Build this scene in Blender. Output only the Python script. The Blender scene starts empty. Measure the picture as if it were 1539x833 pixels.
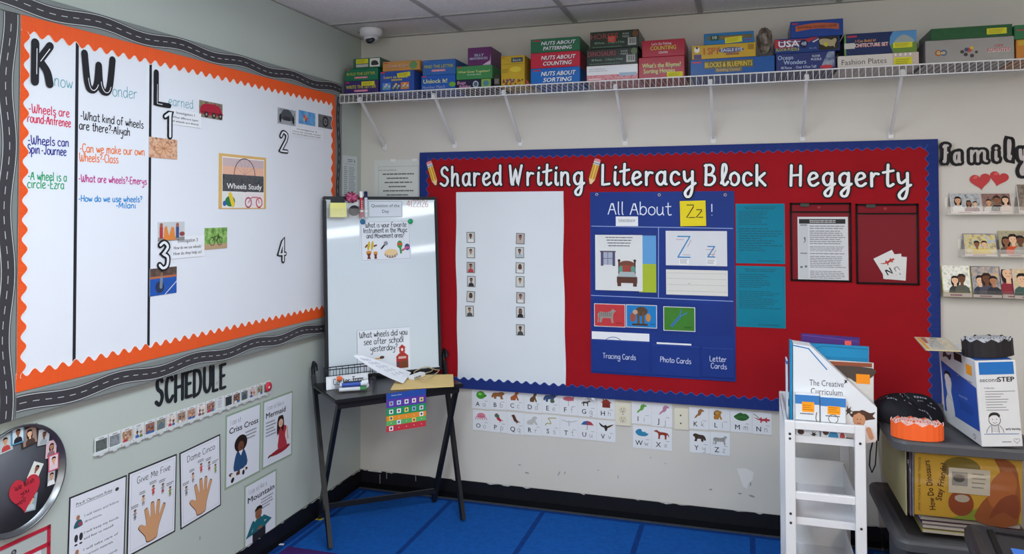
import bpy, bmesh, math, random
from mathutils import Vector, Matrix
SC = bpy.context.scene
COL = SC.collection
RND = random.Random(7)
# ------------------------------------------------------------------ camera
F, PPX, PPY = 1137.15, 769.5, 288.25
YAW, PITCH, ROLL = 0.2993, 0.0223, -0.0025
CAM = Vector((2.0173, -3.725, 1.5011))
_f = Vector((-math.sin(YAW)*math.cos(PITCH), math.cos(YAW)*math.cos(PITCH), math.sin(PITCH)))
_r0 = Vector((math.cos(YAW), math.sin(YAW), 0)); _u0 = _r0.cross(_f)
_r = math.cos(ROLL)*_r0 + math.sin(ROLL)*_u0
_u = -math.sin(ROLL)*_r0 + math.cos(ROLL)*_u0
cd = bpy.data.cameras.new('camera'); co = bpy.data.objects.new('camera', cd); COL.objects.link(co)
co.matrix_world = Matrix(((_r.x, _u.x, -_f.x, CAM.x), (_r.y, _u.y, -_f.y, CAM.y), (_r.z, _u.z, -_f.z, CAM.z), (0, 0, 0, 1)))
cd.sensor_fit = 'HORIZONTAL'; cd.sensor_width = 36; cd.lens = F/1539*36; cd.shift_y = (PPY-416.5)/1539
cd.clip_start = 0.02; cd.clip_end = 60
SC.camera = co
# ------------------------------------------------------------------ exposure, world, lamps
SC.view_settings.view_transform = 'Standard'; SC.view_settings.look = 'None'
SC.view_settings.gamma = 1; SC.view_settings.use_curve_mapping = False
SC.view_settings.exposure = -0.17
wd = bpy.data.worlds.new('world'); SC.world = wd; wd.use_nodes = True
wd.node_tree.nodes['Background'].inputs[0].default_value = (0.75, 0.87, 1, 1)
wd.node_tree.nodes['Background'].inputs[1].default_value = 0.2
LAMPS = [(1.45, -1.85, 0.61, 4, 165, 16), (1.45, -4.0, 0.61, 18, 180, 22), (3.6, -1.9, 0.61, 1.5, 165, 5), (3.7, -4.0, 0.61, 14, 180, 14), (5.65, -2.55, 0.61, 4, 165, 14), (6.75, -4.7, 0.61, 6, 165, 14), (10.2, -5.0, 0.45, 4, 165, 14)]   # x, y, half-length, watts
FILL_W = 76; FILL_TILT = 16       # daylight added behind the camera to brighten walls and ceiling
LAMP_COL = [(0.90, 0.955, 1.0), (0.88, 0.95, 1.0), (1.0, 0.92, 0.82), (1.0, 0.90, 0.80), (.97, .98, 1), (.97, .98, 1), (.97, .98, 1)]

def at(px, py, x=None, y=None, z=None, d=None, pl=None):
    v = _f + _r*((px-PPX)/F) - _u*((py-PPY)/F)
    if x is not None: t = (x-CAM.x)/v.x
    elif y is not None: t = (y-CAM.y)/v.y
    elif z is not None: t = (z-CAM.z)/v.z
    elif pl is not None: t = (pl[0]-CAM).dot(pl[1])/v.dot(pl[1])
    else: t = d
    return CAM + v*t
def bw(px, py, off=0.0):
    p = at(px, py, y=-off); return p.x, p.z
def lw(px, py, off=0.0):
    p = at(px, py, x=off); return p.y, p.z
# ------------------------------------------------------------------ materials
_mats = {}
def lin(c): return c/12.92 if c <= 0.04045 else ((c+0.055)/1.055)**2.4
def rgb(h):
    h = h.lstrip('#')
    if len(h) == 3: h = ''.join(a+a for a in h)
    return tuple(lin(int(h[i:i+2], 16)/255) for i in (0, 2, 4))
def M(col, rough=0.6, metal=0.0, noise=0.0, nscale=8.0, bump=0.0, bscale=200.0, trans=0.0, alpha=1.0, coat=0.0, wave=None, emit=0.0, det=2.0, spec=0.22):
    """a procedural material, cached by its settings"""
    key = (col, rough, metal, noise, nscale, bump, bscale, trans, alpha, coat, wave, emit, det, spec)
    if key in _mats: return _mats[key]
    m = bpy.data.materials.new('paint_'+str(len(_mats))); m.use_nodes = True
    nt = m.node_tree; b = nt.nodes['Principled BSDF']; c = rgb(col)
    b.inputs['Base Color'].default_value = (*c, 1); b.inputs['Roughness'].default_value = rough
    b.inputs['Metallic'].default_value = metal; b.inputs['Specular IOR Level'].default_value = spec
    if trans: b.inputs['Transmission Weight'].default_value = trans; b.inputs['IOR'].default_value = 1.1
    if alpha < 1: b.inputs['Alpha'].default_value = alpha
    if coat: b.inputs['Coat Weight'].default_value = coat; b.inputs['Coat Roughness'].default_value = 0.04
    if emit: b.inputs['Emission Color'].default_value = (*c, 1); b.inputs['Emission Strength'].default_value = emit
    tc = None
    if noise or bump or wave:
        tc = nt.nodes.new('ShaderNodeTexCoord')
    if noise:
        n = nt.nodes.new('ShaderNodeTexNoise'); n.inputs['Scale'].default_value = nscale; n.inputs['Detail'].default_value = det
        r = nt.nodes.new('ShaderNodeValToRGB')
        r.color_ramp.elements[0].position = 0.3; r.color_ramp.elements[1].position = 0.7
        r.color_ramp.elements[0].color = (*[v*(1-noise) for v in c], 1); r.color_ramp.elements[1].color = (*[min(1, v*(1+noise)) for v in c], 1)
        nt.links.new(tc.outputs['Object'], n.inputs['Vector']); nt.links.new(n.outputs['Fac'], r.inputs['Fac'])
        nt.links.new(r.outputs['Color'], b.inputs['Base Color'])
    if bump or wave:
        if wave:
            n2 = nt.nodes.new('ShaderNodeTexWave'); n2.bands_direction = wave[0]; n2.inputs['Scale'].default_value = wave[1]; o = n2.outputs['Fac']
        else:
            n2 = nt.nodes.new('ShaderNodeTexNoise'); n2.inputs['Scale'].default_value = bscale; n2.inputs['Detail'].default_value = 3; o = n2.outputs['Fac']
        nt.links.new(tc.outputs['Object'], n2.inputs['Vector'])
        bp = nt.nodes.new('ShaderNodeBump'); bp.inputs['Strength'].default_value = bump or 0.5; bp.inputs['Distance'].default_value = 0.002
        nt.links.new(o, bp.inputs['Height']); nt.links.new(bp.outputs['Normal'], b.inputs['Normal'])
    _mats[key] = m
    return m
def FILMM(gloss=0.05, tint='#fdfdfd'):
    key = ('film', gloss, tint)
    if key in _mats: return _mats[key]
    m = bpy.data.materials.new('clear_film_'+str(len(_mats))); m.use_nodes = True; nt = m.node_tree; nt.nodes.remove(nt.nodes['Principled BSDF'])
    a = nt.nodes.new('ShaderNodeBsdfTransparent'); a.inputs[0].default_value = (*rgb(tint), 1); g = nt.nodes.new('ShaderNodeBsdfGlossy'); g.inputs['Roughness'].default_value = .12
    fz = nt.nodes.new('ShaderNodeFresnel'); fz.inputs['IOR'].default_value = 1.35; ad = nt.nodes.new('ShaderNodeMath'); ad.operation = 'ADD'; ad.inputs[1].default_value = gloss
    x = nt.nodes.new('ShaderNodeMixShader'); ml = nt.nodes.new('ShaderNodeMath'); ml.operation = 'MULTIPLY'; ml.inputs[1].default_value = .06; nt.links.new(fz.outputs[0], ml.inputs[0]); nt.links.new(ml.outputs[0], ad.inputs[0]); nt.links.new(ad.outputs[0], x.inputs[0]); nt.links.new(a.outputs[0], x.inputs[1]); nt.links.new(g.outputs[0], x.inputs[2]); nt.links.new(x.outputs[0], nt.nodes['Material Output'].inputs[0])
    _mats[key] = m
    return m
# ------------------------------------------------------------------ stroke alphabet (hand-drawn letters): x-height 10, capitals 16
GL = {
'a': (10, "8,8.5 5,10 1.6,7.8 1.3,2.8 4,0 7,2 8,5|8.2,10 8,4 8.3,1 9.6,.3"), 'b': (10, "1.5,16 1.5,0|1.5,6 4,10 8,8.5 8.3,3 5,0 1.5,2"),
'c': (9, "8,8 5,10 1.7,8 1.2,3 4,0 8,1.5"), 'd': (10, "8,8 5,10 1.5,7.5 1.2,3 4,0 7,2 8,5|8.3,16 8.2,3 9.2,0"),
'e': (9.5, "1.5,4.5 6,5.8 8,7.5 6.2,10 3,9.3 1.2,5 2.5,1 5.5,0 8.8,2"), 'f': (8, "8,14.5 6,16 4,14 4,0|1,9 7,9"),
'g': (10, "8,8.5 5,10 1.6,7.5 1.6,3 4,.5 7,2 8,6|8.3,10 8.3,-3 6,-7 2,-6 1.2,-3.5"), 'h': (10, "1.5,16 1.5,0|1.5,5 4,9.5 7,9.5 7.6,6 7.6,1.5 9,0"),
'i': (4.5, "2,10 2,2 3.4,0|1.9,13.6 2.2,14"), 'j': (6, "4,10 4,-4 2,-7 0,-6|4,13.6 4.2,14"), 'k': (9, "1.5,16 1.5,0|7.5,10 1.5,4|3,5.5 8,0"),
'l': (4.5, "2,16 2,2 3.6,0"), 'm': (13.5, "1.5,10 1.5,0|1.5,6 3.5,9.8 5.8,9 6,0|6,6 8.2,9.8 10.6,9 10.8,1.5 12.3,0"),
'n': (10, "1.5,10 1.5,0|1.5,6 4,9.8 7,9.3 7.6,6 7.6,1.5 9,0"), 'o': (9.5, "5,10 1.6,8 1.3,2.5 4.8,0 8.2,2.5 8.2,7.5 5,10"),
'p': (10, "1.5,10 1.5,-7|1.5,7 4.5,10 8,8 8,2.5 4.8,0 1.5,2.5"), 'q': (10, "8,8 5,10 1.5,7.5 1.2,3 4,0 7,2 8,5|8.2,10 8.2,-7"),
'r': (8, "1.5,10 1.5,0|1.5,6 4,9.5 7,9.3"), 's': (8.5, "7.5,8.5 4.5,10 2,8 4,5.5 7,4 7.3,1.5 4.5,0 1.2,1.2"), 't': (8, "4,15 4,3 5.5,0 8,1|.8,10 7.5,10.5"),
'u': (10, "1.5,10 1.5,3 4,0 7,2 8,5|8,10 8,2 9.4,0"), 'v': (9, "1,10! 4.5,0! 8,10"), 'w': (12, "1,10! 3.5,0! 6,8! 8.5,0! 11,10"), 'x': (9, "1.5,10 8,0|8,10 1.2,0"),
'y': (10, "1.5,10 1.6,5 4,3 7.5,5.5|8,10 8,-3 6,-7 2,-5.5"), 'z': (9, "1.5,10! 8,10! 1.2,0! 8.3,0"),
'A': (11, ".8,0! 5.5,16! 10.2,0|2.5,6 8.5,6"), 'B': (11, "2,16 2,0|2,16 8,15 8,9.5 2,8.5|2,8.5 9,7.5 9,1 2,0"), 'C': (11, "9.5,13 6.5,16 2.5,13.5 1.5,7 3,1.5 6.5,0 10,2.5"),
'D': (12, "2,16 2,0|2,16 8,14.5 10,8 8,1.5 2,0"), 'E': (10, "9,16! 2,16! 2,0! 9,0|2,8.3 7.5,8.3"), 'F': (10, "9.5,16! 2,15.5! 2,0|2,8.3 7.5,8.3"), 'G': (12, "9.5,13 6.5,16 2.5,13.5 1.5,7 3,1.5 6.5,0 10,2.5! 10,7! 6.5,7"),
'H': (12, "2,16 2,0|10,16 10,0|2,8 10,8"), 'I': (5, "2.5,16 2.5,0"), 'J': (10, "7,16 7,4 4.5,0 1.5,3|3.5,16 10,16"), 'K': (11, "2,16 2,0|9.5,16 2.5,7|4.2,9 8,5 9.5,0"),
'L': (9.5, "2,16! 2,0! 9,0"), 'M': (14, "2,0! 2.5,16! 7,4! 11.5,16! 12,0"), 'N': (12, "2,0! 2,16! 10,0! 10,16"), 'O': (12, "6,16 2,13 1.5,6 4,.5 8,.5 10.5,6 10,13 6,16"), 'P': (10, "2,16 2,0|2,16 8,15 8.5,9.5 2,7.5"), 'R': (11, "2,16 2,0|2,16 8,15 8.5,9.5 2,8|4,8 9.5,0"), 'Y': (10, "1,16 5,8 9,16|5,8 5,0"), 'S': (10.5, "9,13.5 6,16 2.5,13.5 3.5,9.5 8,7 9.3,3.5 6,0 1.2,2"),
'T': (11, "5.5,16 5.5,0|1,16 10,16"), 'U': (12, "2,16 2,4 6,0 10,4 10,16"), 'W': (16, "1.5,16 3,3 5,0 7.2,3 8,12|8,12 8.8,3 11,0 13.2,3 14.5,16"), 'Z': (10, "1.5,16! 9,16! 1.2,0! 9.3,0"),
'1': (6, "1.5,13! 4,16! 4,0"), '2': (9, "1.5,12.5 4,16 7.8,14 7,9.5! 1.2,0! 8.2,0"), '3': (9, "1.5,14.5 5,16 8,13 4,8.8! 8,6.5 7.5,1.5 4,0 1,2"), '4': (10, "6.5,0! 6.5,16! 1,5! 9.5,5"),
'6': (9, "7,15 3,11 1.4,5 3,.5 6.5,.5 8,4 5.5,7.5 2,5"), '?': (8, "1.3,12.5 4,16 7.2,13 4.2,8! 4.2,5|4.2,.8 4.3,0"), '-': (6, ".8,6 5.2,6"), '.': (3.5, "1.6,.5 1.8,.2"), '/': (4, "2,16 2,-1"),
'!': (5, "2.5,16 2.5,5|2.5,.8 2.5,.2"), '&': (11, "10,0 3,11 4,15 7,14 6,10 1.5,5 3,0 7,1 9.5,6"), ' ': (6, ""),
}
BR = dict(GL)     # brush capitals with looped tails for the cut-out lettering
BR['g'] = (10.5, "8,8.5 5,10 1.6,7.5 1.6,3 4,.5 7,2 8,6|8.3,10 8.2,-2 6.5,-7.5 3.5,-8 2.3,-5.5 5,-2.5 10.5,1.5")
BR['y'] = (11, "1.3,10 1.8,4.5 4,2.5 7.5,5|8.5,10 8.3,-2 6.5,-8.5 3.5,-9.5 2,-6.5 5,-2.8 11,1")
BR['L'] = (9.5, "2.6,16 2.2,0! 2.2,0 8.6,.8"); BR['W'] = (14, "1.2,16 2.6,2 3.6,0! 6.8,13! 9,0! 12.8,16")
BR['B'] = (11.5, "2.2,16 1.8,0|1,15.5 6.5,16 9,13 7,9 2.5,8.3|2.5,8.3 9,7 9.6,3 6,0 1,.4"); BR['H'] = (12.5, "2.6,16 2,0|10.2,15.5 9.8,0|2.2,8 10,8.4")
BR['l'] = (7, "1.6,1.5 6,11 5.6,16 3.4,16 2.6,10 3,2 5,0 7.6,2.4"); BR['F'] = (12, "1,14.5 4,16 11,15.6|5,15.5 4.2,6 2.6,0 .2,.4|4.3,8.4 9.4,8.8"); BR['i'] = (5, "2.2,10 2,2.2 3.6,0 5.2,1.6|2.6,13.8 2.8,14.2")
BR['t'] = (8.6, "4.6,16.5 4,3 5.4,0 8.4,1.6|.6,10.6 8.6,12"); BR['k'] = (10, "1.8,16 1.6,0|8.6,9.6 2,4.6|3.2,5.4 9,0")
def _cat(p, n=5):
    if len(p) < 3: return p
    o = []
    for i in range(len(p)-1):
        a, b, c, d = p[max(i-1, 0)], p[i], p[i+1], p[min(i+2, len(p)-1)]
        if (b-c).length < 1e-7: continue
        for k in range(n):
            t = k/n
            o.append(0.5*((2*b)+(c-a)*t+(2*a-5*b+4*c-d)*t*t+(3*b-a-3*c+d)*t**3))
    o.append(p[-1]); return o
def glyph(ch, tab=GL):
    adv, s = tab.get(ch, GL[' ']); out = []
    for st in [q for q in s.split('|') if q]:
        pts = []
        for t in st.split():
            d = t.endswith('!'); xx, yy = t.rstrip('!').split(',')
            v = Vector((float(xx), float(yy))); pts += [v, v] if d else [v]
        out.append(_cat(pts))
    return adv, out
# ------------------------------------------------------------------ printed text outlines from the built-in font
_txt = {}
def text_mesh(s, bold=0.0, shear=0.0):
    k = (s, bold, shear)
    if k not in _txt:
        c = bpy.data.curves.new('t', 'FONT'); c.body = s; c.size = 1; c.offset = bold; c.shear = shear; c.resolution_u = 2; c.fill_mode = 'FRONT'
        o = bpy.data.objects.new('t', c); COL.objects.link(o)
        dg = bpy.context.evaluated_depsgraph_get(); me = o.evaluated_get(dg).to_mesh()
        v = [(q.co.x, q.co.y) for q in me.vertices]; f = [tuple(p.vertices) for p in me.polygons]
        o.evaluated_get(dg).to_mesh_clear(); bpy.data.objects.remove(o); bpy.data.curves.remove(c)
        xs = [a for a, _ in v] or [0]; ys = [a for _, a in v] or [0]
        _txt[k] = (v, f, min(xs), max(xs), min(ys), max(ys))
    return _txt[k]
# ------------------------------------------------------------------ mesh builder
EPS = 0.00025
class Mb:
    def __init__(s, w=1, h=1, t=0.0):
        s.v = []; s.f = []; s.m = []; s.mat = []; s.w = w; s.h = h; s.t = t; s.X = None; s.rough = 0.6; s.smooth = []; s.jn = 0
    def mi(s, c):
        m = M(c, s.rough) if isinstance(c, str) else c
        if m not in s.mat: s.mat.append(m)
        return s.mat.index(m)
    def add(s, vs, fs, c, smooth=False):
        o = len(s.v); k = s.mi(c)
        if s.X is not None: vs = [s.X @ Vector(q) for q in vs]
        s.v += [tuple(q) for q in vs]
        for f in fs: s.f.append(tuple(i+o for i in f)); s.m.append(k); s.smooth.append(smooth)
    # --- solids
    def box(s, a, b, c):
        x0, y0, z0 = a; x1, y1, z1 = b
        s.add([(x0, y0, z0), (x1, y0, z0), (x1, y1, z0), (x0, y1, z0), (x0, y0, z1), (x1, y0, z1), (x1, y1, z1), (x0, y1, z1)],
              [(0, 3, 2, 1), (4, 5, 6, 7), (0, 1, 5, 4), (1, 2, 6, 5), (2, 3, 7, 6), (3, 0, 4, 7)], c)
    def rbox(s, a, b, c, r=0.004, seg=2):
        bm = bmesh.new(); bmesh.ops.create_cube(bm, size=1)
        ce = [(a[i]+b[i])/2 for i in range(3)]; sz = [abs(b[i]-a[i]) for i in range(3)]
        for v in bm.verts: v.co = Vector([ce[i]+v.co[i]*sz[i] for i in range(3)])
        bmesh.ops.bevel(bm, geom=list(bm.edges), offset=min(r, min(sz)*0.45), segments=seg, affect='EDGES')
        bm.verts.index_update()
        s.add([tuple(v.co) for v in bm.verts], [tuple(v.index for v in f.verts) for f in bm.faces], c, False); bm.free()
    def prism(s, pts, z0, z1, c):
        n = len(pts)
        area = sum(pts[i][0]*pts[(i+1) % n][1]-pts[(i+1) % n][0]*pts[i][1] for i in range(n))
        if area < 0: pts = pts[::-1]
        s.add([(p[0], p[1], z0) for p in pts]+[(p[0], p[1], z1) for p in pts],
              [tuple(range(n-1, -1, -1)), tuple(range(n, 2*n))]+[(i, (i+1) % n, n+(i+1) % n, n+i) for i in range(n)], c)
    def tube(s, pts, r, c, n=8, cap=True):
        pts = [Vector(p) for p in pts]; rs = r if isinstance(r, (list, tuple)) else [r]*len(pts)
        vs = []; fs = []; prev = None
        for i, p in enumerate(pts):
            d = (pts[min(i+1, len(pts)-1)]-pts[max(i-1, 0)]).normalized()
            if prev is None:
                a = d.orthogonal().normalized()
            else:
                a = (prev-d*prev.dot(d)).normalized()
            prev = a; b = d.cross(a)
            vs += [p+(a*math.cos(2*math.pi*k/n)+b*math.sin(2*math.pi*k/n))*rs[i] for k in range(n)]
        for i in range(len(pts)-1):
            for k in range(n): fs.append((i*n+k, i*n+(k+1) % n, (i+1)*n+(k+1) % n, (i+1)*n+k))
        s.add(vs, fs, c, True)
        if cap: s.add(vs[:n], [tuple(range(n-1, -1, -1))], c); s.add(vs[-n:], [tuple(range(n))], c)
    def bar(s, p, q, wa, wb, c, side=None):
        """a bar of rectangular section from p to q"""
        p, q = Vector(p), Vector(q); d = (q-p).normalized(); a = Vector(side) if side else d.orthogonal()
        a = (a-d*a.dot(d)).normalized(); b = d.cross(a)
        vs = [e+a*(i*wa/2)+b*(j*wb/2) for e in (p, q) for i, j in ((-1, -1), (1, -1), (1, 1), (-1, 1))]
        s.add(vs, [(0, 3, 2, 1), (4, 5, 6, 7), (0, 1, 5, 4), (1, 2, 6, 5), (2, 3, 7, 6), (3, 0, 4, 7)], c)
    def lathe(s, prof, c, n=40, cx=0, cy=0, cap=True):
        vs = []; fs = []
        for r, z in prof: vs += [(cx+r*math.cos(2*math.pi*k/n), cy+r*math.sin(2*math.pi*k/n), z) for k in range(n)]
        for i in range(len(prof)-1):
            for k in range(n): fs.append((i*n+k, i*n+(k+1) % n, (i+1)*n+(k+1) % n, (i+1)*n+k))
        s.add(vs, fs, c, True)
        if cap: s.add(vs[-n:], [tuple(range(n))], c); s.add(vs[:n], [tuple(range(n-1, -1, -1))], c)
    # --- flat print on the face z = t (local metres); lay stacks inks
    def z(s, lay): s.jn = (s.jn+1) % 29; return s.t+EPS*lay+s.jn*5e-6      # inks of one layer never lie in quite the same plane
    def poly(s, pts, c, lay=1):
        n = len(pts); a = sum(pts[i][0]*pts[(i+1) % n][1]-pts[(i+1) % n][0]*pts[i][1] for i in range(n))
        if a < 0: pts = pts[::-1]
        zp = s.z(lay); s.add([(p[0], p[1], zp) for p in pts], [tuple(range(n))], c)
    def rect(s, x0, y0, x1, y1, c, lay=1): s.poly([(x0, y0), (x1, y0), (x1, y1), (x0, y1)], c, lay)
    def ell(s, cx, cy, rx, ry, c, lay=1, n=18, rot=0):
        cr, sr = math.cos(rot), math.sin(rot)
        s.poly([(cx+rx*math.cos(2*math.pi*k/n)*cr-ry*math.sin(2*math.pi*k/n)*sr, cy+rx*math.cos(2*math.pi*k/n)*sr+ry*math.sin(2*math.pi*k/n)*cr) for k in range(n)], c, lay)
    def frame(s, x0, y0, x1, y1, b, c, lay=1):
        s.rect(x0, y0, x1, y0+b, c, lay); s.rect(x0, y1-b, x1, y1, c, lay); s.rect(x0, y0+b, x0+b, y1-b, c, lay); s.rect(x1-b, y0+b, x1, y1-b, c, lay)
    def rib(s, pts, w, c, lay=1, zz=None, th=None, var=0.0, caps=True):
        """a brush or pen stroke of width w; th gives it thickness (a cut-out)"""
        pts = [Vector((p[0], p[1])) for p in pts]
        q = [pts[0]]
        for p in pts[1:]:
            if (p-q[-1]).length > 1e-6: q.append(p)
        if len(q) == 1: q.append(q[0]+Vector((w*0.02, 0)))
        z1 = s.t+EPS*lay if zz is None else zz
        L = []; R = []
        for i, p in enumerate(q):
            d = (q[min(i+1, len(q)-1)]-q[max(i-1, 0)])
            if d.length < 1e-9: d = Vector((1, 0))
            d.normalize(); nn = Vector((-d.y, d.x)); ww = w/2*(1+var*(abs(d.y)-0.6))
            d1 = (q[i]-q[i-1]).normalized() if i else d; d2 = (q[i+1]-q[i]).normalized() if i < len(q)-1 else d
            cc = max(0.6, d1.dot(d)); L.append(p+nn*ww/cc); R.append(p-nn*ww/cc)
        loops = [[L[i], R[i], R[i+1], L[i+1]] for i in range(len(q)-1)]
        if caps:
            ends = [(q[0], (L[0]-R[0]).length/2), (q[-1], (L[-1]-R[-1]).length/2)]
            loops += [[p+Vector((math.cos(k*math.pi/5), math.sin(k*math.pi/5)))*r for k in range(10)] for p, r in ends]
        for lp in loops:
            pp = [(a.x, a.y) for a in lp]; s.jn = (s.jn+1) % 29; zj = z1+s.jn*5e-6
            if th: s.prism(pp, z1-th, zj, c)
            else:
                a = sum(pp[i][0]*pp[(i+1) % len(pp)][1]-pp[(i+1) % len(pp)][0]*pp[i][1] for i in range(len(pp)))
                if a < 0: pp = pp[::-1]
                s.add([(a[0], a[1], zj) for a in pp], [tuple(range(len(pp)))], c)
    def hand(s, st, x0, y0, x1, y1, xh, w, c, lay=1, tab=GL):
        """handwriting along a base line; xh = height of an x"""
        tot = sum(GL.get(ch, GL[' '])[0] for ch in st); d = Vector((x1-x0, y1-y0)); kx = d.length/tot; ky = xh/10
        e = d.normalized(); n = Vector((-e.y, e.x)); cur = 0; o = Vector((x0, y0))
        for ch in st:
            adv, ss = glyph(ch, tab)
            for p in ss: s.rib([o+e*((cur+a.x)*kx)+n*(a.y*ky) for a in p[::2]+([p[-1]] if len(p) % 2 == 0 else [])], w, c, lay, caps=False)
            cur += adv
    def text(s, st, x, y, h, c, lay=1, al='c', w=None, bold=0.0, shear=0.0, rot=0.0):
        """printed text, h = capital height, base line at y; w = forced overall width"""
        v, f, a, b, lo, hi = text_mesh(st, 0.0, shear)
        if not v: return
        if bold:
            for dx, dy in ((-bold*1.2, 0), (bold*1.2, 0), (0, bold*.8), (0, -bold*.8)): s.text(st, x+dx*h, y+dy*h, h, c, lay, al, w, 0.0, shear, rot)
        k = h/0.70; kx = k if w is None else w/max(b-a, 1e-6)
        ox = x-(a*kx if al == 'l' else (a+b)/2*kx if al == 'c' else b*kx)
        cr, sr = math.cos(rot), math.sin(rot)
        zt = s.z(lay); s.add([(x+(ox+p*kx-x)*cr-q*k*sr, y+(ox+p*kx-x)*sr+q*k*cr, zt) for p, q in v], f, c)
    def lines(s, x0, y0, x1, y1, n, c, lay=1, fill=0.45, seed=1, al='l', short=0.3):
        """n lines of print too small to read"""
        r = random.Random(seed); dy = (y1-y0)/n
        for i in range(n):
            L = (x1-x0)*(1-r.random()*short); a = x0 if al == 'l' else (x0+x1-L)/2; yy = y1-dy*(i+0.5); e = a+L
            while a < e:
                ww = min((x1-x0)*(0.05+0.12*r.random()), e-a)
                s.rect(a, yy-dy*fill/2, a+ww*0.88, yy+dy*fill/2, c, lay); a += ww
    def sheet(s, c, r=0.0):
        s.box((0, 0, 0), (s.w, s.h, s.t), c)
    def build(s, name, mtx=None, parent=None, label=None, cat=None, group=None, kind=None, bevel=0):
        me = bpy.data.meshes.new(name); me.from_pydata(s.v, [], s.f)
        for m in s.mat: me.materials.append(m)
        me.polygons.foreach_set('material_index', s.m); me.polygons.foreach_set('use_smooth', s.smooth); me.update()
        o = bpy.data.objects.new(name, me); COL.objects.link(o)
        if parent is not None: o.parent = parent
        if mtx is not None: o.matrix_local = mtx
        if bevel:
            b = o.modifiers.new('bevel', 'BEVEL'); b.width = bevel; b.segments = 2; b.limit_method = 'ANGLE'
        tag(o, label, cat, group, kind)
        return o
def tag(o, label=None, cat=None, group=None, kind=None):
    for k, v in (('label', label), ('category', cat), ('group', group), ('kind', kind)):
        if v: o[k] = v
    return o
def empty(name, mtx, label, cat, group=None):
    o = bpy.data.objects.new(name, None); o.empty_display_size = 0.05; COL.objects.link(o); o.matrix_world = mtx
    return tag(o, label, cat, group)
def fr(o, u, v):
    """a frame: local x along u, local y along v, local z out of the face"""
    u = Vector(u).normalized(); n = u.cross(Vector(v)).normalized(); v = n.cross(u); o = Vector(o)
    return Matrix(((u.x, v.x, n.x, o.x), (u.y, v.y, n.y, o.y), (u.z, v.z, n.z, o.z), (0, 0, 0, 1)))
def FB(x, z, off=0.0, rot=0.0):      # on the back wall
    return fr((x, -off, z), (math.cos(rot), 0, math.sin(rot)), (-math.sin(rot), 0, math.cos(rot)))
def FL(y, z, off=0.0, rot=0.0):      # on the left wall
    return fr((off, y, z), (0, math.cos(rot), math.sin(rot)), (0, -math.sin(rot), math.cos(rot)))
def onback(tl, br, off=0.0, rot=0.0):
    """frame at the lower left corner and size of an upright thing on the back wall seen between two pixels"""
    a, b = bw(*tl, off), bw(*br, off); w, h = b[0]-a[0], a[1]-b[1]
    c, s = math.cos(rot), math.sin(rot)
    cx, cz = (a[0]+b[0])/2, (a[1]+b[1])/2
    return FB(cx-(w/2*c-h/2*s), cz-(w/2*s+h/2*c), off, rot), w, h
def onleft(tl, br, off=0.0, rot=0.0):
    a, b = lw(*tl, off), lw(*br, off); w, h = b[0]-a[0], a[1]-b[1]
    c, s = math.cos(rot), math.sin(rot)
    cx, cz = (a[0]+b[0])/2, (a[1]+b[1])/2
    return FL(cx-(w/2*c-h/2*s), cz-(w/2*s+h/2*c), off, rot), w, h
# ------------------------------------------------------------------ the room
RX, RY, RZ = 11.6, -5.75, 2.44
def plain(name, a, b, mat):
    q = Mb(); q.box(a, b, mat); return q.build(name, kind='structure')
wl = M('#b3bcb5', 0.55, noise=0.03, nscale=1.6, bump=0.08, bscale=60)
wb = M('#c8c5be', 0.5, noise=0.03, nscale=2.2, bump=0.08, bscale=60)
q = Mb(); q.box((-0.12, RY, -0.02), (0, 0, RZ+0.02), wl)
for i in range(14): q.X = FL(-RND.random()*2.6, 0.15+RND.random()*2.2, 0); q.t = 0.0002; q.ell(0, 0, 0.004+RND.random()*0.006, 0.002+0.004*RND.random(), '#98a19b', rot=RND.random()*3)
q.build('wall_left', kind='structure')
q = Mb(); q.box((-0.12, 0, -0.02), (RX, 0.12, RZ+0.02), wb)
q.t = 0.0002                                     # scuffs and a patch of peeled paint low on the wall
def scuff(px, py, rx, ry, rot, c, lay=1):
    x, z = bw(px, py); q.X = FB(x, z); q.ell(0, 0, rx, ry, c, lay, 10, rot)
for a in [(792, 711, .012, .004, -.1), (781, 699, .008, .003, 0), (1112, 742, .009, .004, 0), (1130, 746, .014, .005, -.2), (1128, 728, .003, .011, -.2), (1068, 736, .008, .004, .3), (929, 717, .002, .01, .1), (840, 712, .003, .014, -.5), (849, 711, .003, .008, -.3), (899, 707, .006, .002, .4), (1000, 697, .004, .002, 0), (978, 688, .003, .003, 0)]:
    scuff(*a, '#8f8f92')
x, z = bw(1121, 722); q.X = FB(x, z); q.poly([(-.04, .05), (.0, .055), (.035, .04), (.03, .005), (.012, -.01), (.004, -.04), (-.012, -.03), (-.03, .02)], '#d6d4d2')
q.build('wall_back', kind='structure')
plain('wall_right', (RX, RY, -0.02), (RX+0.12, 0.12, RZ+0.02), wb)
q = Mb()
for a, b in (((-.12, -.02), (.6, RZ+.02)), ((5.0, -.02), (RX+.12, RZ+.02)), ((.6, -.02), (5.0, .85)), ((.6, 2.15), (5.0, RZ+.02))): q.box((a[0], RY-.12, a[1]), (b[0], RY, b[1]), wb)  # opening left for the added fill lamp
q.build('wall_front', kind='structure')
q = Mb()
for xx in (.6, 2.04, 3.5, 4.94): q.box((xx, RY-.09, .85), (xx+.06, RY-.04, 2.15), '#e0e0de')
for zz in (.85, 2.09): q.box((.6, RY-.09, zz), (5.0, RY-.04, zz+.06), '#e0e0de')
q.build('added_window', kind='structure')  # invented unseen window, added to carry the fill lamp
wl_ = bpy.data.lights.new('fill_light', 'AREA'); wl_.shape = 'RECTANGLE'; wl_.size = 4.3; wl_.size_y = 1.25; wl_.energy = FILL_W; wl_.color = (1, .965, .915)
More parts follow.
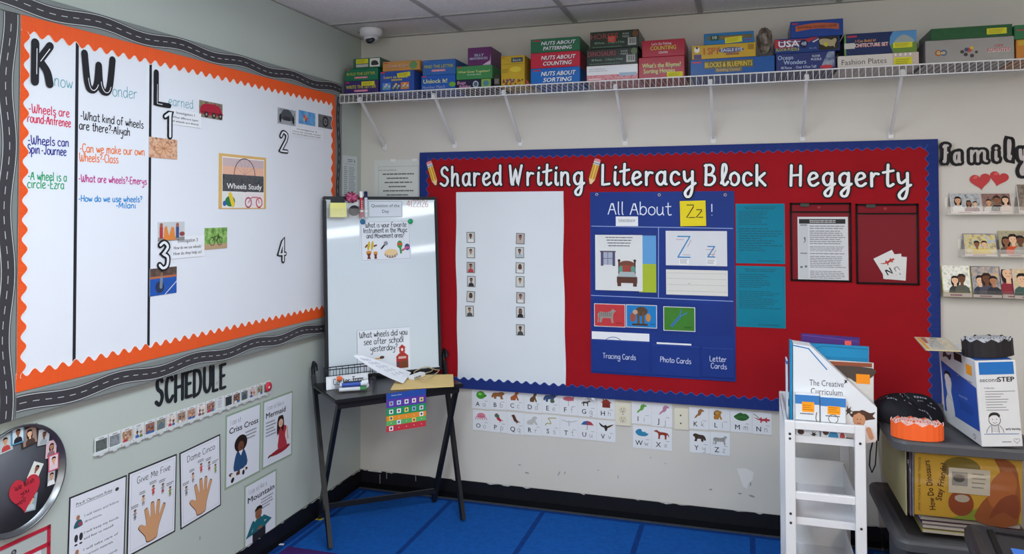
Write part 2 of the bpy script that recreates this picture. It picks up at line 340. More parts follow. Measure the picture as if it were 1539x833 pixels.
wo = bpy.data.objects.new('fill_light', wl_); COL.objects.link(wo); wo.location = (2.8, RY-.14, 1.5); wo.rotation_euler = (math.radians(90+FILL_TILT), 0, 0)  # unseen lamp added to lift the upper walls and ceiling
q = Mb(); q.box((-0.12, RY, -0.1), (RX, 0.12, 0), M('#8f8a84', 0.5, noise=0.2, nscale=6)); q.build('floor', kind='structure')
q = Mb(); ct = M('#ecedea', 0.9, noise=0.06, nscale=90, bump=0.5, bscale=160); q.box((-0.12, RY-.12, RZ), (RX+.12, 0.12, RZ+0.08), ct)
tb = M('#a9aaa8', 0.5)
xs = [0.0]+[0.60+0.61*i for i in range(18)]
for xx in xs: q.box((xx-.012+(.012 if xx == 0 else 0), RY, RZ-.006), (xx+.012, 0, RZ), tb)
for yy in [0.0, -0.34, -1.56, -2.78, -4.0, -5.22]: q.box((0, yy-(.024 if yy == 0 else .012), RZ-.0062), (RX, yy+(0 if yy == 0 else .012), RZ), tb)
q.build('ceiling', kind='structure')
bb = M('#14151b', 0.45, noise=0.15, nscale=20)
def skirting(name, fm, L):
    q = Mb(); n = 60; rr = random.Random(5)
    q.box((0, 0, 0), (L, 0.085, 0.006), bb)
    q.X = None
    q.add([(0, 0, .006), (L, 0, .006), (L, 0, .032), (0, 0, .032), (0, .02, .006), (L, .02, .006)], [(0, 3, 2, 1), (3, 4, 5, 2), (0, 4, 3), (1, 2, 5)], M('#0b0c11', .6, spec=.05))
    q.t = 0.0062                                # chipped paint along the top edge
    for i in range(26):
        a = rr.random()*min(L, 2.6) if name.endswith('back') else L-rr.random()*1.6
        q.poly([(a, .086), (a+.015+.05*rr.random(), .086), (a+.02, .083-.004*rr.random())], '#c9c9c8')
    if name.endswith('back'):
        for a, b, c in ((.12, .02, .07), (.16, .05, .085), (.33, .055, .085), (.345, .005, .015), (.36, .012, .016)): q.rect(a, b, a+.002, c, '#b9b9bb')
        q.rect(.05, .08, .13, .09, '#c4c4c2')
    q.build(name, fm, kind='structure')
skirting('baseboard_back', FB(0, 0), RX); skirting('baseboard_left', FL(RY, 0), -RY)
# fluorescent ceiling fixtures; diffusers dropped to throw added light on ceiling and upper walls
for i, (lx, ly, hl, wt, sp, em) in enumerate(LAMPS):
    t = empty('ceiling_light', Matrix.Translation((lx, ly, RZ)), ['fluorescent ceiling panel nearest the corner', 'fluorescent ceiling panel behind the corner panel', 'fluorescent ceiling panel above the storage boxes', 'fluorescent ceiling panel deep in the room', 'fluorescent ceiling panel to the right of the storage boxes', 'fluorescent ceiling panel far to the right near the added window', 'short fluorescent ceiling panel at the far right end of the room'][i], 'ceiling light')
    q = Mb(); w2 = 0.29; q.rbox((-w2-.015, -hl-.03, -.03), (w2+.015, hl+.03, -.0065), '#dddddd', .004)
    for e in (-1, 1): q.rbox((-w2-.015, e*(hl+.015)-.015, -.105), (w2+.015, e*(hl+.015)+.015, -.03), '#dddddd', .004)
    q.build('light_frame', parent=t)
    q = Mb(); pr = [(-w2, -.03), (-w2+.01, -.07), (-w2+.05, -.095), (w2-.05, -.095), (w2-.01, -.07), (w2, -.03)]; n = len(pr)
    q.add([(x, -hl, z) for x, z in pr]+[(x, hl, z) for x, z in pr], [(k, k+1, n+k+1, n+k) for k in range(n-1)], M('#%02x%02x%02x' % tuple(int(255*c) for c in LAMP_COL[i]), 0.4, emit=em)); q.build('diffuser', parent=t)
    ld = bpy.data.lights.new('tube_lamp', 'AREA'); ld.shape = 'RECTANGLE'; ld.size = w2*2; ld.size_y = hl*2; ld.energy = wt; ld.color = LAMP_COL[i]; ld.spread = math.radians(sp)
    lo = bpy.data.objects.new('tube_lamp', ld); COL.objects.link(lo); lo.parent = t; lo.location = (0, 0, -0.10)
# ------------------------------------------------------------------ drawing helpers for the printed matter
def MX(cols, scale=40, rough=0.45, det=3):
    """mottled print of several colours (photographs, worn card)"""
    key = ('mx', tuple(cols), scale, rough)
    if key in _mats: return _mats[key]
    m = bpy.data.materials.new('print_'+str(len(_mats))); m.use_nodes = True; nt = m.node_tree; b = nt.nodes['Principled BSDF']
    tc = nt.nodes.new('ShaderNodeTexCoord'); n = nt.nodes.new('ShaderNodeTexNoise'); n.inputs['Scale'].default_value = scale; n.inputs['Detail'].default_value = det
    r = nt.nodes.new('ShaderNodeValToRGB'); el = r.color_ramp.elements
    while len(el) < len(cols): el.new(0.5)
    for i, c in enumerate(cols): el[i].position = 0.32+0.36*i/max(1, len(cols)-1); el[i].color = (*rgb(c), 1)
    nt.links.new(tc.outputs['Object'], n.inputs['Vector']); nt.links.new(n.outputs['Fac'], r.inputs['Fac']); nt.links.new(r.outputs['Color'], b.inputs['Base Color'])
    b.inputs['Roughness'].default_value = rough; _mats[key] = m
    return m
def shape(P, s, x, y, w, h, c, lay=2, flip=False, sm=True):
    """an outline given as 'x,y x,y ...' in a unit box of 10 x 10"""
    pts = [Vector([float(a)/10 for a in t.split(',')]) for t in s.split()]
    if sm:
        q = [pts[-1]]+pts+[pts[0], pts[1]]; o = []
        for i in range(1, len(q)-2):
            a, b, cc, d = q[i-1], q[i], q[i+1], q[i+2]
            for k in range(3):
                t = k/3; o.append(0.5*((2*b)+(cc-a)*t+(2*a-5*b+4*cc-d)*t*t+(3*b-a-3*cc+d)*t**3))
        pts = o
    P.poly([(x+(1-p.x if flip else p.x)*w, y+p.y*h) for p in pts], c, lay)
SKIN = ['#c99774', '#8a5a40', '#e2b795', '#6b4430', '#b07c5c', '#d8a684']
HAIR = ['#1d1614', '#2c1c16', '#191414', '#4a2e1f', '#171313']
def person(P, cx, y, h, skin, hair, shirt, lay=2, long=False, bust=True, vert=None):
    u = h
    if long: P.ell(cx, y+0.62*u, 0.21*u, 0.32*u, hair, lay)
    shape(P, "0,0 0.6,4 2.5,6 4,6.4 6,6.4 7.5,6 9.4,4 10,0", cx-0.34*u, y, 0.68*u, 0.62*u, shirt, lay+1, sm=False)
    P.rect(cx-0.07*u, y+0.36*u, cx+0.07*u, y+0.55*u, skin, lay+1.5)
    P.ell(cx, y+0.70*u, 0.16*u, 0.2*u, skin, lay+2)
    shape(P, "0,3 0,7 2.5,10 7.5,10 10,7 10,3 8.8,5.5 5,6.6 1.2,5.5", cx-0.18*u, y+0.62*u, 0.36*u, 0.34*u, hair, lay+3, sm=False)
    for d in (-0.06, 0.06): P.ell(cx+d*u, y+0.70*u, 0.018*u, 0.018*u, '#2a1a14', lay+3, 6)
    P.rect(cx-0.05*u, y+0.60*u, cx+0.05*u, y+0.612*u, '#7a3a34', lay+3)
def heart(P, cx, cy, s, c, lay=1, tall=1.0):
    pts = []
    for k in range(36):
        t = 2*math.pi*k/36; pts.append((cx+s*math.sin(t)**3, cy+tall*s*(13*math.cos(t)-5*math.cos(2*t)-2*math.cos(3*t)-math.cos(4*t))/16.5))
    return pts
def scallop(L, w, amp, wlen, c, edge=None, t=0.0012, phase=0.0):
    q = Mb(t=t); n = max(8, int(L/wlen*8))
    def outline(g):
        up = [(L*i/n, w+g+amp*(0.5+0.5*math.sin(2*math.pi*(L*i/n)/wlen+phase))) for i in range(n+1)]
        return [(0, 0)]+[(L, 0)]+up[::-1]
    if edge: q.prism(outline(0.0022), 0, t*0.6, edge)
    q.prism(outline(0), t*0.6 if edge else 0, t, c)
    return q
def road(L, w=0.072, seed=1, t=0.0012):
    q = Mb(t=t); r = random.Random(seed); ph = r.random()*6; n = int(L/0.02)
    q.box((0, 0, 0), (L, w, t), '#7a807e')
    def cy(x): return w/2+0.0075*math.sin(2*math.pi*x/0.36+ph)
    hw = 0.0245
    for i in range(n):
        a, b = L*i/n, L*(i+1)/n; q.poly([(a, max(.0005, cy(a)-hw)), (b, max(.0005, cy(b)-hw)), (b, min(w-.0005, cy(b)+hw)), (a, min(w-.0005, cy(a)+hw))], M('#3c3a3e', 0.5), 1)
    for s in (-1, 1):
        q.rib([(L*i/n, cy(L*i/n)+s*(hw-.004)) for i in range(n+1)], 0.0022, '#c3c7c6', 2, caps=False)
    x = 0.01
    while x+.022 < L:
        q.rib([(x, cy(x)), (x+.011, cy(x+.011)), (x+.022, cy(x+.022))], 0.002, '#c3c7c6', 2, caps=False); x += 0.042
    return q
# ================================================================== LEFT WALL: the chart board
BO = 0.03                                          # the board stands this far off the wall
by0, bz0, by1, bz1 = -2.066, 0.988, -0.336, 2.060
q = Mb(); q.box((0, 0, 0), (by1-by0, bz1-bz0, 0.025), M('#dfe3ea', 0.22, noise=0.012, nscale=3)); q.t = 0.025
def kl(px, py): a = lw(px, py, BO); return a[0]-by0, a[1]-bz0
TEAL = '#4f9aa6'
for st, a, b, xh, c in [
    ('now', (81, 129), (110, 134.5), .024, TEAL), ('onder', (169, 144.5), (207, 149), .024, TEAL), ('earned', (253, 158), (291, 164), .022, TEAL),
    ('-Wheels are', (43, 168.6), (105, 176.5), .0165, '#cf3457'), ('round-Anfrenee', (41, 183.2), (107, 191.4), .0165, '#cf3457'),
    ('-Wheels can', (42, 216.2), (104.2, 220.7), .0165, '#1f2f86'), ('Spin.-Journee', (41, 230), (100.2, 234.3), .0165, '#1f2f86'),
    ('-A wheel is a', (42, 270.2), (101, 273), .0165, '#2f9d6a'), ('circle.-Ezra', (41, 282.5), (97, 284.3), .0165, '#2f9d6a'),
    ('-What kind of wheels', (120.8, 179), (216, 193.5), .017, '#1b1b22'), ('are there?-Aliyah', (118.9, 194.1), (196, 204.5), .017, '#1b1b22'),
    ('-Can we make our own', (120, 228.5), (218, 234), .017, '#e5752c'), ('Wheels?-Class', (118.9, 242.4), (178.3, 245.5), .017, '#e5752c'),
    ('-What are wheels?-Emerys', (118, 273), (221, 277.6), .0145, '#b92a86'), ('-How do we use wheels?', (118, 303), (214, 304), .0128, '#1f86c8'), ('-Milani', (174.3, 313), (204.8, 313.2), .0125, '#1f86c8')]:
    A, B = kl(*a), kl(*b); q.hand(st, A[0], A[1], B[0], B[1], xh, .0034 if c != TEAL else .0026, c)
q.box((-.008, -.075, 0), (1.738, bz1-bz0+.012, .0242), '#8d9492')
board = q.build('chart_board', FL(by0, bz0, 0.0040), label='large white chart board with three handwritten columns on the left wall', cat='bulletin board')
for a, b in (((116.9, 62), (111, 549)), ((226.4, 90), (223.6, 520))):
    A, B = kl(*a), kl(*b); d = Mb(); x = (A[0]+B[0])/2
    d.box((x-.0055, B[1], .025), (x+.0055, A[1], .0258), '#22242a'); d.build('divider_tape', parent=board, label='black dividing tape')
ORG = M('#ea5a24', 0.55, wave=('X', 75), bump=0.5)
EDG = '#efd9cf'
L = by1-by0+.02
for nm, lab, mtx, args in [
    ('border_strip', 'orange scalloped border strip along the top of the chart board', fr((BO, -.331, 2.079), (0, -1, -.009), (0, 0, -1)), (1.742, .040, .018, .0475)),
    ('border_strip', 'orange scalloped border strip along the bottom of the chart board', fr((BO, -2.076, .981), (0, 1, -.006), (0, 0, 1)), (1.745, .040, .018, .0475)),
    ('border_strip', 'orange scalloped border strip down the left edge of the chart board', fr((BO+.0013, -2.074, 2.018), (0, 0, -1), (0, 1, 0)), (1.0, .010, .019, .056)),
    ('border_strip', 'orange scalloped border strip down the right edge of the chart board', fr((BO+.0013, -.331, 1.02), (0, 0, 1), (0, -1, 0)), (1.015, .022, .016, .056))]:
    # corrugated card: the ridges run across the strip
    s = scallop(*args, ORG, EDG); s.build(nm, mtx, label=lab, cat='border strip', group='orange scalloped border strips')
for lab, mtx, Ln, sd in [
    ('road printed border strip above the orange border on the left wall', fr((BO+.0014, -2.16, 2.0625), (0, 1, .009), (0, 0, 1)), 1.893, 3),
    ('road printed border strip below the orange border on the left wall', fr((BO, -2.074, .907), (0, 1, -.010), (0, 0, 1)), 1.742, 8),
    ('road printed vertical border strip at the left end of the chart board', fr((BO, -2.078, .905), (0, 0, 1), (0, -1, 0)), 1.155, 5),
    ('road printed vertical border strip at the right end of the chart board', fr((BO, -.329, 2.076), (0, 0, -1), (0, 1, 0)), 1.20, 12)]:
    s = road(Ln, .066, sd); s.build('road_border_strip', mtx, label=lab, cat='border strip', group='road printed border strips')
# cut-out letters and numbers ---------------------------------------------------------------
def cutout(name, ch, box, mtxf, lab, cat='letter', group=None, tab=GL, thick=.2, fat=1.0, rim=None, core=None, hi=None, th=.0012, inset=0.6, aspect=None):
    """a letter cut from card. box = (x0, y0, x1, y1) local on the wall; thick = stroke width / height of the box; rim/core colours"""
    adv, ss = glyph(ch, tab)
    xs = [p.x for s in ss for p in s]; ys = [p.y for s in ss for p in s]
    x0, y0, x1, y1 = box; W, H = x1-x0, y1-y0; w = thick*H
    kx = max(W-w, W*.15)/max(max(xs)-min(xs), 1e-3); ky = (H-w)/max(max(ys)-min(ys), 1e-3)
    if max(xs)-min(xs) < 1: kx = ky
    P = Mb(t=th)
    P_ = [[Vector((w/2+(p.x-min(xs))*kx, w/2+(p.y-min(ys))*ky)) for p in s] for s in ss]
    for s in P_: P.rib(s, w, rim, zz=th, th=th, var=0.25)
    if core:
        for s in P_: P.rib(s, w*inset, core, zz=th+.0005, var=0.3)
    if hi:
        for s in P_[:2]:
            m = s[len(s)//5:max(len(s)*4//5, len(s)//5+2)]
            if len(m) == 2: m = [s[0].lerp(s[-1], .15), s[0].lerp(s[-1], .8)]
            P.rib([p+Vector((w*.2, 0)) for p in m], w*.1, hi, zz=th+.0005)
    return P.build(name, mtxf(x0, y0), label=lab, cat=cat, group=group)
def kbox(x0, y0, x1, y1):                       # wall rectangle from the pixels of its corners
    a, b = lw(x0, y0, BO), lw(x1, y1, BO)
    return a[0], b[1], b[0], a[1]
bf = lambda a, b: FL(a, b, BO+.0016)
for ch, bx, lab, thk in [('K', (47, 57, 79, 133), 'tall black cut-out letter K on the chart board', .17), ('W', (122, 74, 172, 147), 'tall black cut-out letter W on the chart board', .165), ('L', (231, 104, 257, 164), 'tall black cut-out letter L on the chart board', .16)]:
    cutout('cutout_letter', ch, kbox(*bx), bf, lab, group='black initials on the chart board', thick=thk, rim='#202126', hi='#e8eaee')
for ch, bx, lab in [('1', (244, 163, 258, 210), 'white numeral 1 with black outline on the chart board'), ('2', (419, 194, 433, 232), 'white numeral 2 with black outline on the chart board'),
                    ('3', (235.5, 360, 255, 407), 'white numeral 3 with black outline on the chart board'), ('4', (416.5, 357, 430.5, 395), 'white numeral 4 with black outline on the chart board')]:
    cutout('cutout_number', ch, kbox(*bx), bf, lab, 'number', 'outlined numerals on the chart board', thick=.21, rim='#1b1c20', core='#dfe3e8', inset=.42)
# photographs and captions pinned to the chart board ----------------------------------------
def card(px, t=.0008, off=BO, rot=0.0, col='#e4e6ea', left=True):
    m, w, h = (onleft if left else onback)(px[:2], px[2:], off, rot); P = Mb(w, h, t); P.sheet(col); return P, m, w, h
G = 'photos pinned to the chart board'
P, m, w, h = card((299, 150, 334, 181)); P.rect(0, 0, w, h, MX(['#5d5348', '#8c7d6a', '#7c8a5d'], 60), 1)
shape(P, "1,2 1,7 3.5,8.6 8,8.4 9.6,5 9.6,2.4", 0, 0, w, h, '#a32438', 2); P.rect(w*.1, h*.3, w*.9, h*.36, '#7d1a2a', 3)
for a in (.3, .62, .9): P.ell(w*a, h*.2, h*.19, h*.19, '#2b2626', 3); P.ell(w*a, h*.2, h*.08, h*.08, '#9c9690', 4)
P.build('photo', m, label='small photo of a red wagon under the word Learned', cat='photo', group=G)
P, m, w, h = card((224, 205.5, 266, 240)); P.rect(0, 0, w, h, MX(['#8b5a40', '#c79274', '#e0b797', '#6a3d2c'], 45), 1); P.ell(w*.5, h*.5, w*.3, h*.3, '#d9ab88', 2)
for k in range(10): P.rib([(w*.5, h*.5), (w*.5+w*.3*math.cos(k*.628), h*.5+h*.3*math.sin(k*.628))], h*.025, '#a0694a', 3, caps=False)
P.build('photo', m, label='brown photo of a pastry wheel below the numeral 1', cat='photo', group=G)
P, m, w, h = card((417, 161, 444, 190)); P.rect(0, 0, w, h, MX(['#83878d', '#a9adb3', '#6c6f75'], 50), 1); shape(P, "1,4 2,7 3.5,9.4 6.5,9.4 8,7 9,4 8,3 2,3", 0, 0, w, h, '#4a4d54', 2)
for a in (.14, .86): P.ell(w*a, h*.35, h*.12, h*.28, '#1f2024', 3)
P.rect(w*.3, h*.25, w*.7, h*.5, '#33353a', 3); P.build('photo', m, label='grey photo of an off-road truck seen from the front', cat='photo', group=G)
P, m, w, h = card((448.5, 165, 473.5, 190)); P.rect(0, 0, w, h, MX(['#3b7fc0', '#6fb1dd'], 30), 1)
for k, c in enumerate(['#d85a4a', '#e08a3c', '#c44a62', '#d8b04a', '#7a4f9a']): P.ell(w*.4+h*.17*math.cos(k*1.256), h*.45+h*.17*math.sin(k*1.256), h*.2, h*.09, c, 2, rot=k*1.256)
P.build('photo', m, label='blue photo of a colourful pinwheel beside the truck photo', cat='photo', group=G)
P, m, w, h = card((478, 171, 500, 195)); P.rect(0, 0, w, h, MX(['#4a4b4e', '#75767a'], 50), 1); P.ell(w*.48, h*.5, h*.42, h*.42, '#222326', 2); P.ell(w*.48, h*.5, h*.27, h*.27, '#85888c', 3)
for k in range(6): P.rib([(w*.48, h*.5), (w*.48+h*.25*math.cos(k*1.05), h*.5+h*.25*math.sin(k*1.05))], h*.06, '#3a3b3e', 4, caps=False)
P.build('photo', m, label='photo of a single car tyre at the orange border', cat='photo', group=G)
P, m, w, h = card((237, 334, 277, 361)); P.rect(0, 0, w, h, '#c3c6c8', 1); P.rect(0, 0, w, h*.2, '#8d8a86', 2)
for a, c in ((.12, '#b03a3a'), (.72, '#3a4f86')): P.rect(w*(a-.06), h*.15, w*(a+.06), h*.75, c, 3); P.ell(w*a, h*.83, h*.11, h*.12, '#9c5a48', 3)
shape(P, "0,0 .8,9 2.5,10 4.5,3 6.5,9 8.6,9 10,0", w*.2, h*.05, w*.45, h*.75, '#d9853f', 4, sm=False); P.ell(w*.9, h*.35, h*.2, h*.12, '#8a4a44', 3)
P.build('photo', m, label='photo of two workers with orange cones above the numeral 3', cat='photo', group=G)
P, m, w, h = card((307, 343, 341, 373)); P.rect(0, 0, w, h, MX(['#4d7a35', '#7fae55', '#a8c37a'], 50), 1); P.rect(0, 0, w, h*.25, '#b59a78', 2)
for a in (.33, .66): P.lathe([(h*.17, P.z(3)), (h*.2, P.z(3))], '#26221e', 20, w*a, h*.36, cap=False)
P.rib([(w*.33, h*.36), (w*.44, h*.6), (w*.6, h*.6), (w*.5, h*.36), (w*.44, h*.6)], h*.035, '#26221e', 4); P.rib([(w*.66, h*.36), (w*.58, h*.7)], h*.035, '#26221e', 4)
P.build('photo', m, label='photo of a bicycle on a green forest path', cat='photo', group=G)
P, m, w, h = card((225, 404.5, 265, 440)); P.rect(0, 0, w, h, '#2455a8', 1); P.rect(0, h*.68, w, h, MX(['#3a2e2a', '#6b5348'], 40), 2); P.rect(0, h*.62, w, h*.7, '#b06a48', 3); P.rib([(w*.55, 0), (w, h*.45)], h*.03, '#d5dbe6', 3)
P.ell(w*.36, h*.3, h*.22, h*.22, '#2e3550', 3); P.rib([(w*.4, h*.3), (w*.42, h*.62)], h*.14, '#7b8694', 4); P.ell(w*.42, h*.76, h*.07, h*.08, '#8a6a54', 5)
P.build('photo', m, label='photo of a wheelchair athlete on a blue court', cat='photo', group=G)
for bx, ls, lab in [((256, 163, 302, 193), ('Investigation 1', 'What different types', 'of wheels are there?'), 'white caption card beside the numeral 1'),
                    ((437, 189, 486, 211), ('Investigation 2', 'How do wheels move?', 'How can we make our own wheels?'), 'white caption card beside the numeral 2'),
                    ((258, 356, 307, 385), ('Investigation 3', 'How do we use wheels?', 'How do they help us?'), 'white caption card beside the numeral 3')]:
    P, m, w, h = card(bx, .0004, BO+.0009); P.text(ls[0], w*.48, h*.72, h*.17, '#2a2b30', w=w*.6, bold=.01); P.text(ls[1], w*.48, h*.42, h*.14, '#2a2b30', w=w*.84, bold=.012); P.text(ls[2], w*.48, h*.16, h*.14, '#2a2b30', w=w*.86, bold=.012)
    P.build('caption_card', m, label=lab, cat='card', group='investigation caption cards')
P, m, w, h = card((329, 230, 399.5, 314), col='#d9b06a')
x0, x1 = w*.06, w*.95; P.rect(x0, h*.02, x1, h*.95, '#e9e6e2', 1); P.rect(x0+.003, h*.32, x1-.003, h*.93, '#e3b49c', 2); P.rect(x0+.003, h*.32, x1-.003, h*.63, MX(['#2f3238', '#50555a', '#454038'], 60), 3)
P.rect(x0+.003, h*.78, x1-.003, h*.93, '#c9b3b4', 3)
P.lathe([(w*.215, P.z(4)), (w*.228, P.z(4))], '#5a4f55', 40, w*.52, h*.63, cap=False)
for k in range(12): P.rib([(w*.52, h*.63), (w*.52+w*.215*math.cos(k*.5236), h*.63+w*.215*math.sin(k*.5236))], .0008, '#7a6e72', 4, caps=False)
P.rect(x0+.003, h*.04, w*.5, h*.30, '#dfe0dc', 2); P.ell(w*.22, h*.14, w*.1, w*.07, '#2d7a4c', 3); P.rib([(w*.22, h*.26), (w*.28, h*.08)], w*.07, '#e3c23a', 4); P.ell(w*.11, h*.1, w*.035, w*.035, '#2d5fa8', 3)
P.rect(w*.52, h*.04, x1-.003, h*.30, '#e7dcdc', 2)
for a, c in ((.6, '#a04a62'), (.84, '#c4454a')): P.lathe([(w*.055, P.z(3)), (w*.075, P.z(3))], c, 20, w*a, h*.12, cap=False)
P.rib([(w*.6, h*.12), (w*.68, h*.22), (w*.8, h*.22), (w*.84, h*.12)], w*.02, '#c9858e', 4)
P.text('Wheels Study', w*.52, h*.37, h*.10, '#f2f2f0', 6, w=w*.74, bold=.012)
P.build('study_poster', m, label='tan framed Wheels Study poster with a ferris wheel', cat='poster')
# ================================================================== LEFT WALL: below the board
wf = lambda a, b: FL(a, b, 0.0005)
word = 'SCHEDULE'; tot = sum(GL[c][0] for c in word); a, b = lw(232, 614), lw(340, 585); c_, d_ = lw(232, 567), lw(340, 544)
cur = 0
names = {0: 'first letter S', 1: 'letter C', 2: 'letter H', 3: 'first letter E', 4: 'letter D', 5: 'letter U', 6: 'letter L', 7: 'last letter E'}
for i, ch in enumerate(word):
    wf = lambda p, q, i=i: FL(p, q, .0005+.0022*(i % 2))
    x0 = a[0]+(b[0]-a[0])*cur/tot; x1 = a[0]+(b[0]-a[0])*(cur+GL[ch][0]*.93)/tot; cur += GL[ch][0]
    lo = a[1]+(b[1]-a[1])*i/7; hi_ = c_[1]+(d_[1]-c_[1])*i/7
    cutout('cutout_letter', ch, (x0, lo+(.004 if i % 2 else 0), x1, hi_), wf, 'tall black '+names[i]+' of the word Schedule', group='letters of the word Schedule', thick=.13, rim='#20252a')
# schedule cards in a row
xs = [140, 161, 180, 198, 215, 232, 248, 263, 278, 293, 307, 322, 335.5, 347.5, 359.5, 371, 383.5, 393.5]
xe = xs[1:]+[404.5]
kinds = ['dark street', 'grey chairs', 'classroom rug', 'two children in blue', 'children at table', 'house in garden', 'child washing', 'group outside', 'circle time', 'child reading', 'leafy picnic', 'plain printed page', 'black square', 'hands at work', 'grey car park', 'children resting', 'child walking', 'green playground']
pal = [['#3c4240', '#5f6763', '#2c2f2e'], ['#55595d', '#8a9094', '#2f3236'], ['#7a5444', '#a88468', '#d8c8b4'], ['#c3b59a', '#d8d8d4', '#3a66a8'], ['#6a4a40', '#9a6f62', '#3a2c30'], ['#5f6f7a', '#8a8670', '#4a4a3a'], ['#cfa294', '#e3dcd6', '#4a2c26'], ['#6a5a48', '#a88a7a', '#5a6a4a'], ['#8a5a48', '#c09a84', '#3a2c24'], ['#d8b4a8', '#e6dedb', '#3a2a28'], ['#4f5f44', '#a06a62', '#c8b0a4'], ['#c9cfd3', '#d5dadd', '#c1c7cb'], ['#22282a', '#30383a', '#1c2022'], ['#b07a68', '#3f2f2c', '#d0a898'], ['#4a545c', '#6c7478', '#50584a'], ['#b08a8c', '#d6c4c0', '#8a5a52'], ['#6a5a52', '#8a9480', '#c0a090'], ['#3f5a3c', '#9aa890', '#6a4a40']]
za, zb = lw(140, 659)[1], lw(400, 573)[1]; ha = lw(140, 659)[1]-lw(140, 683)[1]
ya, yb = lw(140, 659)[0], lw(404, 572)[0]
for i in range(18):
    y0, y1 = lw(xs[i], 640)[0], lw(xe[i], 640)[0]; f = (y0-ya)/(yb-ya); z0 = za+(zb-za)*f
    w, h = (y1-y0)*.95, min(ha, .078); P = Mb(w, h, .0008); P.sheet('#d3d7d8')
    P.rect(w*.08, h*.1, w*.92, h*.80, MX(pal[i], 70), 1); P.rect(w*.3, h*.86, w*.7, h*.9, '#50545a', 1)
    if i == 11: P.lines(w*.2, h*.15, w*.8, h*.75, 6, '#9aa0a6', 2, seed=i)
    elif i not in (0, 1, 5, 12, 14):
        r = random.Random(i); person(P, w*.35, h*.1, h*.5, SKIN[i % 6], HAIR[i % 5], r.choice(['#b03a4a', '#2d5fa8', '#d8d4cc', '#8a4a6a']), 2); person(P, w*.68, h*.1, h*.42, SKIN[(i+3) % 6], HAIR[(i+2) % 5], r.choice(['#c8b4a4', '#3a66a8', '#5a7a4a']), 8)
    elif i in (0, 1, 12): shape(P, "1,2 2,7 5,8.5 8,7 9,2", w*.15, h*.15, w*.7, h*.5, pal[i][1], 2)
    else: shape(P, "0,0 0,5 5,10 10,5 10,0", w*.2, h*.15, w*.6, h*.5, pal[i][0], 2, sm=False)
    o = P.build('schedule_card', FL(y0, z0-h, .006), label='small schedule card showing '+kinds[i]+', in the row under the word Schedule', cat='card', group='schedule cards in a row')
    c = Mb(t=.004); c.box((0, -.006, -.0055), (w, .004, .004), M('#dfe5e6', 0.25, alpha=.75)); c.prism([(w*.35, -.012), (w*.65, -.012), (w*.7, -.004), (w*.3, -.004)], -.003, .003, M('#c9cfd0', 0.3)); c.build('card_clip', parent=o, label='clear plastic clip')
y, z = lw(399, 581); P = Mb(t=.008); P.lathe([(.001, 0), (.019, 0), (.021, .004), (.019, .008), (.001, .0085)], '#c4394a', 32); P.ell(-.002, -.002, .007, .005, '#e8d8d8', 2)
P.build('round_marker', FL(y, z, .012), label='round red marker at the right end of the schedule cards', cat='marker')
# hand posters -------------------------------------------------------------------------------
HAND = "3.4,0 6.6,.1 7.2,2.2 8,4.2 9.6,7.6 9.2,8.3 8.6,8.1 7.4,5.8 7.7,9.2 7.2,9.9 6.5,9.5 6.1,6 5.6,9.6 5,10 4.4,9.6 4.4,6 3.4,8.9 2.7,9 2.3,8.4 3,4.6 1.2,5.4 .4,5 .5,4.3 2.6,1.8"
def kid(P, x, y, h, c, skirt, sk='#c99774'):
    P.ell(x, y+h*.82, h*.15, h*.15, sk, 4); P.ell(x, y+h*.9, h*.17, h*.11, '#6a5a50', 5); shape(P, "2,3 3,7 0,6 0,7.4 3.4,8.4 6.6,8.4 10,7.4 10,6 7,7 8,3", x-h*.25, y+h*.1, h*.5, h*.7, c, 4, sm=False); P.rect(x-h*.16, y+h*.18, x+h*.16, y+h*.36, skirt, 5)
    for d in (-.08, .08): P.rect(x+d*h-h*.03, y, x+d*h+h*.03, y+h*.2, '#2b2b2e', 4)
def poster(tl, tr, br, bl, border, bwid, paper='#d9dce4', off=.0008):
    A, B, C, D = [lw(*p) for p in (tl, tr, br, bl)]
    y0, y1 = (A[0]+D[0])/2, (B[0]+C[0])/2; z0, z1 = (C[1]+D[1])/2, (A[1]+B[1])/2; rot = math.atan2((B[1]-A[1]+C[1]-D[1])/2, y1-y0)
    w, h = y1-y0, z1-z0; P = Mb(w, h, .001); P.sheet(border); P.rect(bwid, bwid, w-bwid, h-bwid, paper, 1)
    cx, cz = (y0+y1)/2, (z0+z1)/2; c, s = math.cos(rot), math.sin(rot)
    return P, FL(cx-(w/2*c-h/2*s), cz-(w/2*s+h/2*c), off, rot), w, h
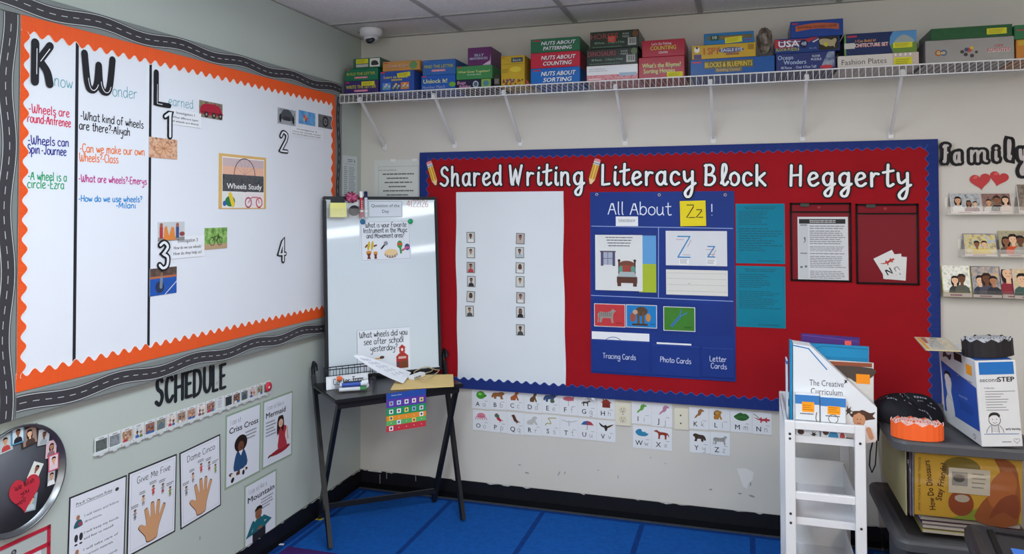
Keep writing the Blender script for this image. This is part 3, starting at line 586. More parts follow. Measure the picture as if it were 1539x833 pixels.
for nm, pts, title, lab in [('GIVE', ((191, 714), (264, 681), (264, 800), (191, 836)), 'Give Me Five', 'black edged Give Me Five poster with a large hand'), ('D', ((270, 681), (331, 652), (331, 760), (270, 797)), 'Dame Cinco', 'black edged Dame Cinco poster with a large hand')]:
    P, m, w, h = poster(*pts, '#2b2c30', .0055, off=.0008)
    P.frame(w*.06, h*.05, w*.94, h*.955, .0008, '#9aa0a8', 2)
    P.hand(title, w*.16, h*.83, w*.86, h*.83, h*.05, .0022, '#35363c', 3)
    shape(P, HAND, w*.2-.002, h*.06-.002, w*.58+.004, h*.46+.004, '#4a2f24', 3); shape(P, HAND, w*.2+.0012, h*.06+.0012, w*.58-.0024, h*.46-.0024, '#c9976e', 4)
    for (x, y, c, sk) in ((.14, .40, '#8a8e92', '#7c8084'), (.30, .53, '#c9a88a', '#8a8e96'), (.50, .60, '#c4454a', '#c4454a'), (.70, .57, '#8a8e96', '#b03a4a'), (.86, .49, '#8a9a4a', '#8a9a4a')):
        kid(P, w*x, h*y, h*.13, c, sk); P.lines(w*(x-.08), h*(y+.145), w*(x+.08), h*(y+.185), 2, '#3c3d42', 3, seed=int(x*50))
    P.build('hand_poster', m, label=lab, cat='poster', group='hand signal posters')
P, m, w, h = poster((101, 751), (188, 713), (188, 856), (101, 900), '#2b2c30', .005)
P.text('Pre-K Classroom Rules', w*.42, h*.89, h*.028, '#2a2b30', 2, w=w*.62, bold=.012, shear=.1); P.rect(w*.11, h*.877, w*.73, h*.881, '#2a2b30', 2); P.ell(w*.82, h*.89, .008, .006, '#3a3b40', 2)
for i, (t1, t2, c) in enumerate((('I will listen and follow', 'directions.', '#2f5f6a'), ('I will keep my hands', 'and feet to myself.', '#33363a'), ('I will take care of', 'classroom materials.', '#8a3a44'), ('I will use kind words', 'with my friends.', '#3a5a8a'))):
    y = h*(.745-.17*i); P.text(t1, w*.26, y, h*.024, '#33343a', 2, 'l', w=w*.6); P.text(t2, w*.26, y-h*.06, h*.024, '#33343a', 2, 'l', w=w*(.3 if i == 0 else .52))
    if i == 1:
        for d in (0, .08): P.ell(w*(.13+d), y-h*.01, .007, .012, c, 2); P.ell(w*(.13+d), y-h*.075, .006, .003, c, 2)
    else: P.ell(w*.15, y+h*.02, .007, .008, '#a8765a', 3); shape(P, "0,0 1,6 4,9 8,8 10,3 9,0", w*.09, y-h*.075, w*.14, h*.08, c, 2); P.ell(w*.19, y-h*.05, .008, .006, '#a0445a', 3)
P.build('rules_poster', m, label='white classroom rules poster with a black edge beside the round tray', cat='poster')
# sitting posters ----------------------------------------------------------------------------
GRN = '#8ea38c'
def sitting(pts, line1, line2, lab, draw):
    P, m, w, h = poster(*pts, GRN, .008, '#d5d9e2')
    P.hand(line1, w*.12, h*.84, w*(.42 if len(line1) < 10 else .68), h*.84, h*.045, .0013, '#5a5c64', 2)
    P.text(line2, w*.10, h*.725, h*.078, '#1e1f24', 2, 'l', w=w*(.82 if len(line2) > 7 else .64), bold=.03)
    draw(P, w, h); P.build('sitting_poster', m, label=lab, cat='poster', group='sitting posters with green edges')
def d1(P, w, h):
    P.lines(w*.55, h*.54, w*.9, h*.68, 3, '#8a8d96', 2, seed=4)
    shape(P, "3,0 5,4 9,4 10,1 6,-1", w*.12, h*.13, w*.5, h*.12, '#5a3326', 3); shape(P, "0,4 1,1.5 4,0 4,3 2,5", w*.1, h*.13, w*.3, h*.12, '#5a3326', 3); shape(P, "1,0 1.6,7 3.6,10 6.4,10 8.6,7 9.4,.6", w*.2, h*.19, w*.42, h*.27, '#274a72', 4)
    P.rect(w*.16, h*.09, w*.30, h*.17, '#d9d9d9', 4); P.rect(w*.40, h*.12, w*.56, h*.18, '#d9d9d9', 4); P.ell(w*.2, h*.085, w*.05, h*.03, '#1a1a1d', 5, rot=.8); P.ell(w*.5, h*.12, w*.035, h*.035, '#1a1a1d', 5)
    P.ell(w*.42, h*.54, w*.18, h*.115, '#231815', 5); P.ell(w*.42, h*.5, w*.085, h*.07, '#6b4332', 6); shape(P, "0,10 5,0 10,10", w*.36, h*.37, w*.12, h*.07, '#d8dade', 6, sm=False); P.rect(w*.385, h*.475, w*.455, h*.483, '#3a1f18', 7)
    for d in (.39, .45): P.ell(w*d, h*.51, .0012, .0012, '#1a0f0c', 7, 6)
def d2(P, w, h):
    P.lines(w*.1, h*.44, w*.44, h*.68, 5, '#8a8d96', 2, seed=9)
    shape(P, "0,.6 3,2.4 5,3 8,3.4 10,2.4 8,.4 4,-.4", w*.2, h*.13, w*.72, h*.24, '#8f2330', 3); shape(P, "2,0 2.6,6 1.4,9 3,10 7,10 8.6,8.8 7.6,5 9,0", w*.42, h*.2, w*.42, h*.32, '#a8323e', 4)
    shape(P, "1.4,0 .6,5 2,9.4 5,10 8,9.4 9.2,5 8,1 5,4", w*.44, h*.40, w*.28, h*.29, '#2a1a17', 5); P.ell(w*.585, h*.575, w*.075, h*.062, '#d8ab93', 6); P.rib([(w*.8, h*.47), (w*.84, h*.3)], w*.05, '#d8ab93', 3); P.ell(w*.22, h*.145, w*.05, h*.014, '#1c1516', 4, rot=.4)
    P.rect(w*.555, h*.553, w*.615, h*.559, '#8f3a3a', 7)
    for d in (.56, .61): P.ell(w*d, h*.583, .0012, .0012, '#1a0f0c', 7, 6)
def d3(P, w, h):
    P.lines(w*.5, h*.52, w*.9, h*.69, 4, '#8a8d96', 2, seed=14)
    shape(P, "1,0 1.4,7 4,10 7,10 9.4,7 9,0", w*.22, h*.2, w*.4, h*.24, '#1f6470', 4); P.rib([(w*.26, h*.4), (w*.12, h*.26), (w*.3, h*.29)], w*.10, '#1f6470', 5); P.rib([(w*.58, h*.4), (w*.76, h*.33), (w*.55, h*.29)], w*.10, '#1f6470', 5)
    P.ell(w*.46, h*.29, w*.08, h*.02, '#8a5a42', 7); shape(P, "0,0 0,9 10,10 10,0 7,-1 3,-1", w*.24, h*.13, w*.4, h*.14, '#23242c', 5, sm=False); P.rib([(w*.34, h*.13), (w*.34, h*.06), (w*.24, h*.045)], w*.05, '#b9bdc4', 4); P.rib([(w*.56, h*.14), (w*.52, h*.07)], w*.07, '#1c1c20', 5)
    P.ell(w*.42, h*.5, w*.1, h*.075, '#8a5a42', 6); shape(P, "0,3 0,7 3,10 7,10 10,7 10,3 8.6,5 5,6 1.6,5", w*.31, h*.5, w*.22, h*.11, '#1b1615', 7, sm=False)
    P.rect(w*.39, h*.462, w*.45, h*.469, '#4a2420', 7)
    for d in (.385, .455): P.ell(w*d, h*.505, .0012, .0012, '#1a0f0c', 7, 6)
sitting(((338, 625), (391, 605), (391, 709), (338, 737)), 'I can sit', 'Criss Cross', 'green edged poster of a child sitting criss cross in a blue jumper', d1)
sitting(((394, 604), (439.5, 587), (438.5, 684), (394, 706)), 'I can sit like a', 'Mermaid', 'green edged poster of a girl in a red dress', d2)
sitting(((366, 732), (414, 704.5), (416, 805), (367, 838)), 'I can sit like a', 'Mountain', 'green edged poster of a boy hugging his knees', d3)
# ------------------------------------------------------------------ round tray on the wall
yc, zc = lw(20, 721); rr = lw(90.5, 700)[0]-yc
t = empty('round_tray', FL(yc, zc, .004), 'round dark metal tray with a silver rim on the left wall', 'tray')
P = Mb(); P.lathe([(.001, .001), (rr*.92, .001), (rr*.93, .004), (.001, .0045)], M('#56585f', .5, metal=.1, noise=.05, nscale=5), 64); P.build('tray_face', parent=t)
P = Mb(); P.lathe([(rr*.90, .003), (rr*.93, .005), (rr*.965, .020), (rr*.985, .023), (rr, .020), (rr*.985, .010), (rr*.93, 0)], M('#77797c', .3, metal=.85), 64, cap=False); P.build('tray_rim', parent=t)
hp = lw(36, 740, .01); P = Mb(t=.0008); k = .098
pts = heart(P, 0, 0, .049, None); P.prism([(a, b*1.22) for a, b in pts], 0, .0008, '#b8303f')
P.hand('We Wish', -.032, .014, .032, .02, .009, .0016, '#3a1418'); P.hand('you', -.014, -.006, .014, -.003, .009, .0016, '#3a1418'); P.hand('well', -.028, -.03, .004, -.027, .009, .0016, '#3a1418')
P.build('paper_heart', FL(hp[0], hp[1], .0125, .02), label='red paper heart with handwritten message on the round tray', cat='heart')
for i, (px, py, w, h, rot, bg, sh, lab) in enumerate([
    (8, 667, .042, .05, .1, '#b9c2c4', '#b8433f', 'portrait of a child in coral red'), (26, 654, .042, .05, .02, '#4f8fb0', '#25252b', 'portrait with blue edge, child in black'),
    (44.5, 656, .056, .058, .12, '#3a3230', '#4a3a34', 'dark portrait of a person with long hair'), (65, 657, .038, .046, -.1, '#b4b8ba', '#9aa0a4', 'pale grey portrait above the pink ones'),
    (77, 675, .036, .05, -.06, '#d4b4bc', '#8a6a70', 'pink edged portrait above another pink one'), (79.5, 695, .036, .05, 0, '#c4566e', '#d8c4c8', 'portrait with a deep pink edge'),
    (77, 719, .030, .048, -.05, '#2c2e32', '#e0e0e0', 'black portrait of a child in white'), (53, 708, .036, .048, -.5, '#d8d8d2', '#e0dcd4', 'tilted portrait tucked behind the heart'), (46.5, 755, .036, .05, -.15, '#8fa6ac', '#b8c4c8', 'blue grey portrait under the heart')]):
    y, z = lw(px, py, .01); P = Mb(w, h, .0006); P.sheet(bg); P.rect(w*.1, h*.08, w*.9, h*.92, {1: '#c8d4d8', 2: '#9a7f72', 6: '#b4b6b8', 5: '#dcc8cc'}.get(i, bg), 1)
    person(P, w*.5, h*.08, h*.8, SKIN[i % 6], HAIR[i % 5], sh, 2, long=i in (2, 4))
    c, s = math.cos(rot), math.sin(rot); off = (.0095, .0118)[i % 2] if i not in (7, 8) else .0102
    P.build('portrait_photo', FL(y-(w/2*c-h/2*s), z-(w/2*s+h/2*c), off, rot), label=lab+' on the round tray', cat='photo', group='portraits on the round tray')
# red edged pocket at the lower left corner
A, B = lw(-30, 840), lw(75, 788); w, z1 = B[0]-A[0], B[1]; h = .33; 
t = empty('file_pocket', FL(A[0], z1-h, .0008), 'red edged clear wall pocket below the round tray', 'pocket')
P = Mb(w, h, .0012); P.box((0, 0, 0), (w, h, .0008), M('#c4cbc8', .25, alpha=.6)); P.rect(.012, .012, w-.03, h-.055, '#cfd0d6', 1); P.build('pocket_sleeve', parent=t)
P = Mb(w, h, .001); red = M('#b4283c', .5)
for a, b in (((0, 0), (w, .011)), ((0, h-.011), (w, h)), ((0, 0), (.011, h)), ((w-.011, 0), (w, h)), ((0, h-.062), (w, h-.05))): P.box((*a, .0012), (*b, .0028), red)
P.build('pocket_edging', parent=t); P = Mb(); P.lathe([(.004, .0013), (.0075, .0013), (.0075, .003), (.004, .003), (.004, .0013)], M('#6a6a6e', .3, metal=.8), 20, w*.45, h-.032, cap=False); P.build('eyelet', parent=t)
# page of print on the left wall beside the corner
y0, z0 = -.20, 1.50; P = Mb(.155, .25, .0006); P.sheet('#c9d0d3'); P.lines(.05, .215, .11, .235, 2, '#6a7076', 1, seed=3, al='c'); P.rect(.02, .205, .14, .2065, '#70767c', 1); P.lines(.015, .03, .055, .195, 16, '#8d949a', 1, seed=5); P.lines(.065, .03, .14, .195, 20, '#8d949a', 1, seed=6); shape(P, "3,0 5,10 8,4 10,1", .118, .218, .016, .018, '#4a5056', 1)
m, w, h = onleft((514.5, 219), (541, 330), .001); P.build('notice_page', FL(lw(514.5, 219)[0], lw(516, 219)[1]-.30, .0008), label='printed notice page on the left wall beside the corner', cat='paper')
# ================================================================== BACK WALL: the red board
RB = 0.016                                          # front of the red board
ax, az = bw(631, 229, RB); bx_, bz_ = bw(1409.5, 209.5, RB); cz0 = bw(697, 582.5, RB)[1]; cz1 = bw(1172, 619.5, RB)[1]
zl = (cz0+cz1)/2; zh = (az+bz_)/2
q = Mb(); W_, H_ = bx_-ax, zh-zl; q.box((0, 0, -.011), (W_, H_, 0), M('#96111c', .7, spec=.12, noise=.06, nscale=5, bump=.25, bscale=7)); q.build('red_bulletin_board', FB(ax, zl, RB), label='large red paper bulletin board on the back wall', cat='bulletin board')
BLU = M('#1e3276', .6, spec=.2, wave=('X', 75), bump=.5); BED = '#3d5aa6'
for lab, mtx, args in [
    ('blue scalloped border strip along the top of the red board', fr((bx_, -RB-.0012, zh), (-1, 0, 0), (0, 0, -1)), (W_, .030, .012, .042)),
    ('blue scalloped border strip along the bottom of the red board', fr((ax, -RB-.0046, zl), (1, 0, 0), (0, 0, 1)), (W_, .044, .014, .048)),
    ('blue scalloped border strip down the left edge of the red board', fr((ax, -RB-.0026, zh-.024), (0, 0, -1), (1, 0, 0)), (H_-.062, .037, .014, .046)),
    ('blue scalloped border strip down the right edge of the red board', fr((bx_, -RB-.0026, zl+.038), (0, 0, 1), (-1, 0, 0)), (H_-.062, .036, .014, .044))]:
    scallop(*args, BLU, BED).build('border_strip', mtx, label=lab, cat='border strip', group='blue scalloped border strips')
# torn scrap at the lower border
x, z = bw(886, 594, RB); P = Mb(t=.001)
P.prism([(-.028, .012), (-.012, .018), (-.004, -.006), (-.03, -.02)], 0, .0012, '#d9dbe0'); P.prism([(.0, .006), (.018, .004), (.03, -.026), (.012, -.02)], 0, .0014, '#d3d6dc'); P.prism([(-.012, .016), (.0, .012), (.01, -.02), (-.008, -.022)], 0, .001, '#8f8d88')
P.build('torn_paper', FB(x, z, RB+.004), label='torn white paper scrap on the blue lower border', cat='paper')
# ------------------------------------------------------------------ big chart paper with portraits
CP = RB+.0004
m, w, h = onback((686.5, 289), (849, 583), CP)
P = Mb(); nx, nz = 24, 34; r_ = random.Random(2); vs = []; fs = []
for j in range(nz+1):
    for i in range(nx+1):
        u, v = i/nx, j/nz; x = w*u+(.004*math.sin(v*5+1)+.002*math.sin(v*17) if i in (0, nx) else 0)
        b = .0016+.0011*math.sin(3.1*u+7*v)*math.sin(9*u-4*v+1)+.0008*math.sin(17*u+5*v)*(1-v); vs.append((x, h*v, max(.0003, b) if 0 < j < nz else .0004))
for j in range(nz):
    for i in range(nx): a = j*(nx+1)+i; fs.append((a, a+1, a+nx+2, a+nx+1))
P.add(vs, fs, M('#d6dde3', .38, noise=.015, nscale=4), True); P.build('chart_paper', m, label='large blank white chart paper on the red board', cat='paper')
por = [(708, 357, 'in a white vest'), (708, 380, 'in pale clothes, second in the left column'), (708, 402, 'in a red jumper'), (708.5, 423, 'in dark clothes, fourth in the left column'), (707.5, 445.5, 'with dark curly hair'), (706.5, 468, 'in a grey top, lowest of the left column'),
       (782, 358.5, 'in a pale top, highest of the right column'), (781.5, 380, 'with a dark fringe and pale blue shirt'), (781.5, 402.5, 'with a dark jacket over white'), (782, 423.5, 'in a white shirt, fourth in the right column'), (782.5, 447.5, 'in white, fifth in the right column'), (782.5, 469.5, 'with long black hair'), (782.5, 496, 'in dark grey, lowest of the right column')]
shc = ['#dcdcdc', '#cfd2cc', '#b5404a', '#2e3034', '#c9cacc', '#4a4d50', '#b8a8a4', '#a9b8c4', '#dadada', '#c4c8c8', '#d6d6d6', '#26262a', '#43464c']
for i, (px, py, s) in enumerate(por):
    x, z = bw(px, py, CP); w, h = .0455, .056; P = Mb(w, h, .0007); P.sheet('#5f5d5a'); P.rect(.0032, .0032, w-.0032, h-.0032, ['#c4c2be', '#c9c8c2', '#b5aca8', '#c8c8c8'][i % 4], 1)
    person(P, w*.5, .0033, h*.82, ['#5f4436', '#9a7a66', '#8a6252', '#7a5c4c'][i % 4], HAIR[i % 5], shc[i], 2, long=i in (4, 8, 11))
    P.build('portrait_photo', FB(x-w/2, z-h/2, CP+.0032, [0.02, 0, 0, -.02, -.05, .04, -.04, .02, -.04, 0, -.02, .01, .01][i]), label='small framed portrait '+s+' on the chart paper', cat='photo', group='portraits on the white chart paper')
# ------------------------------------------------------------------ cut-out words
def brush(word, px0, px1, base0, base1, caph, lab, skip=' ', tab=BR, dup=None, off=RB+.003, group=None, lean=0.0, core='#e9eaec'):
    tot = sum(tab.get(c, GL[' '])[0] for c in word); a, b = bw(px0, base0, off), bw(px1, base1, off); k = (b[0]-a[0])/tot; cur = 0; ky = caph/16; seen = {}
    for i, ch in enumerate(word):
        adv, ss = glyph(ch, tab); seen[ch] = seen.get(ch, 0)+1
        f = cur/tot; ox = a[0]+k*cur; oz = a[1]+(b[1]-a[1])*f; cur += adv
        kk = (k+ky)/2; P = Mb(t=.0014); st = [[Vector((p.x*k*.80, p.y*ky)) for p in s] for s in ss]
        for s in st: P.rib(s, caph*.265, '#17171b', zz=.0014, th=.0014, var=.12)
        for s in st: P.rib(s, caph*.125, core, zz=.0022, var=.2)
        ordn = '' if word.count(ch) == 1 else ('first ' if seen[ch] == 1 else 'second ' if seen[ch] == 2 else 'third ')
        P.build('cutout_letter', FB(ox, oz, off+.0026*(i % 2)), label=lab % (ordn, ('capital ' if ch.isupper() else '')+'letter '+ch), cat='letter', group=group)
brush('Shared', 661, 758, 279.5, 277.5, .098, 'white cut-out %s%s in the word Shared on the red board', group='cut-out letters of the word Shared')
brush('Writing', 765, 882, 278, 278, .098, 'white cut-out %s%s in the word Writing on the red board', group='cut-out letters of the word Writing')
brush('Literacy', 902, 1050, 278, 277.5, .098, 'white cut-out %s%s in the word Literacy on the red board', group='cut-out letters of the word Literacy', off=RB+.0056)
brush('Block', 1058, 1156, 278, 279, .094, 'white cut-out %s%s in the word Block on the red board', group='cut-out letters of the word Block')
brush('Heggerty', 1185, 1374, 279, 280.5, .092, 'white cut-out %s%s in the rightmost word on the red board', group='cut-out letters of the rightmost word')
for (e, t_, lab) in (((645, 243), (656.5, 281), 'yellow cut-out pencil before the word Shared'), ((899, 239), (887, 279.5), 'yellow cut-out pencil between the words Writing and Literacy')):
    A, B = Vector(bw(*e, RB)), Vector(bw(*t_, RB)); L = (A-B).length; d = (A-B)/L; P = Mb(t=.0012); hw = .0155
    P.prism([(-hw-.002, L*.28), (hw+.002, L*.28), (hw+.002, L), (-hw-.002, L)], 0, .0012, '#5a4326'); P.prism([(-hw-.002, L*.28), (0, -.004), (hw+.002, L*.28)], 0, .0012, '#5a4326')
    P.rect(-hw, L*.25, hw, L*.78, '#dca544', 1); P.rect(-hw*.4, L*.25, hw*.4, L*.78, '#f0c04f', 2); P.rect(-hw*.45, L*.25, -hw*.3, L*.78, '#7a5a2c', 3); P.rect(hw*.3, L*.25, hw*.45, L*.78, '#7a5a2c', 3)
    P.poly([(-hw, L*.25), (0, 0), (hw, L*.25)], '#e6c59a', 1); P.poly([(-hw*.28, L*.07), (0, 0), (hw*.28, L*.07)], '#2a2320', 2); P.rect(-hw, L*.78, hw, L*.9, '#c9cdd2', 1); P.rect(-hw, L*.82, hw, L*.84, '#3a3f4c', 2)
    P.poly([(-hw, L*.9), (hw, L*.9), (hw, L*.97), (hw*.5, L), (-hw*.5, L), (-hw, L*.97)], '#dd8794', 1)
    P.build('cutout_pencil', fr((B.x, -RB-.0045, B.y), (d.y, 0, -d.x), (d.x, 0, d.y)), label=lab, cat='pencil')
# ------------------------------------------------------------------ blue pocket chart
PC = RB+.003
m, w, h = onback((887, 289), (1106, 574), PC)
mi_ = m.inverted()
def pc(px, py, off=PC):
    v = mi_ @ at(px, py, y=-off); return v.x, v.y
t = empty('pocket_chart', m, 'dark blue hanging pocket chart titled All About on the red board', 'pocket chart')
PB = M('#1b3580', .5, spec=.15, noise=.08, nscale=4, bump=.3, bscale=9)
P = Mb(w, h, .002); P.box((0, 0, 0), (w, h, .002), PB)
A, B = pc(913, 322.5), pc(1009.5, 323.5); P.hand('All About', *A, *B, .040, .0046, '#dfe8f4', 1, GL); A = pc(1067, 324); P.hand('!', A[0], A[1], A[0]+.018, A[1], .034, .0046, '#dfe8f4')
for a, b in (((889, 340), (1101.5, 343.5)), ((989.8, 342), (989.5, 447)), ((888.5, 444), (1102, 453))):
    A, B = pc(*a), pc(*b); P.rib([A, B], .0034, '#8fa3d4', 1, caps=False)
P.build('chart_panel', parent=t)
for i, (px, py) in enumerate(((897, 292.5), (991, 293), (1090, 293))):
    A = pc(px, py); P = Mb(); P.lathe([(.004, .002), (.0075, .002), (.0075, .0034), (.004, .0034), (.004, .002)], M('#b9a9a4', .3, metal=.7), 18, *A, cap=False); P.build('grommet', parent=t, label='metal grommet')
for tl, br, tx in (((888.5, 513.5), (977, 558), [('Tracing Cards', (906, 538), (956, 541))]), ((981, 520), (1052, 563), [('Photo Cards', (992, 543.5), (1039, 547))]), ((1055.5, 523), (1104, 566), [('Letter', (1066, 542.5), (1092.5, 544)), ('Cards', (1068, 553), (1092.5, 555))])):
    A, B = pc(tl[0], br[1]), pc(br[0], tl[1]); P = Mb(t=.0062); P.rbox((A[0], A[1], .0046), (B[0], B[1], .0062), PB, .0015, 1); P.rect(A[0]+.002, B[1]-.006, B[0]-.002, B[1]-.004, '#2f4c9a', 1)
    for s, a, b in tx: a, b = pc(*a), pc(*b); P.hand(s, *a, *b, .0155, .0025, '#c9d2ea', 2)
    P.build('card_pocket', parent=t, label='blue pocket marked '+tx[0][0])
CLR = FILMM(.0)
for tl, br in (((893.5, 349), (988, 441)), ((999.5, 345), (1094.5, 403)), ((999.5, 404.5), (1095, 448)), ((890, 453), (990, 495)), ((995, 458), (1100, 501))):
    A, B = pc(tl[0], br[1]), pc(br[0], tl[1]); P = Mb(); P.box((A[0], A[1], .0075), (B[0], B[1], .0078), CLR); P.build('clear_sleeve', parent=t, label='clear plastic sleeve')
def on(tl, br, lab, name='picture_card', cat='card', col='#e4e6ea', dz=.0028, rot=0.0, group='cards in the blue pocket chart'):
    mm, w, h = onback(tl, br, PC+dz, rot); P = Mb(w, h, .0008); P.sheet(col); return P, w, h, lambda: P.build(name, mm, label=lab, cat=cat, group=group)
P, w, h, fin = on((1022, 302), (1061, 340), 'yellow card with capital and small letter z on the pocket chart', col='#e3cf1e', dz=.0095, rot=.02); P.hand('Z', w*.2, h*.34, w*.62, h*.34, h*.31, .0042, '#23231f'); P.hand('z', w*.58, h*.34, w*.92, h*.34, h*.30, .0042, '#23231f'); fin()
P, w, h, fin = on((925.5, 325.5), (959, 340), 'small white Literature label on the pocket chart', 'label_card', dz=.0035); P.text('Literature', w*.5, h*.52, h*.24, '#2a2c34', w=w*.74); P.rect(w*.14, h*.44, w*.86, h*.465, '#2a2c34'); fin()
P, w, h, fin = on((894.5, 353), (966, 438), 'white storybook page with a window and a bed in the pocket chart', 'storybook_page', 'paper', col='#dfe2e2', dz=.0045)
P.lines(w*.2, h*.78, w*.82, h*.98, 4, '#4a4d52', 1, .3, 3, 'c')
P.rect(w*.1, h*.69, w*.44, h*.71, '#4a3f4a', 2); P.rect(w*.16, h*.46, w*.38, h*.69, '#aab2c4', 1); P.rect(w*.265, h*.46, w*.275, h*.69, '#5a5f7a', 2); P.rect(w*.16, h*.57, w*.38, h*.58, '#5a5f7a', 2)
for a in (.12, .37): P.rect(w*a, h*.44, w*(a+.055), h*.69, '#574f78', 3)
for a in (.49, .82): P.rect(w*a, h*.1, w*(a+.035), h*.52, '#4a2f28', 2); P.ell(w*(a+.018), h*.54, w*.03, w*.03, '#4a2f28', 3)
P.ell(w*.67, h*.48, w*.16, h*.06, '#7a4a3c', 2); P.rect(w*.51, h*.3, w*.83, h*.48, '#7a4a3c', 2); P.ell(w*.55, h*.38, w*.05, h*.07, '#5a9a8a', 3); P.ell(w*.8, h*.38, w*.05, h*.07, '#5a9a8a', 3); P.rect(w*.58, h*.3, w*.76, h*.46, '#a0483c', 3); shape(P, "1.5,10 8.5,10 10,0 0,0", w*.46, h*.24, w*.43, h*.1, '#a9b8bc', 4, sm=False); P.rect(w*.46, h*.14, w*.89, h*.25, '#5e3a30', 5)
for a in (.47, .8): P.rect(w*a, h*.08, w*(a+.08), h*.16, '#5e3a30', 5)
fin()
P, w, h, fin = on((960, 354), (986.5, 440), 'blue and lime picture card behind the storybook page', dz=.0034, col='#5f9fd6'); P.rect(0, 0, w, h*.5, '#a8bb33'); fin()
P, w, h, fin = on((1000.5, 347), (1093, 400.5), 'white letter formation card with blue letters and arrows', dz=.0034, col='#d9dce2')
bl = '#3d8ac0'
for (x0, x1, y0, y1, ww) in ((.2, .4, .24, .84, .006), (.69, .80, .26, .56, .0055)):
    for a, b in (((x0, y1), (x1, y1)), ((x1, y1), (x0, y0)), ((x0, y0), (x1, y0))): P.rib([(a[0]*w, a[1]*h), (b[0]*w, b[1]*h)], ww, bl, 2)
    for a in (((x0-.03, y1-.09), (x0+.1, y1-.09)), ((x1+.02, y1-.1), (x1-.04, y1-.3)), ((x1-.12, y0+.07), (x1, y0+.07))): P.rib([(p[0]*w, p[1]*h) for p in a], .0016, '#8a3a34', 3)
    P.rect((x0+x1)/2*w-.022, .03*h, (x0+x1)/2*w+.022, .2*h, '#eef0f2', 3); P.lines((x0+x1)/2*w-.019, .05*h, (x0+x1)/2*w+.019, .19*h, 4, '#8a8f98', 4, seed=int(x0*20))
fin()
P, w, h, fin = on((1001, 405), (1094, 445.5), 'blank ruled writing card with pale lines in the pocket chart', dz=.0034, col='#dcdcd6')
for a in (.15, .4, .64, .86): P.rect(w*.02, h*a, w*.98, h*a+.0012, '#a3a5a6', 1)
P.ell(w*.38, h*.46, .0022, .0022, '#3a3a3e', 2); fin()
QUAD = "0,0 .4,3 .2,6 1.5,7.6 5,7.2 7.2,8 8,9.6 8.8,9.4 10,8.2 9.2,7.4 8.6,6 8.4,3.6 8.7,0 7.6,0 7.2,3.2 3,3.2 2.2,0 1.2,0 1.4,3 .9,4.5 .7,0"
def stripes(P, x, y, w, h, c, lay):
    for k in range(7): P.rib([(x+w*(.12+k*.1), y+h*.42), (x+w*(.15+k*.1), y+h*.72)], w*.022, c, lay, caps=False)
for tl, br, col, lab in (((893, 456), (940, 492.5), '#c23a40', 'red picture card with a zebra in the pocket chart'), ((941, 457.5), (987.5, 494), '#1f7fc4', 'blue picture card with zoo animals in the pocket chart'), ((997, 460.5), (1045, 499), '#3f7f2c', 'green picture card with a blue zip in the pocket chart')):
    P, w, h, fin = on(tl, br, lab, dz=.0034, col='#dfe2e6'); P.rect(.003, .003, w-.003, h-.003, col, 1)
    if 'zebra' in lab: shape(P, QUAD, w*.1, h*.18, w*.6, h*.62, '#9a928c', 2, sm=False); stripes(P, w*.1, h*.18, w*.6, h*.62, '#35302e', 3); P.text('zebra', w*.8, h*.14, h*.09, '#4a1518', 2)
    elif 'zoo' in lab:
        P.ell(w*.5, h*.72, w*.2, h*.2, '#5a4634', 2); P.rect(w*.36, h*.1, w*.44, h*.7, '#6a5038', 3); P.rect(w*.52, h*.1, w*.6, h*.7, '#6a5038', 3); P.ell(w*.22, h*.45, w*.09, h*.2, '#a0523c', 3); P.ell(w*.72, h*.45, w*.08, h*.18, '#c48a4a', 3); P.ell(w*.3, h*.68, w*.08, h*.1, '#c4a48a', 4); P.rect(w*.2, h*.1, w*.7, h*.18, '#4a3428', 4); P.text('zoo', w*.86, h*.14, h*.09, '#0f2f4a', 2)
    else:
        P.rib([(w*.25, h*.18), (w*.52, h*.6)], .012, '#3f7fb8', 2, caps=False); P.rib([(w*.52, h*.6), (w*.56, h*.86)], .005, '#3f7fb8', 2); P.rib([(w*.52, h*.6), (w*.74, h*.76)], .005, '#3f7fb8', 2); P.rib([(w*.25, h*.18), (w*.52, h*.6)], .002, '#1f3f5a', 3, caps=False); P.text('zipper', w*.78, h*.14, h*.09, '#16300f', 2)
    fin()
P, w, h, fin = on((889.5, 498), (976, 520), 'white tracing card with a blue curve in the left pocket', dz=.0034); P.rib([(w*.38+.045*math.cos(a), .0+.034*math.sin(a)) for a in [k*math.pi/12 for k in range(13)]], .003, '#3a5f9a', 2); fin()
P, w, h, fin = on((987, 514.5), (1039, 527), 'white card edge showing in the middle pocket', dz=.0034); fin()
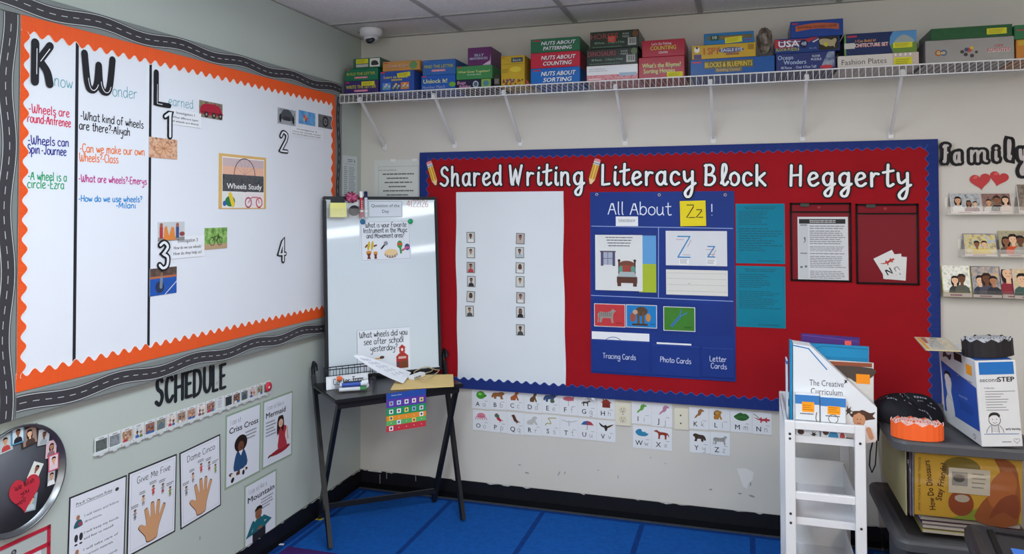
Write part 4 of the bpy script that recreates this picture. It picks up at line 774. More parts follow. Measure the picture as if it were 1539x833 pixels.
# ------------------------------------------------------------------ teal pages, file pockets
for tl, br, lab, sd in (((1105.5, 306.5), (1180, 397), 'upper teal printed page beside the pocket chart', 3), ((1106, 399.5), (1181, 494), 'lower teal printed page beside the pocket chart', 8)):
    mm, w, h = onback(tl, br, RB+.0008); P = Mb(w, h, .0008); P.sheet(M('#127a94', .6, spec=.12, noise=.04, nscale=6)); c = '#0f5f72'
    P.lines(w*.15, h*.9, w*.85, h*.96, 2, c, 1, .5, sd, 'c'); P.lines(w*.06, h*.64, w*.7, h*.88, 7, c, 1, .45, sd+1); P.lines(w*.06, h*.30 if sd == 8 else h*.2, w*.96, h*.6, 10, c, 1, .45, sd+2, short=.5); P.lines(w*.45, h*.03, w*.96, h*.06, 1, c, 1, .6, sd+4)
    P.build('teal_page', mm, label=lab, cat='paper', group='teal pages')
for tl, br, hd, lab in (((1187, 305), (1280.5, 424.5), 318.5, 'black edged clear pocket holding a printed sheet on the red board'), ((1285.5, 306.5), (1382, 429), 321, 'black edged clear pocket holding letter cards on the red board')):
    mm, w, h = onback(tl, br, RB+.0012); t = empty('file_pocket', mm, lab, 'pocket', 'black edged pockets on the red board'); bl = M('#120f10', .7, spec=.1); b = .0085
    hz = h-(mm.inverted() @ at(tl[0]+20, hd, y=-RB)).y; hz = h-hz
    P = Mb(); P.box((0, 0, 0), (w, h, .0006), M('#7c1220', .6, spec=.15)); P.build('pocket_back', parent=t)
    P = Mb(); P.box((.002, .002, .0062), (w-.002, hz, .0065), FILMM(.0)); P.build('clear_sleeve', parent=t)
    P = Mb()
    for a, c in (((0, 0), (w, b)), ((0, h-b), (w, h)), ((0, 0), (b, h)), ((w-b, 0), (w, h)), ((0, hz-b*.5), (w, hz+b*.3))): P.box((*a, .0006), (*c, .0058), bl)
    P.build('pocket_edging', parent=t)
    P = Mb(); P.rbox((w*.17, h-.018, .0055), (w*.32, h-.003, .0095), M('#2f3531', .35), .0015); P.build('magnet_clip', parent=t, label='dark clip')
    P = Mb(); P.lathe([(.003, .0006), (.006, .0006), (.006, .002), (.003, .002), (.003, .0006)], M('#b0504a', .3, metal=.6), 16, w*.48, (hz+h)/2, cap=False); P.build('grommet', parent=t)
mm, w, h = onback((1198.5, 326), (1275.5, 422), RB+.0028); P = Mb(w, h, .0008); P.sheet('#d3d5d9'); P.rect(w*.03, h*.89, w*.95, h*.965, '#26262a', 1); P.lines(w*.22, h*.9, w*.78, h*.955, 2, '#c9c9cc', 2, .5, 4, 'c')
for a, b, n, s in ((.80, .87, 2, 1), (.56, .79, 7, 2), (.45, .54, 4, 3), (.40, .435, 1, 4), (.19, .385, 7, 5), (.02, .15, 5, 6)): P.lines(w*.24, h*a, w*.95, h*b, n, '#82858c', 1, .42, s, short=.15)
P.rect(w*.02, h*.02, w*.21, h*.88, '#c6c9ce', 1)
for y in (.86, .41): P.lines(w*.05, h*y, w*.2, h*(y+.018), 1, '#3a3b40', 2, .7, 3)
shape(P, "3,0 6,2 7,5 5,8 8,10 9,6 8,2", w*.07, h*.58, w*.1, h*.1, '#6a6d72', 2); P.ell(w*.07, h*.2, .006, .005, '#6a6d72', 2); P.ell(w*.16, h*.21, .006, .005, '#6a6d72', 2)
P.build('printed_sheet', mm, label='dense printed lesson sheet inside the left black edged pocket', cat='paper')
def ncard(px, py, rot, off, pic, lab):
    x, z = bw(px, py, off); w, h = .085, .104; P = Mb(w, h, .0006); P.sheet('#dcdcdc'); c, s = math.cos(rot), math.sin(rot)
    P.hand('N', w*.14, h*.12, w*.5, h*.12, h*.17, .005, '#1c1c1e'); P.hand('n', w*.58, h*.12, w*.88, h*.12, h*.17, .0025, '#3c3c40')
    pic(P, w, h); P.build('letter_card', FB(x-(w/2*c-h/2*s), z-(w/2*s+h/2*c), off, rot), label=lab, cat='card', group='letter cards in the right pocket')
NEWT = "0,6.5 2,5.6 3.6,5 4.2,6.4 5,6.8 5,5.4 6.8,5.6 7.6,6.6 8.2,6.8 8,5.6 9.4,5.4 10,4.4 9.2,3.6 8,3.6 8.4,2.4 7.6,2.2 7,3.4 5.2,3.2 4.8,1.8 4,2 4.2,3.6 2.4,4.4 .6,6"
ncard(1346, 403, -.06, RB+.0027, lambda P, w, h: P.ell(w*.6, h*.6, .008, .012, '#4a3a34', 2), 'letter card at the back of the fan in the right pocket')
ncard(1341, 400.5, .12, RB+.0039, lambda P, w, h: P.ell(w*.7, h*.62, .006, .012, '#2f3034', 2), 'letter card in the middle of the fan in the right pocket')
ncard(1336, 398, .50, RB+.0051, lambda P, w, h: shape(P, NEWT, w*.12, h*.42, w*.76, h*.45, '#b5372e', 2), 'tilted front letter card with a red newt in the right pocket')
# ------------------------------------------------------------------ alphabet cards under the red board
BEAR = "0,3 .6,6 2,8 5,8.4 7.6,9.4 9,9 10,7.6 9.4,6 8.6,5.4 8.4,3 9,1 7,1 6.6,3.4 4,3.6 3.6,1 2,1 1.8,3.4 1,2"
SIT = "1,0 .6,3 2,5 4,6.4 5,9 6.4,10 8,9.2 8.4,7.8 7.2,7 7.2,4.4 8.6,.6 7,.2 6,3 5.2,.2 3,0"
BIRD = "0,2 2,3 4,5 5.4,8 6.6,9.6 8,9.2 9.4,8 8.2,7.2 7.4,5 6,2.6 4.4,2 3.6,0 3,2"
LIZ = "1,0 2.4,3 4,5 4.4,8 6.4,10 9,8.8 9.6,7.6 7.6,7 7,5 5.6,3 4,2.6 3,1"
LONG = "0,8 2,7 3,5 3,0 4,0 4.4,4 7,4 7.2,0 8.2,0 8.6,5 10,2 9.4,6 7,7.4 4,7.6 2,9.6 1,9"
def alpha(ch, tl, br, draw, what, lift=0):
    mm, w, h = onback(tl, br, .0012+lift*.0004); P = Mb(w, h, .0007); P.sheet('#d9dce0')
    P.text(ch, w*.33, h*.13, h*.22, '#26272b', 2, bold=.012); P.hand(ch.lower(), w*.6, h*.13, w*.6+.0018*GL[ch.lower()][0], h*.13, h*.155, .0020, '#7a7d84', 2)
    P.rect(w*.7, h*.40, w*.88, h*.415, '#5a5c62', 2); draw(P, w, h)
    P.build('alphabet_card', mm, label='alphabet card with letter %s and %s' % (ch, what), cat='card', group='alphabet cards under the red board')
def A8(x, y): return 690+x/5.7, 570+y/5.7
def A9(x, y): return 920+x/5.7, 580+y/5.7
def sil(s, c, x=.2, y=.48, sw=.6, sh=.42, flip=False, sm=True): return lambda P, w, h: shape(P, s, w*x, h*y, w*sw, h*sh, c, 2, flip, sm)
def apple(P, w, h): P.ell(w*.5, h*.7, w*.25, h*.2, '#3f8f2c', 2); P.ell(w*.46, h*.75, w*.1, h*.07, '#7fc05a', 3); shape(P, "0,0 3,4 8,10 10,3", w*.66, h*.6, w*.16, h*.16, '#2f7020', 3)
def flam(P, w, h): P.ell(w*.5, h*.74, w*.3, h*.1, '#b8606e', 2); P.rib([(w*.62, h*.76), (w*.8, h*.84), (w*.76, h*.66)], w*.05, '#b8606e', 2); P.rib([(w*.5, h*.7), (w*.5, h*.42)], w*.02, '#7a4a4e', 2)
def house(P, w, h): P.rect(w*.3, h*.5, w*.74, h*.74, '#7a2c22', 2); P.poly([(w*.2, h*.72), (w*.52, h*.9), (w*.84, h*.72)], '#8f3628', 3); P.rect(w*.33, h*.8, w*.38, h*.94, '#5a2018', 2); P.rect(w*.36, h*.56, w*.68, h*.58, '#5a2018', 3)
def octo(P, w, h):
    P.ell(w*.5, h*.76, w*.25, h*.13, '#cf7f92', 2)
    for k in range(6): P.rib([(w*.5, h*.74), (w*(.22+.11*k), h*.68), (w*(.16+.135*k), h*.56)], w*.045, '#c46a80', 3)
def parrot(P, w, h): shape(P, BIRD, w*.24, h*.46, w*.56, h*.46, '#b02c3a', 2, True); P.ell(w*.42, h*.78, w*.14, h*.08, '#3f6f54', 3)
def snake(P, w, h): P.rib(_cat([Vector(p) for p in ((w*.2, h*.5), (w*.28, h*.6), (w*.5, h*.6), (w*.44, h*.74), (w*.36, h*.84), (w*.56, h*.86), (w*.78, h*.88))]), w*.05, '#a3a062', 2)
def tern(P, w, h): P.rib([(w*.1, h*.84), (w*.35, h*.78), (w*.5, h*.76), (w*.66, h*.78), (w*.92, h*.84)], w*.05, '#b3b8bc', 2); P.rib([(w*.5, h*.8), (w*.5, h*.6)], w*.07, '#b3b8bc', 2)
def umb(P, w, h):
    P.poly([(w*.14, h*.7), (w*.3, h*.86), (w*.5, h*.9), (w*.5, h*.7)], '#2f5f9a', 2); P.poly([(w*.5, h*.7), (w*.5, h*.9), (w*.7, h*.86), (w*.86, h*.7)], '#b03a44', 2); P.poly([(w*.36, h*.7), (w*.5, h*.9), (w*.64, h*.7)], '#7a4a6a', 3); P.rib([(w*.5, h*.7), (w*.5, h*.5), (w*.44, h*.47)], w*.025, '#3a3a44', 2)
def vult(P, w, h): shape(P, "0,9 1.4,5 3.6,3.4 4.4,0 5.6,1 6,3.4 8.6,5.6 10,8 7.4,6.8 5.6,5.6 4.6,7 3.4,5.8 2,7", w*.12, h*.5, w*.78, h*.42, '#2e2622', 2); P.rib([(w*.7, h*.7), (w*.86, h*.8)], w*.03, '#a87a4a', 3)
def whale(P, w, h): shape(P, "0,6 2,9 4.4,9.4 5,7 6,6 7.4,6.4 9,4.4 10,5 9.4,2.4 7,.8 3,1 .8,3", w*.14, h*.52, w*.7, h*.36, '#2f7fa8', 2)
def lion(P, w, h): P.ell(w*.4, h*.76, w*.17, h*.16, '#6e4c22', 2); shape(P, SIT, w*.2, h*.5, w*.5, h*.4, '#a8742c', 3); P.ell(w*.38, h*.8, w*.09, h*.08, '#b98a44', 4)
def mount(P, w, h): shape(P, "0,5 2,8 4.4,10 6,9 8,9 10,5.4 8,2 5,.8 2,2", w*.16, h*.5, w*.72, h*.4, '#2c5f2c', 2); P.rib([(w*.22, h*.64), (w*.5, h*.72), (w*.84, h*.66)], w*.015, '#4f8a44', 3)
def newt(P, w, h): shape(P, NEWT, w*.06, h*.44, w*.86, h*.5, '#b0394a', 2); P.rib([(w*.06, h*.9), (w*.2, h*.84), (w*.4, h*.68)], w*.03, '#3a2a2e', 3)
def zeb(P, w, h): shape(P, QUAD, w*.12, h*.46, w*.76, h*.42, '#9b9b98', 2, sm=False); stripes(P, w*.12, h*.46, w*.76, h*.42, '#4a4a4a', 3)
def eleph(P, w, h): shape(P, BEAR, w*.08, h*.5, w*.74, h*.42, '#3a4f74', 2); P.rib([(w*.64, h*.8), (w*.8, h*.84), (w*.9, h*.84)], w*.05, '#3a4f74', 3); P.ell(w*.6, h*.58, w*.13, h*.09, '#4a5f4a', 4)
row = [
 ('A', A8, (110, 80, 262, 260), apple, 'a round green fruit'), ('B', A8, (263, 85, 405, 268), sil(BEAR, '#8a5a36', .1, .5, .8, .42), 'a brown bear'), ('C', A8, (406, 90, 556, 275), sil(SIT, '#a0562c', .2, .5, .6, .42), 'an orange sitting cat'),
 ('D', A8, (557, 95, 709, 290), sil(SIT, '#5f4426', .3, .48, .5, .42), 'a brown sitting dog'), ('E', A8, (710, 105, 858, 300), eleph, 'a blue elephant'), ('F', A8, (859, 115, 1015, 315), flam, 'a pink flamingo'), ('G', A8, (1016, 130, 1180, 330), sil(LONG, '#4a4038', .2, .5, .5, .26, True), 'a small dark goat'), ('H', A8, (1181, 145, 1335, 345), house, 'a red house'),
 ('O', A8, (118, 264, 262, 446), octo, 'a pink octopus'), ('P', A8, (263, 270, 412, 463), parrot, 'a red parrot'), ('Q', A8, (413, 280, 556, 480), sil(BIRD, '#5a3626', .2, .46, .6, .46, True), 'a brown quail'), ('R', A8, (557, 294, 708, 488), sil(SIT, '#b5b5b2', .12, .5, .76, .4), 'a pale grey rabbit'),
 ('S', A8, (709, 302, 865, 498), snake, 'an olive snake'), ('T', A8, (866, 318, 1020, 512), tern, 'a grey winged bird'), ('U', A8, (1021, 333, 1178, 526), umb, 'a red and blue umbrella'), ('V', A8, (1179, 348, 1340, 543), vult, 'a dark vulture'),
 ('I', A9, (166, 135, 336, 335), sil(LIZ, '#5f9a44', .2, .5, .6, .42), 'a green iguana'), ('J', A9, (337, 145, 514, 358), sil(LIZ, '#b07a9a', .3, .52, .6, .4), 'a pale pink bird'), ('K', A9, (660, 180, 828, 380), sil(LIZ, '#94653a', .2, .5, .6, .44), 'a brown kangaroo'), ('L', A9, (829, 190, 1010, 390), lion, 'a golden lion'),
 ('M', A9, (1012, 205, 1198, 408), mount, 'a green mountain'), ('N', A9, (1200, 222, 1368, 424), newt, 'a red newt'), ('W', A9, (178, 338, 337, 543), whale, 'a blue whale'), ('X', A9, (338, 352, 514, 560), sil(LONG, '#8a3424', .1, .5, .76, .4), 'a red fox'), ('Y', A9, (664, 384, 840, 584), sil(BEAR, '#42322a', .16, .5, .64, .42, True), 'a dark brown yak'), ('Z', A9, (841, 394, 1010, 604), zeb, 'a grey zebra')]
for i, (ch, fn, b, dr, what) in enumerate(row): alpha(ch, fn(b[0], b[1]), fn(b[2], b[3]), dr, what, i % 2)
IV = M('#d8d4c2', .4)
mm, w, h = onback((924.5, 604), (948.5, 641), .0008); t = empty('socket_outlet', mm, 'ivory double socket outlet between alphabet cards H and I', 'outlet')
P = Mb(); P.rbox((0, 0, 0), (w, h, .006), IV, .003); P.build('cover_plate', parent=t)
for v in (.3, .7):
    P = Mb(t=.0085); P.lathe([(.001, .006), (.017, .006), (.017, .008), (.016, .0085), (.001, .0085)], M('#cfc8b0', .4), 24, w*.5, h*v)
    for d in (-.006, .006): P.rect(w*.5+d-.001, h*v, w*.5+d+.001, h*v+.009, '#3a362c', 1)
    P.ell(w*.5, h*v-.007, .0025, .0025, '#3a362c', 1); P.build('socket_face', parent=t)
P = Mb(); P.lathe([(.0005, .006), (.003, .006), (.003, .0075), (.0005, .0078)], M('#a09a86', .3, metal=.6), 14, w*.5, h*.5); P.build('screw', parent=t)
mm, w, h = onback((1013.5, 613), (1035, 647), .0008); t = empty('blank_plate', mm, 'ivory blank cover plate with two screws between cards J and K', 'cover plate')
P = Mb(); P.rbox((0, 0, 0), (w, h, .006), IV, .003); P.build('cover_plate', parent=t)
for v in (.31, .68): P = Mb(); P.lathe([(.0005, .006), (.004, .006), (.004, .0075), (.0005, .0078)], M('#6a675c', .3, metal=.6), 14, w*.45, h*v); P.build('screw', parent=t)
# page in a sleeve left of the red board
mm, w, h = onback((563, 241), (630, 330), .0012); P = Mb(w, h, .0012); P.sheet(M('#cdd0cd', .25)); P.frame(w*.09, -.0, w*.985, h*.89, .0012, '#7f8482', 1); P.text('Ask me questions', w*.3, h*.82, h*.022, '#3f4444', 2, w=w*.4)
for i in range(8): P.lines(w*(.26 if i % 2 else .16), h*(.74-.07*i), w*(.78 if i % 2 else .92), h*(.78-.07*i), 1, '#5c6160', 2, .5, i+3, 'c')
for a in (.42, .9): P.rect(w*a-.014, h-.01, w*a+.014, h+.004, '#d9dcd9', 3)
P.build('question_page', mm, label='printed question page in a clear sleeve left of the red board', cat='paper')
# ------------------------------------------------------------------ Family corner
fam = [('F', (1409, 213, 1430, 250)), ('a', (1427, 224, 1449.5, 250)), ('m', (1453, 221, 1489.5, 248)), ('i', (1489, 217, 1505, 247)), ('l', (1507.5, 205, 1526, 245)), ('y', (1525, 219, 1551, 269))]
for i, (ch, b) in enumerate(fam):
    a, c = bw(b[0], b[1]), bw(b[2], b[3])
    cutout('cutout_letter', ch, (a[0], c[1], c[0], a[1]), lambda x, z, i=i: FB(x, z, (.001, .0032)[i % 2] if i else .0215), 'black outlined cut-out letter %s of the word Family' % ch, group='letters of the word Family', tab=BR, thick=[.34, .46, .42, .40, .32, .27][i], rim='#161518', core='#b9b4b2', inset=.30)
for px, py, s, rot, lab, o in ((1501, 268, .036, -.25, 'red heart sticker behind the other under the word Family', .001), (1473, 272, .040, .12, 'red heart sticker in front under the word Family', .003)):
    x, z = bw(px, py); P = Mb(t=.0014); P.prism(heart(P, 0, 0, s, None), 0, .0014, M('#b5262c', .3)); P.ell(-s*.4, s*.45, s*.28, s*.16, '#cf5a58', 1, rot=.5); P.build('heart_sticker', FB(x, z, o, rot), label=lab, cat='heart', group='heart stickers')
ACR = FILMM(.05, '#f6f5f3')
def ledge(px0, px1, py, lab, lip=.035):
    a, b = at(px0, py, y=-.05), at(px1, py, y=-.05); w = b.x-a.x; P = Mb()
    P.box((0, 0, 0), (w, .003, .049), ACR); P.box((0, .003, .046), (w, lip, .049), ACR); P.box((0, .003, 0), (w, .075, .003), ACR)
    P.build('photo_ledge', FB(a.x, a.z, .0005), label=lab, cat='shelf', group='clear acrylic photo ledges'); return a.z+.003
zs = [ledge(1424, 1545, 323, 'clear acrylic ledge under the hearts'), ledge(1444, 1560, 387, 'clear acrylic ledge in the middle under the word Family'), ledge(1416.5, 1560, 448, 'lowest clear acrylic ledge beside the red board')]
def fphoto(L, x0, yt, x1, pal_, ppl, lab, lean=.3, frame=None, d0=.038, sc=55):
    z0 = zs[L]; a, b = at(x0, 300+L*62, y=-.035), at(x1, 300+L*62, y=-.035); w = b.x-a.x; h = (at(x0, yt, y=-.02).z-z0)/math.cos(lean)
    mm = fr((a.x, -d0, z0+.001), (1, 0, 0), (0, math.sin(lean), math.cos(lean))); P = Mb(w, h, .0025); P.sheet('#c9c0c0'); bt = h*.11
    if frame: P.rect(0, 0, w, h, frame, 1)
    P.rect(.003, bt, w-.003, h-.003, MX(pal_, sc, .15), 2); P.rect(.002, .001, w-.002, bt*.9, '#d0c6c4', 2); P.lines(w*.25, .002, w*.75, bt*.8, 1, '#8a4a5a', 3, .5, 5)
    for i, (cx, hh, c, lg) in enumerate(ppl): person(P, w*cx, bt, h*hh, SKIN[(i+L) % 6], HAIR[i % 5], c, 3+i*6, lg)
    P.build('family_photo', mm, label=lab, cat='photo', group='family photos on the acrylic ledges')
fphoto(0, 1429, 291, 1475, ['#8a8f92', '#b5babd', '#6a6d70'], [(.25, .75, '#cfd0d0', True), (.6, .55, '#7a3a4a', True), (.8, .5, '#6a2f40', False)], 'greyish family photo at the left end of the top ledge')
fphoto(0, 1475.5, 291, 1521, ['#5a4a44', '#8a6f66', '#7a3a40'], [(.25, .62, '#b9b5b0', False), (.52, .78, '#1d1d20', False), (.8, .76, '#c9b9b0', True)], 'selfie of three people on the top ledge')
fphoto(0, 1531, 277, 1575, ['#5f5248', '#8f8578'], [(.5, .7, '#4a4a52', False)], 'tall photo cut off by the right edge on the top ledge')
fphoto(1, 1449, 352, 1499, ['#6f8fb5', '#b5a64a', '#4a4a5a'], [(.4, .6, '#c9b03a', False), (.62, .6, '#d0b840', False)], 'yellow and blue photo on the middle ledge', frame='#7a6a8a')
fphoto(1, 1503, 348, 1550, ['#4f463a', '#7a7a5a', '#6a5a4a'], [(.22, .7, '#5a4a44', True), (.45, .8, '#c4512c', False), (.68, .74, '#9a9a94', False)], 'photo of people in orange on the middle ledge', frame='#a8a070')
fphoto(2, 1417, 389, 1461, ['#b9c0b8', '#d5d8d2', '#9aa39a'], [(.45, .45, '#3a3d3a', True), (.68, .5, '#55594f', False)], 'pale photo with a lime border on the lowest ledge', frame='#a8a83a')
fphoto(2, 1461.5, 401, 1506, ['#3f4654', '#6a7080', '#b08a5a'], [(.3, .62, '#2c3548', False), (.52, .7, '#4a4a5a', True), (.74, .6, '#2e2e38', False)], 'dark blue group photo on the lowest ledge', frame='#4a4f62')
fphoto(2, 1507, 397, 1540, ['#2f4a34', '#5a3a44'], [(.35, .85, '#8a2c3a', True)], 'photo of a person in crimson at the back of the lowest ledge', d0=.033)
fphoto(2, 1524, 404, 1570, ['#c9b48a', '#b59a72', '#a8b0a4'], [(.3, .75, '#3f5a54', False), (.6, .7, '#4a6a60', False)], 'sepia photo of two figures on the lowest ledge', d0=.041)
# ================================================================== WIRE SHELF
SY, SZ = -.29, 2.0875; SX1 = 3.75
WH = M('#d6d7d8', .35)
t = empty('wire_shelf', Matrix.Translation((.036, 0, SZ)), 'long white wire shelf high on the back wall carrying game boxes', 'shelf')
P = Mb(); n = 6
for x in [i*.0254 for i in range(int(SX1/.0254)+1)]: P.tube([(x, -.004, -.003), (x, SY, -.003)], .0017, WH, 5, False)
for y in (-.006,): P.tube([(0, y, -.0065), (SX1, y, -.0065)], .003, WH, n)
P.build('wire_deck', parent=t)
P = Mb()
for x in [i*.0254 for i in range(int(SX1/.0254)+1)]: P.tube([(x, SY, -.003), (x, SY-.0008, -.044)], .0017, WH, 5, False)
P.tube([(0, SY, -.001), (SX1, SY, -.001)], .0033, WH, n); P.tube([(0, SY, -.044), (SX1, SY, -.044)], .0033, WH, n)
P.build('front_lip', parent=t)
for x, pz in ((.121, 1.822), (.529, 1.824), (.891, 1.824), (1.429, 1.815), (1.850, 1.813), (2.247, 1.811), (2.616, 1.811)):
    P = Mb(); P.bar((x-.012, SY+.006, -.022), (x-.012, -.008, pz-SZ+.02), .012, .009, WH, (1, 0, 0)); P.bar((x-.021, SY+.006, -.03), (x-.003, SY+.006, -.03), .02, .018, WH)
    P.rbox((x-.024, -.008, pz-SZ-.004), (x, -.0005, pz-SZ+.032), WH, .003); P.build('support_brace', parent=t, label='white diagonal support brace')
# ------------------------------------------------------------------ game boxes on the shelf
DK = SZ+.0002
YS = '#c9c52e'
def gbox(name, x0, x1, yb, yt, zb, col, lab, draw, dep=.22, front=.262, rot=0.0, lidc=None, rough=.3, zt=None):
    """box whose front shows between the pixels x0..x1 and yb..yt; returns the height of its top"""
    ym = (yb+yt)/2; a, b = at(x0, yb, y=-front), at(x1, yb, y=-front); zz = zt if zt else at((x0+x1)/2, yt, y=-front).z
    w, h = b.x-a.x, zz-zb; mm = FB(a.x, zb+.0002, front)
    if rot: mm = mm @ Matrix.Rotation(rot, 4, 'Y')
    t = empty(name, mm, lab, 'box', 'game boxes on the wire shelf')
    P = Mb(w, h); P.rough = rough; P.rbox((0, 0, -dep), (w, h-.0004, 0), M(col, rough, noise=.05, nscale=14), .002, 1); draw(P, w, h, t); P.build('box_body', parent=t)
    return zb+h
def sticker(t, w, h, u, v, sw, sh, c=YS, lab='yellow price sticker', rot=0.0):
    P = Mb(t=.0012); P.X = Matrix.Translation((u*w, v*h, 0)) @ Matrix.Rotation(rot, 4, 'Z'); P.box((0, 0, .0006), (sw*w, sh*h, .0012), c); P.lines(sw*w*.1, sh*h*.15, sw*w*.9, sh*h*.85, 3, '#7a7626' if c == YS else '#8a8a8a', 1, .35, 3); P.build('sticker', parent=t, label=lab)
def logo(P, w, h, u=.04, v=.86, c='#b53a44', s=.12): P.rect(w*u, h*v, w*(u+s), h*(v+.08), c, 2)
def title(st, c, u, v, hh, ww, out=None, sh=0.0, al='c'):
    def f(P, w, h, t=None):
        if out: P.text(st, w*u+.0015, h*v-.0015, h*hh, out, 2, al, w=w*ww, bold=.03, shear=sh)
        P.text(st, w*u, h*v, h*hh, c, 3, al, w=w*ww, bold=.02, shear=sh)
    return f
# first stack from the corner
def f(P, w, h, t): logo(P, w, h, .04, .86); title('WRITE THE LETTER', '#b5b04a', .5, .44, .24, .88, '#3a2a4a')(P, w, h); P.rect(w*.3, h*.2, w*.7, h*.34, '#c46a8a', 2); P.text('activity box', w*.5, h*.23, h*.08, '#e8d8e0', 3, w=w*.32); sticker(t, w, h, .52, .62, .38, .3)
z = gbox('game_box', 517.3, 568, 140, 121.3, DK, '#3b2f62', 'dark purple game box at the bottom of the stack nearest the corner', f)
def f(P, w, h, t): logo(P, w, h); title('BUILD THE LETTER', '#a9b04a', .5, .45, .22, .86, '#1f4a3a')(P, w, h); P.rect(w*.3, h*.18, w*.7, h*.32, '#c46a78', 2); P.text('activity box', w*.5, h*.21, h*.08, '#e8d8e0', 3, w=w*.32)
z = gbox('game_box', 518, 567.5, 121.3, 102.5, z, '#256a50', 'green game box in the middle of the stack nearest the corner', f, dep=.21)
def f(P, w, h, t): P.rect(w*.62, h*.08, w*.98, h*.92, '#c9cbc6', 1); shape(P, "0,2 .6,7 4,9 8,7 9,4 10,2 8,0 1,0", w*.67, h*.22, w*.28, h*.55, '#3a3c3a', 2); P.rect(w*.12, h*.1, w*.56, h*.38, '#a8aaa4', 1); sticker(t, w, h, .12, .45, .44, .45)
gbox('game_box', 530.5, 571.5, 102, 87, z, '#3a5f4a', 'small green and white box on top of the stack nearest the corner', f, dep=.2)
# second
def f(P, w, h, t):
    logo(P, w, h, .03, .9); title('Learn to Count!', '#c9bc5a', .48, .66, .13, .72, '#2a3a7a')(P, w, h); P.rect(w*.34, h*.55, w*.66, h*.62, '#b5a04a', 2)
    for u, c in ((.08, '#4f86c4'), (.36, '#454a74'), (.62, '#c4743c')):
        P.rect(w*u, h*.14, w*(u+.24), h*.46, c, 2)
        for k in range(5): P.ell(w*(u+.04+.04*k), h*(.22+.16*((k*7) % 3)/2), .006, .006, ['#8a9a5a', '#a8b4c4', '#e0b080'][k % 3], 3)
    sticker(t, w, h, .52, .68, .38, .2, rot=.08)
z = gbox('game_box', 571, 622, 138, 106.5, DK, '#2f4f9a', 'blue game box with three pictures in the second stack from the corner', f)
def f(P, w, h, t): logo(P, w, h, .03, .8); title('Count & Sort', '#c4786a', .42, .36, .34, .58, '#8a4a4a')(P, w, h); P.ell(w*.83, h*.5, w*.1, h*.42, '#5f8a5a', 2); P.text('Count & Sort', w*.42+.002, h*.38, h*.34, '#a8b49a', 4, w=w*.56)
gbox('game_box', 575, 631, 106, 91.5, z, '#b5854a', 'orange tan game box on top of the blue box with three pictures', f)
# third
def f(P, w, h, t): logo(P, w, h, .04, .88, '#b53a54'); title('Unlock It!', '#d0d28a', .42, .48, .26, .7, '#1f3a7a')(P, w, h); title('Number Match', '#8a9ac4', .38, .14, .18, .66, '#1f3a7a')(P, w, h); P.ell(w*.92, h*.35, w*.10, h*.16, '#6a9a3a', 2)
z = gbox('game_box', 633, 684, 133.5, 112.5, DK, '#2858a8', 'blue game box reading Unlock It in yellow letters', f)
def f(P, w, h, t): logo(P, w, h, .04, .86, '#5a6ab5'); title('FIND THE LETTER', '#a9b04a', .5, .46, .2, .88, '#2a3f7a')(P, w, h); P.rect(w*.28, h*.22, w*.7, h*.36, '#c4788a', 2); P.text('activity box', w*.49, h*.25, h*.08, '#e8d8e0', 3, w=w*.34)
gbox('game_box', 635, 684.5, 111, 89.5, z, '#3560a0', 'blue box resting on the box that reads Unlock It', f, dep=.24)
# fourth
def f(P, w, h, t): title('Bugs', '#c48ab0', .16, .52, .32, .24, '#4a2a4a', .15)(P, w, h); title('Building', '#c48ab0', .26, .12, .3, .32, '#4a2a4a', .15)(P, w, h); P.ell(w*.56, h*.45, w*.08, h*.36, '#b5bcc0', 2); P.ell(w*.56, h*.45, w*.055, h*.25, '#4a5f74', 3); P.rect(w*.72, 0, w*.98, h*.95, '#7aa04a', 2); P.ell(w*.85, h*.5, w*.08, h*.3, '#4f7a8a', 3); P.rect(w*.3, 0, w*.7, h*.12, '#8aa03a', 2)
z = gbox('game_box', 685.2, 738.7, 132, 119, DK, '#23243c', 'dark bug game box with a magnifier below a plain green box', f)
def f(P, w, h, t): logo(P, w, h, .04, .88, '#b54a44'); title('What Goes Together?', '#c9d48a', .5, .48, .16, .88, '#1f4a2f')(P, w, h); P.text('Activity Box', w*.5, h*.3, h*.1, '#c9d8cc', 2, w=w*.4)
z2 = gbox('game_box', 685.6, 739.5, 118.5, 98.6, z, '#3f7f4c', 'green box with a curved yellow title under the purple box', f)
def f(P, w, h, t): title('SILLY', '#a9b4c4', .48, .5, .14, .4, '#5a3a6a')(P, w, h); title('SENTENCES', '#a9b4c4', .46, .32, .12, .76, '#5a3a6a')(P, w, h); P.poly([(w*.62, 0), (w*.97, 0), (w*.97, h*.6), (w*.94, h*.24)], '#b8a4b8', 2)
gbox('game_box', 703, 738.5, 99, 71, z2, '#5d2f5f', 'tall purple box on top of the green box', f, dep=.16)
def f(P, w, h, t): P.rect(w*.1, h*.3, w*.9, h*.7, '#5f5d5a', 1); P.lines(w*.12, h*.32, w*.88, h*.66, 3, '#8a8884', 2, .5, 3)
gbox('game_box', 742, 751.5, 130, 112, DK, '#34332f', 'narrow dark box standing left of the yellow box', f, dep=.2, front=.24)
def f(P, w, h, t):
    P.rect(w*.44, h*.78, w*.93, h*.93, '#3f4a54', 2); P.text('Beads', w*.68, h*.815, h*.07, '#b8bcc0', 3, w=w*.34); P.rect(0, h*.72, w, h*.735, '#8a7424', 2); P.lines(w*.06, h*.44, w*.34, h*.58, 3, '#7a5f2c', 2, .4, 4); P.ell(w*.62, h*.55, w*.24, h*.09, '#c9b43a', 2); rr = random.Random(4)
    for k in range(26): P.ell(w*(.06+.88*rr.random()), h*(.03+.2*rr.random()), .005, .005, rr.choice(['#3f4a8a', '#a8442c', '#6a4a2a', '#4f6a3a', '#c48a3a', '#7a3a4a']), 3+k % 3)
    P.rect(0, h*.92, w*.16, h*.96, '#a8742c', 2)
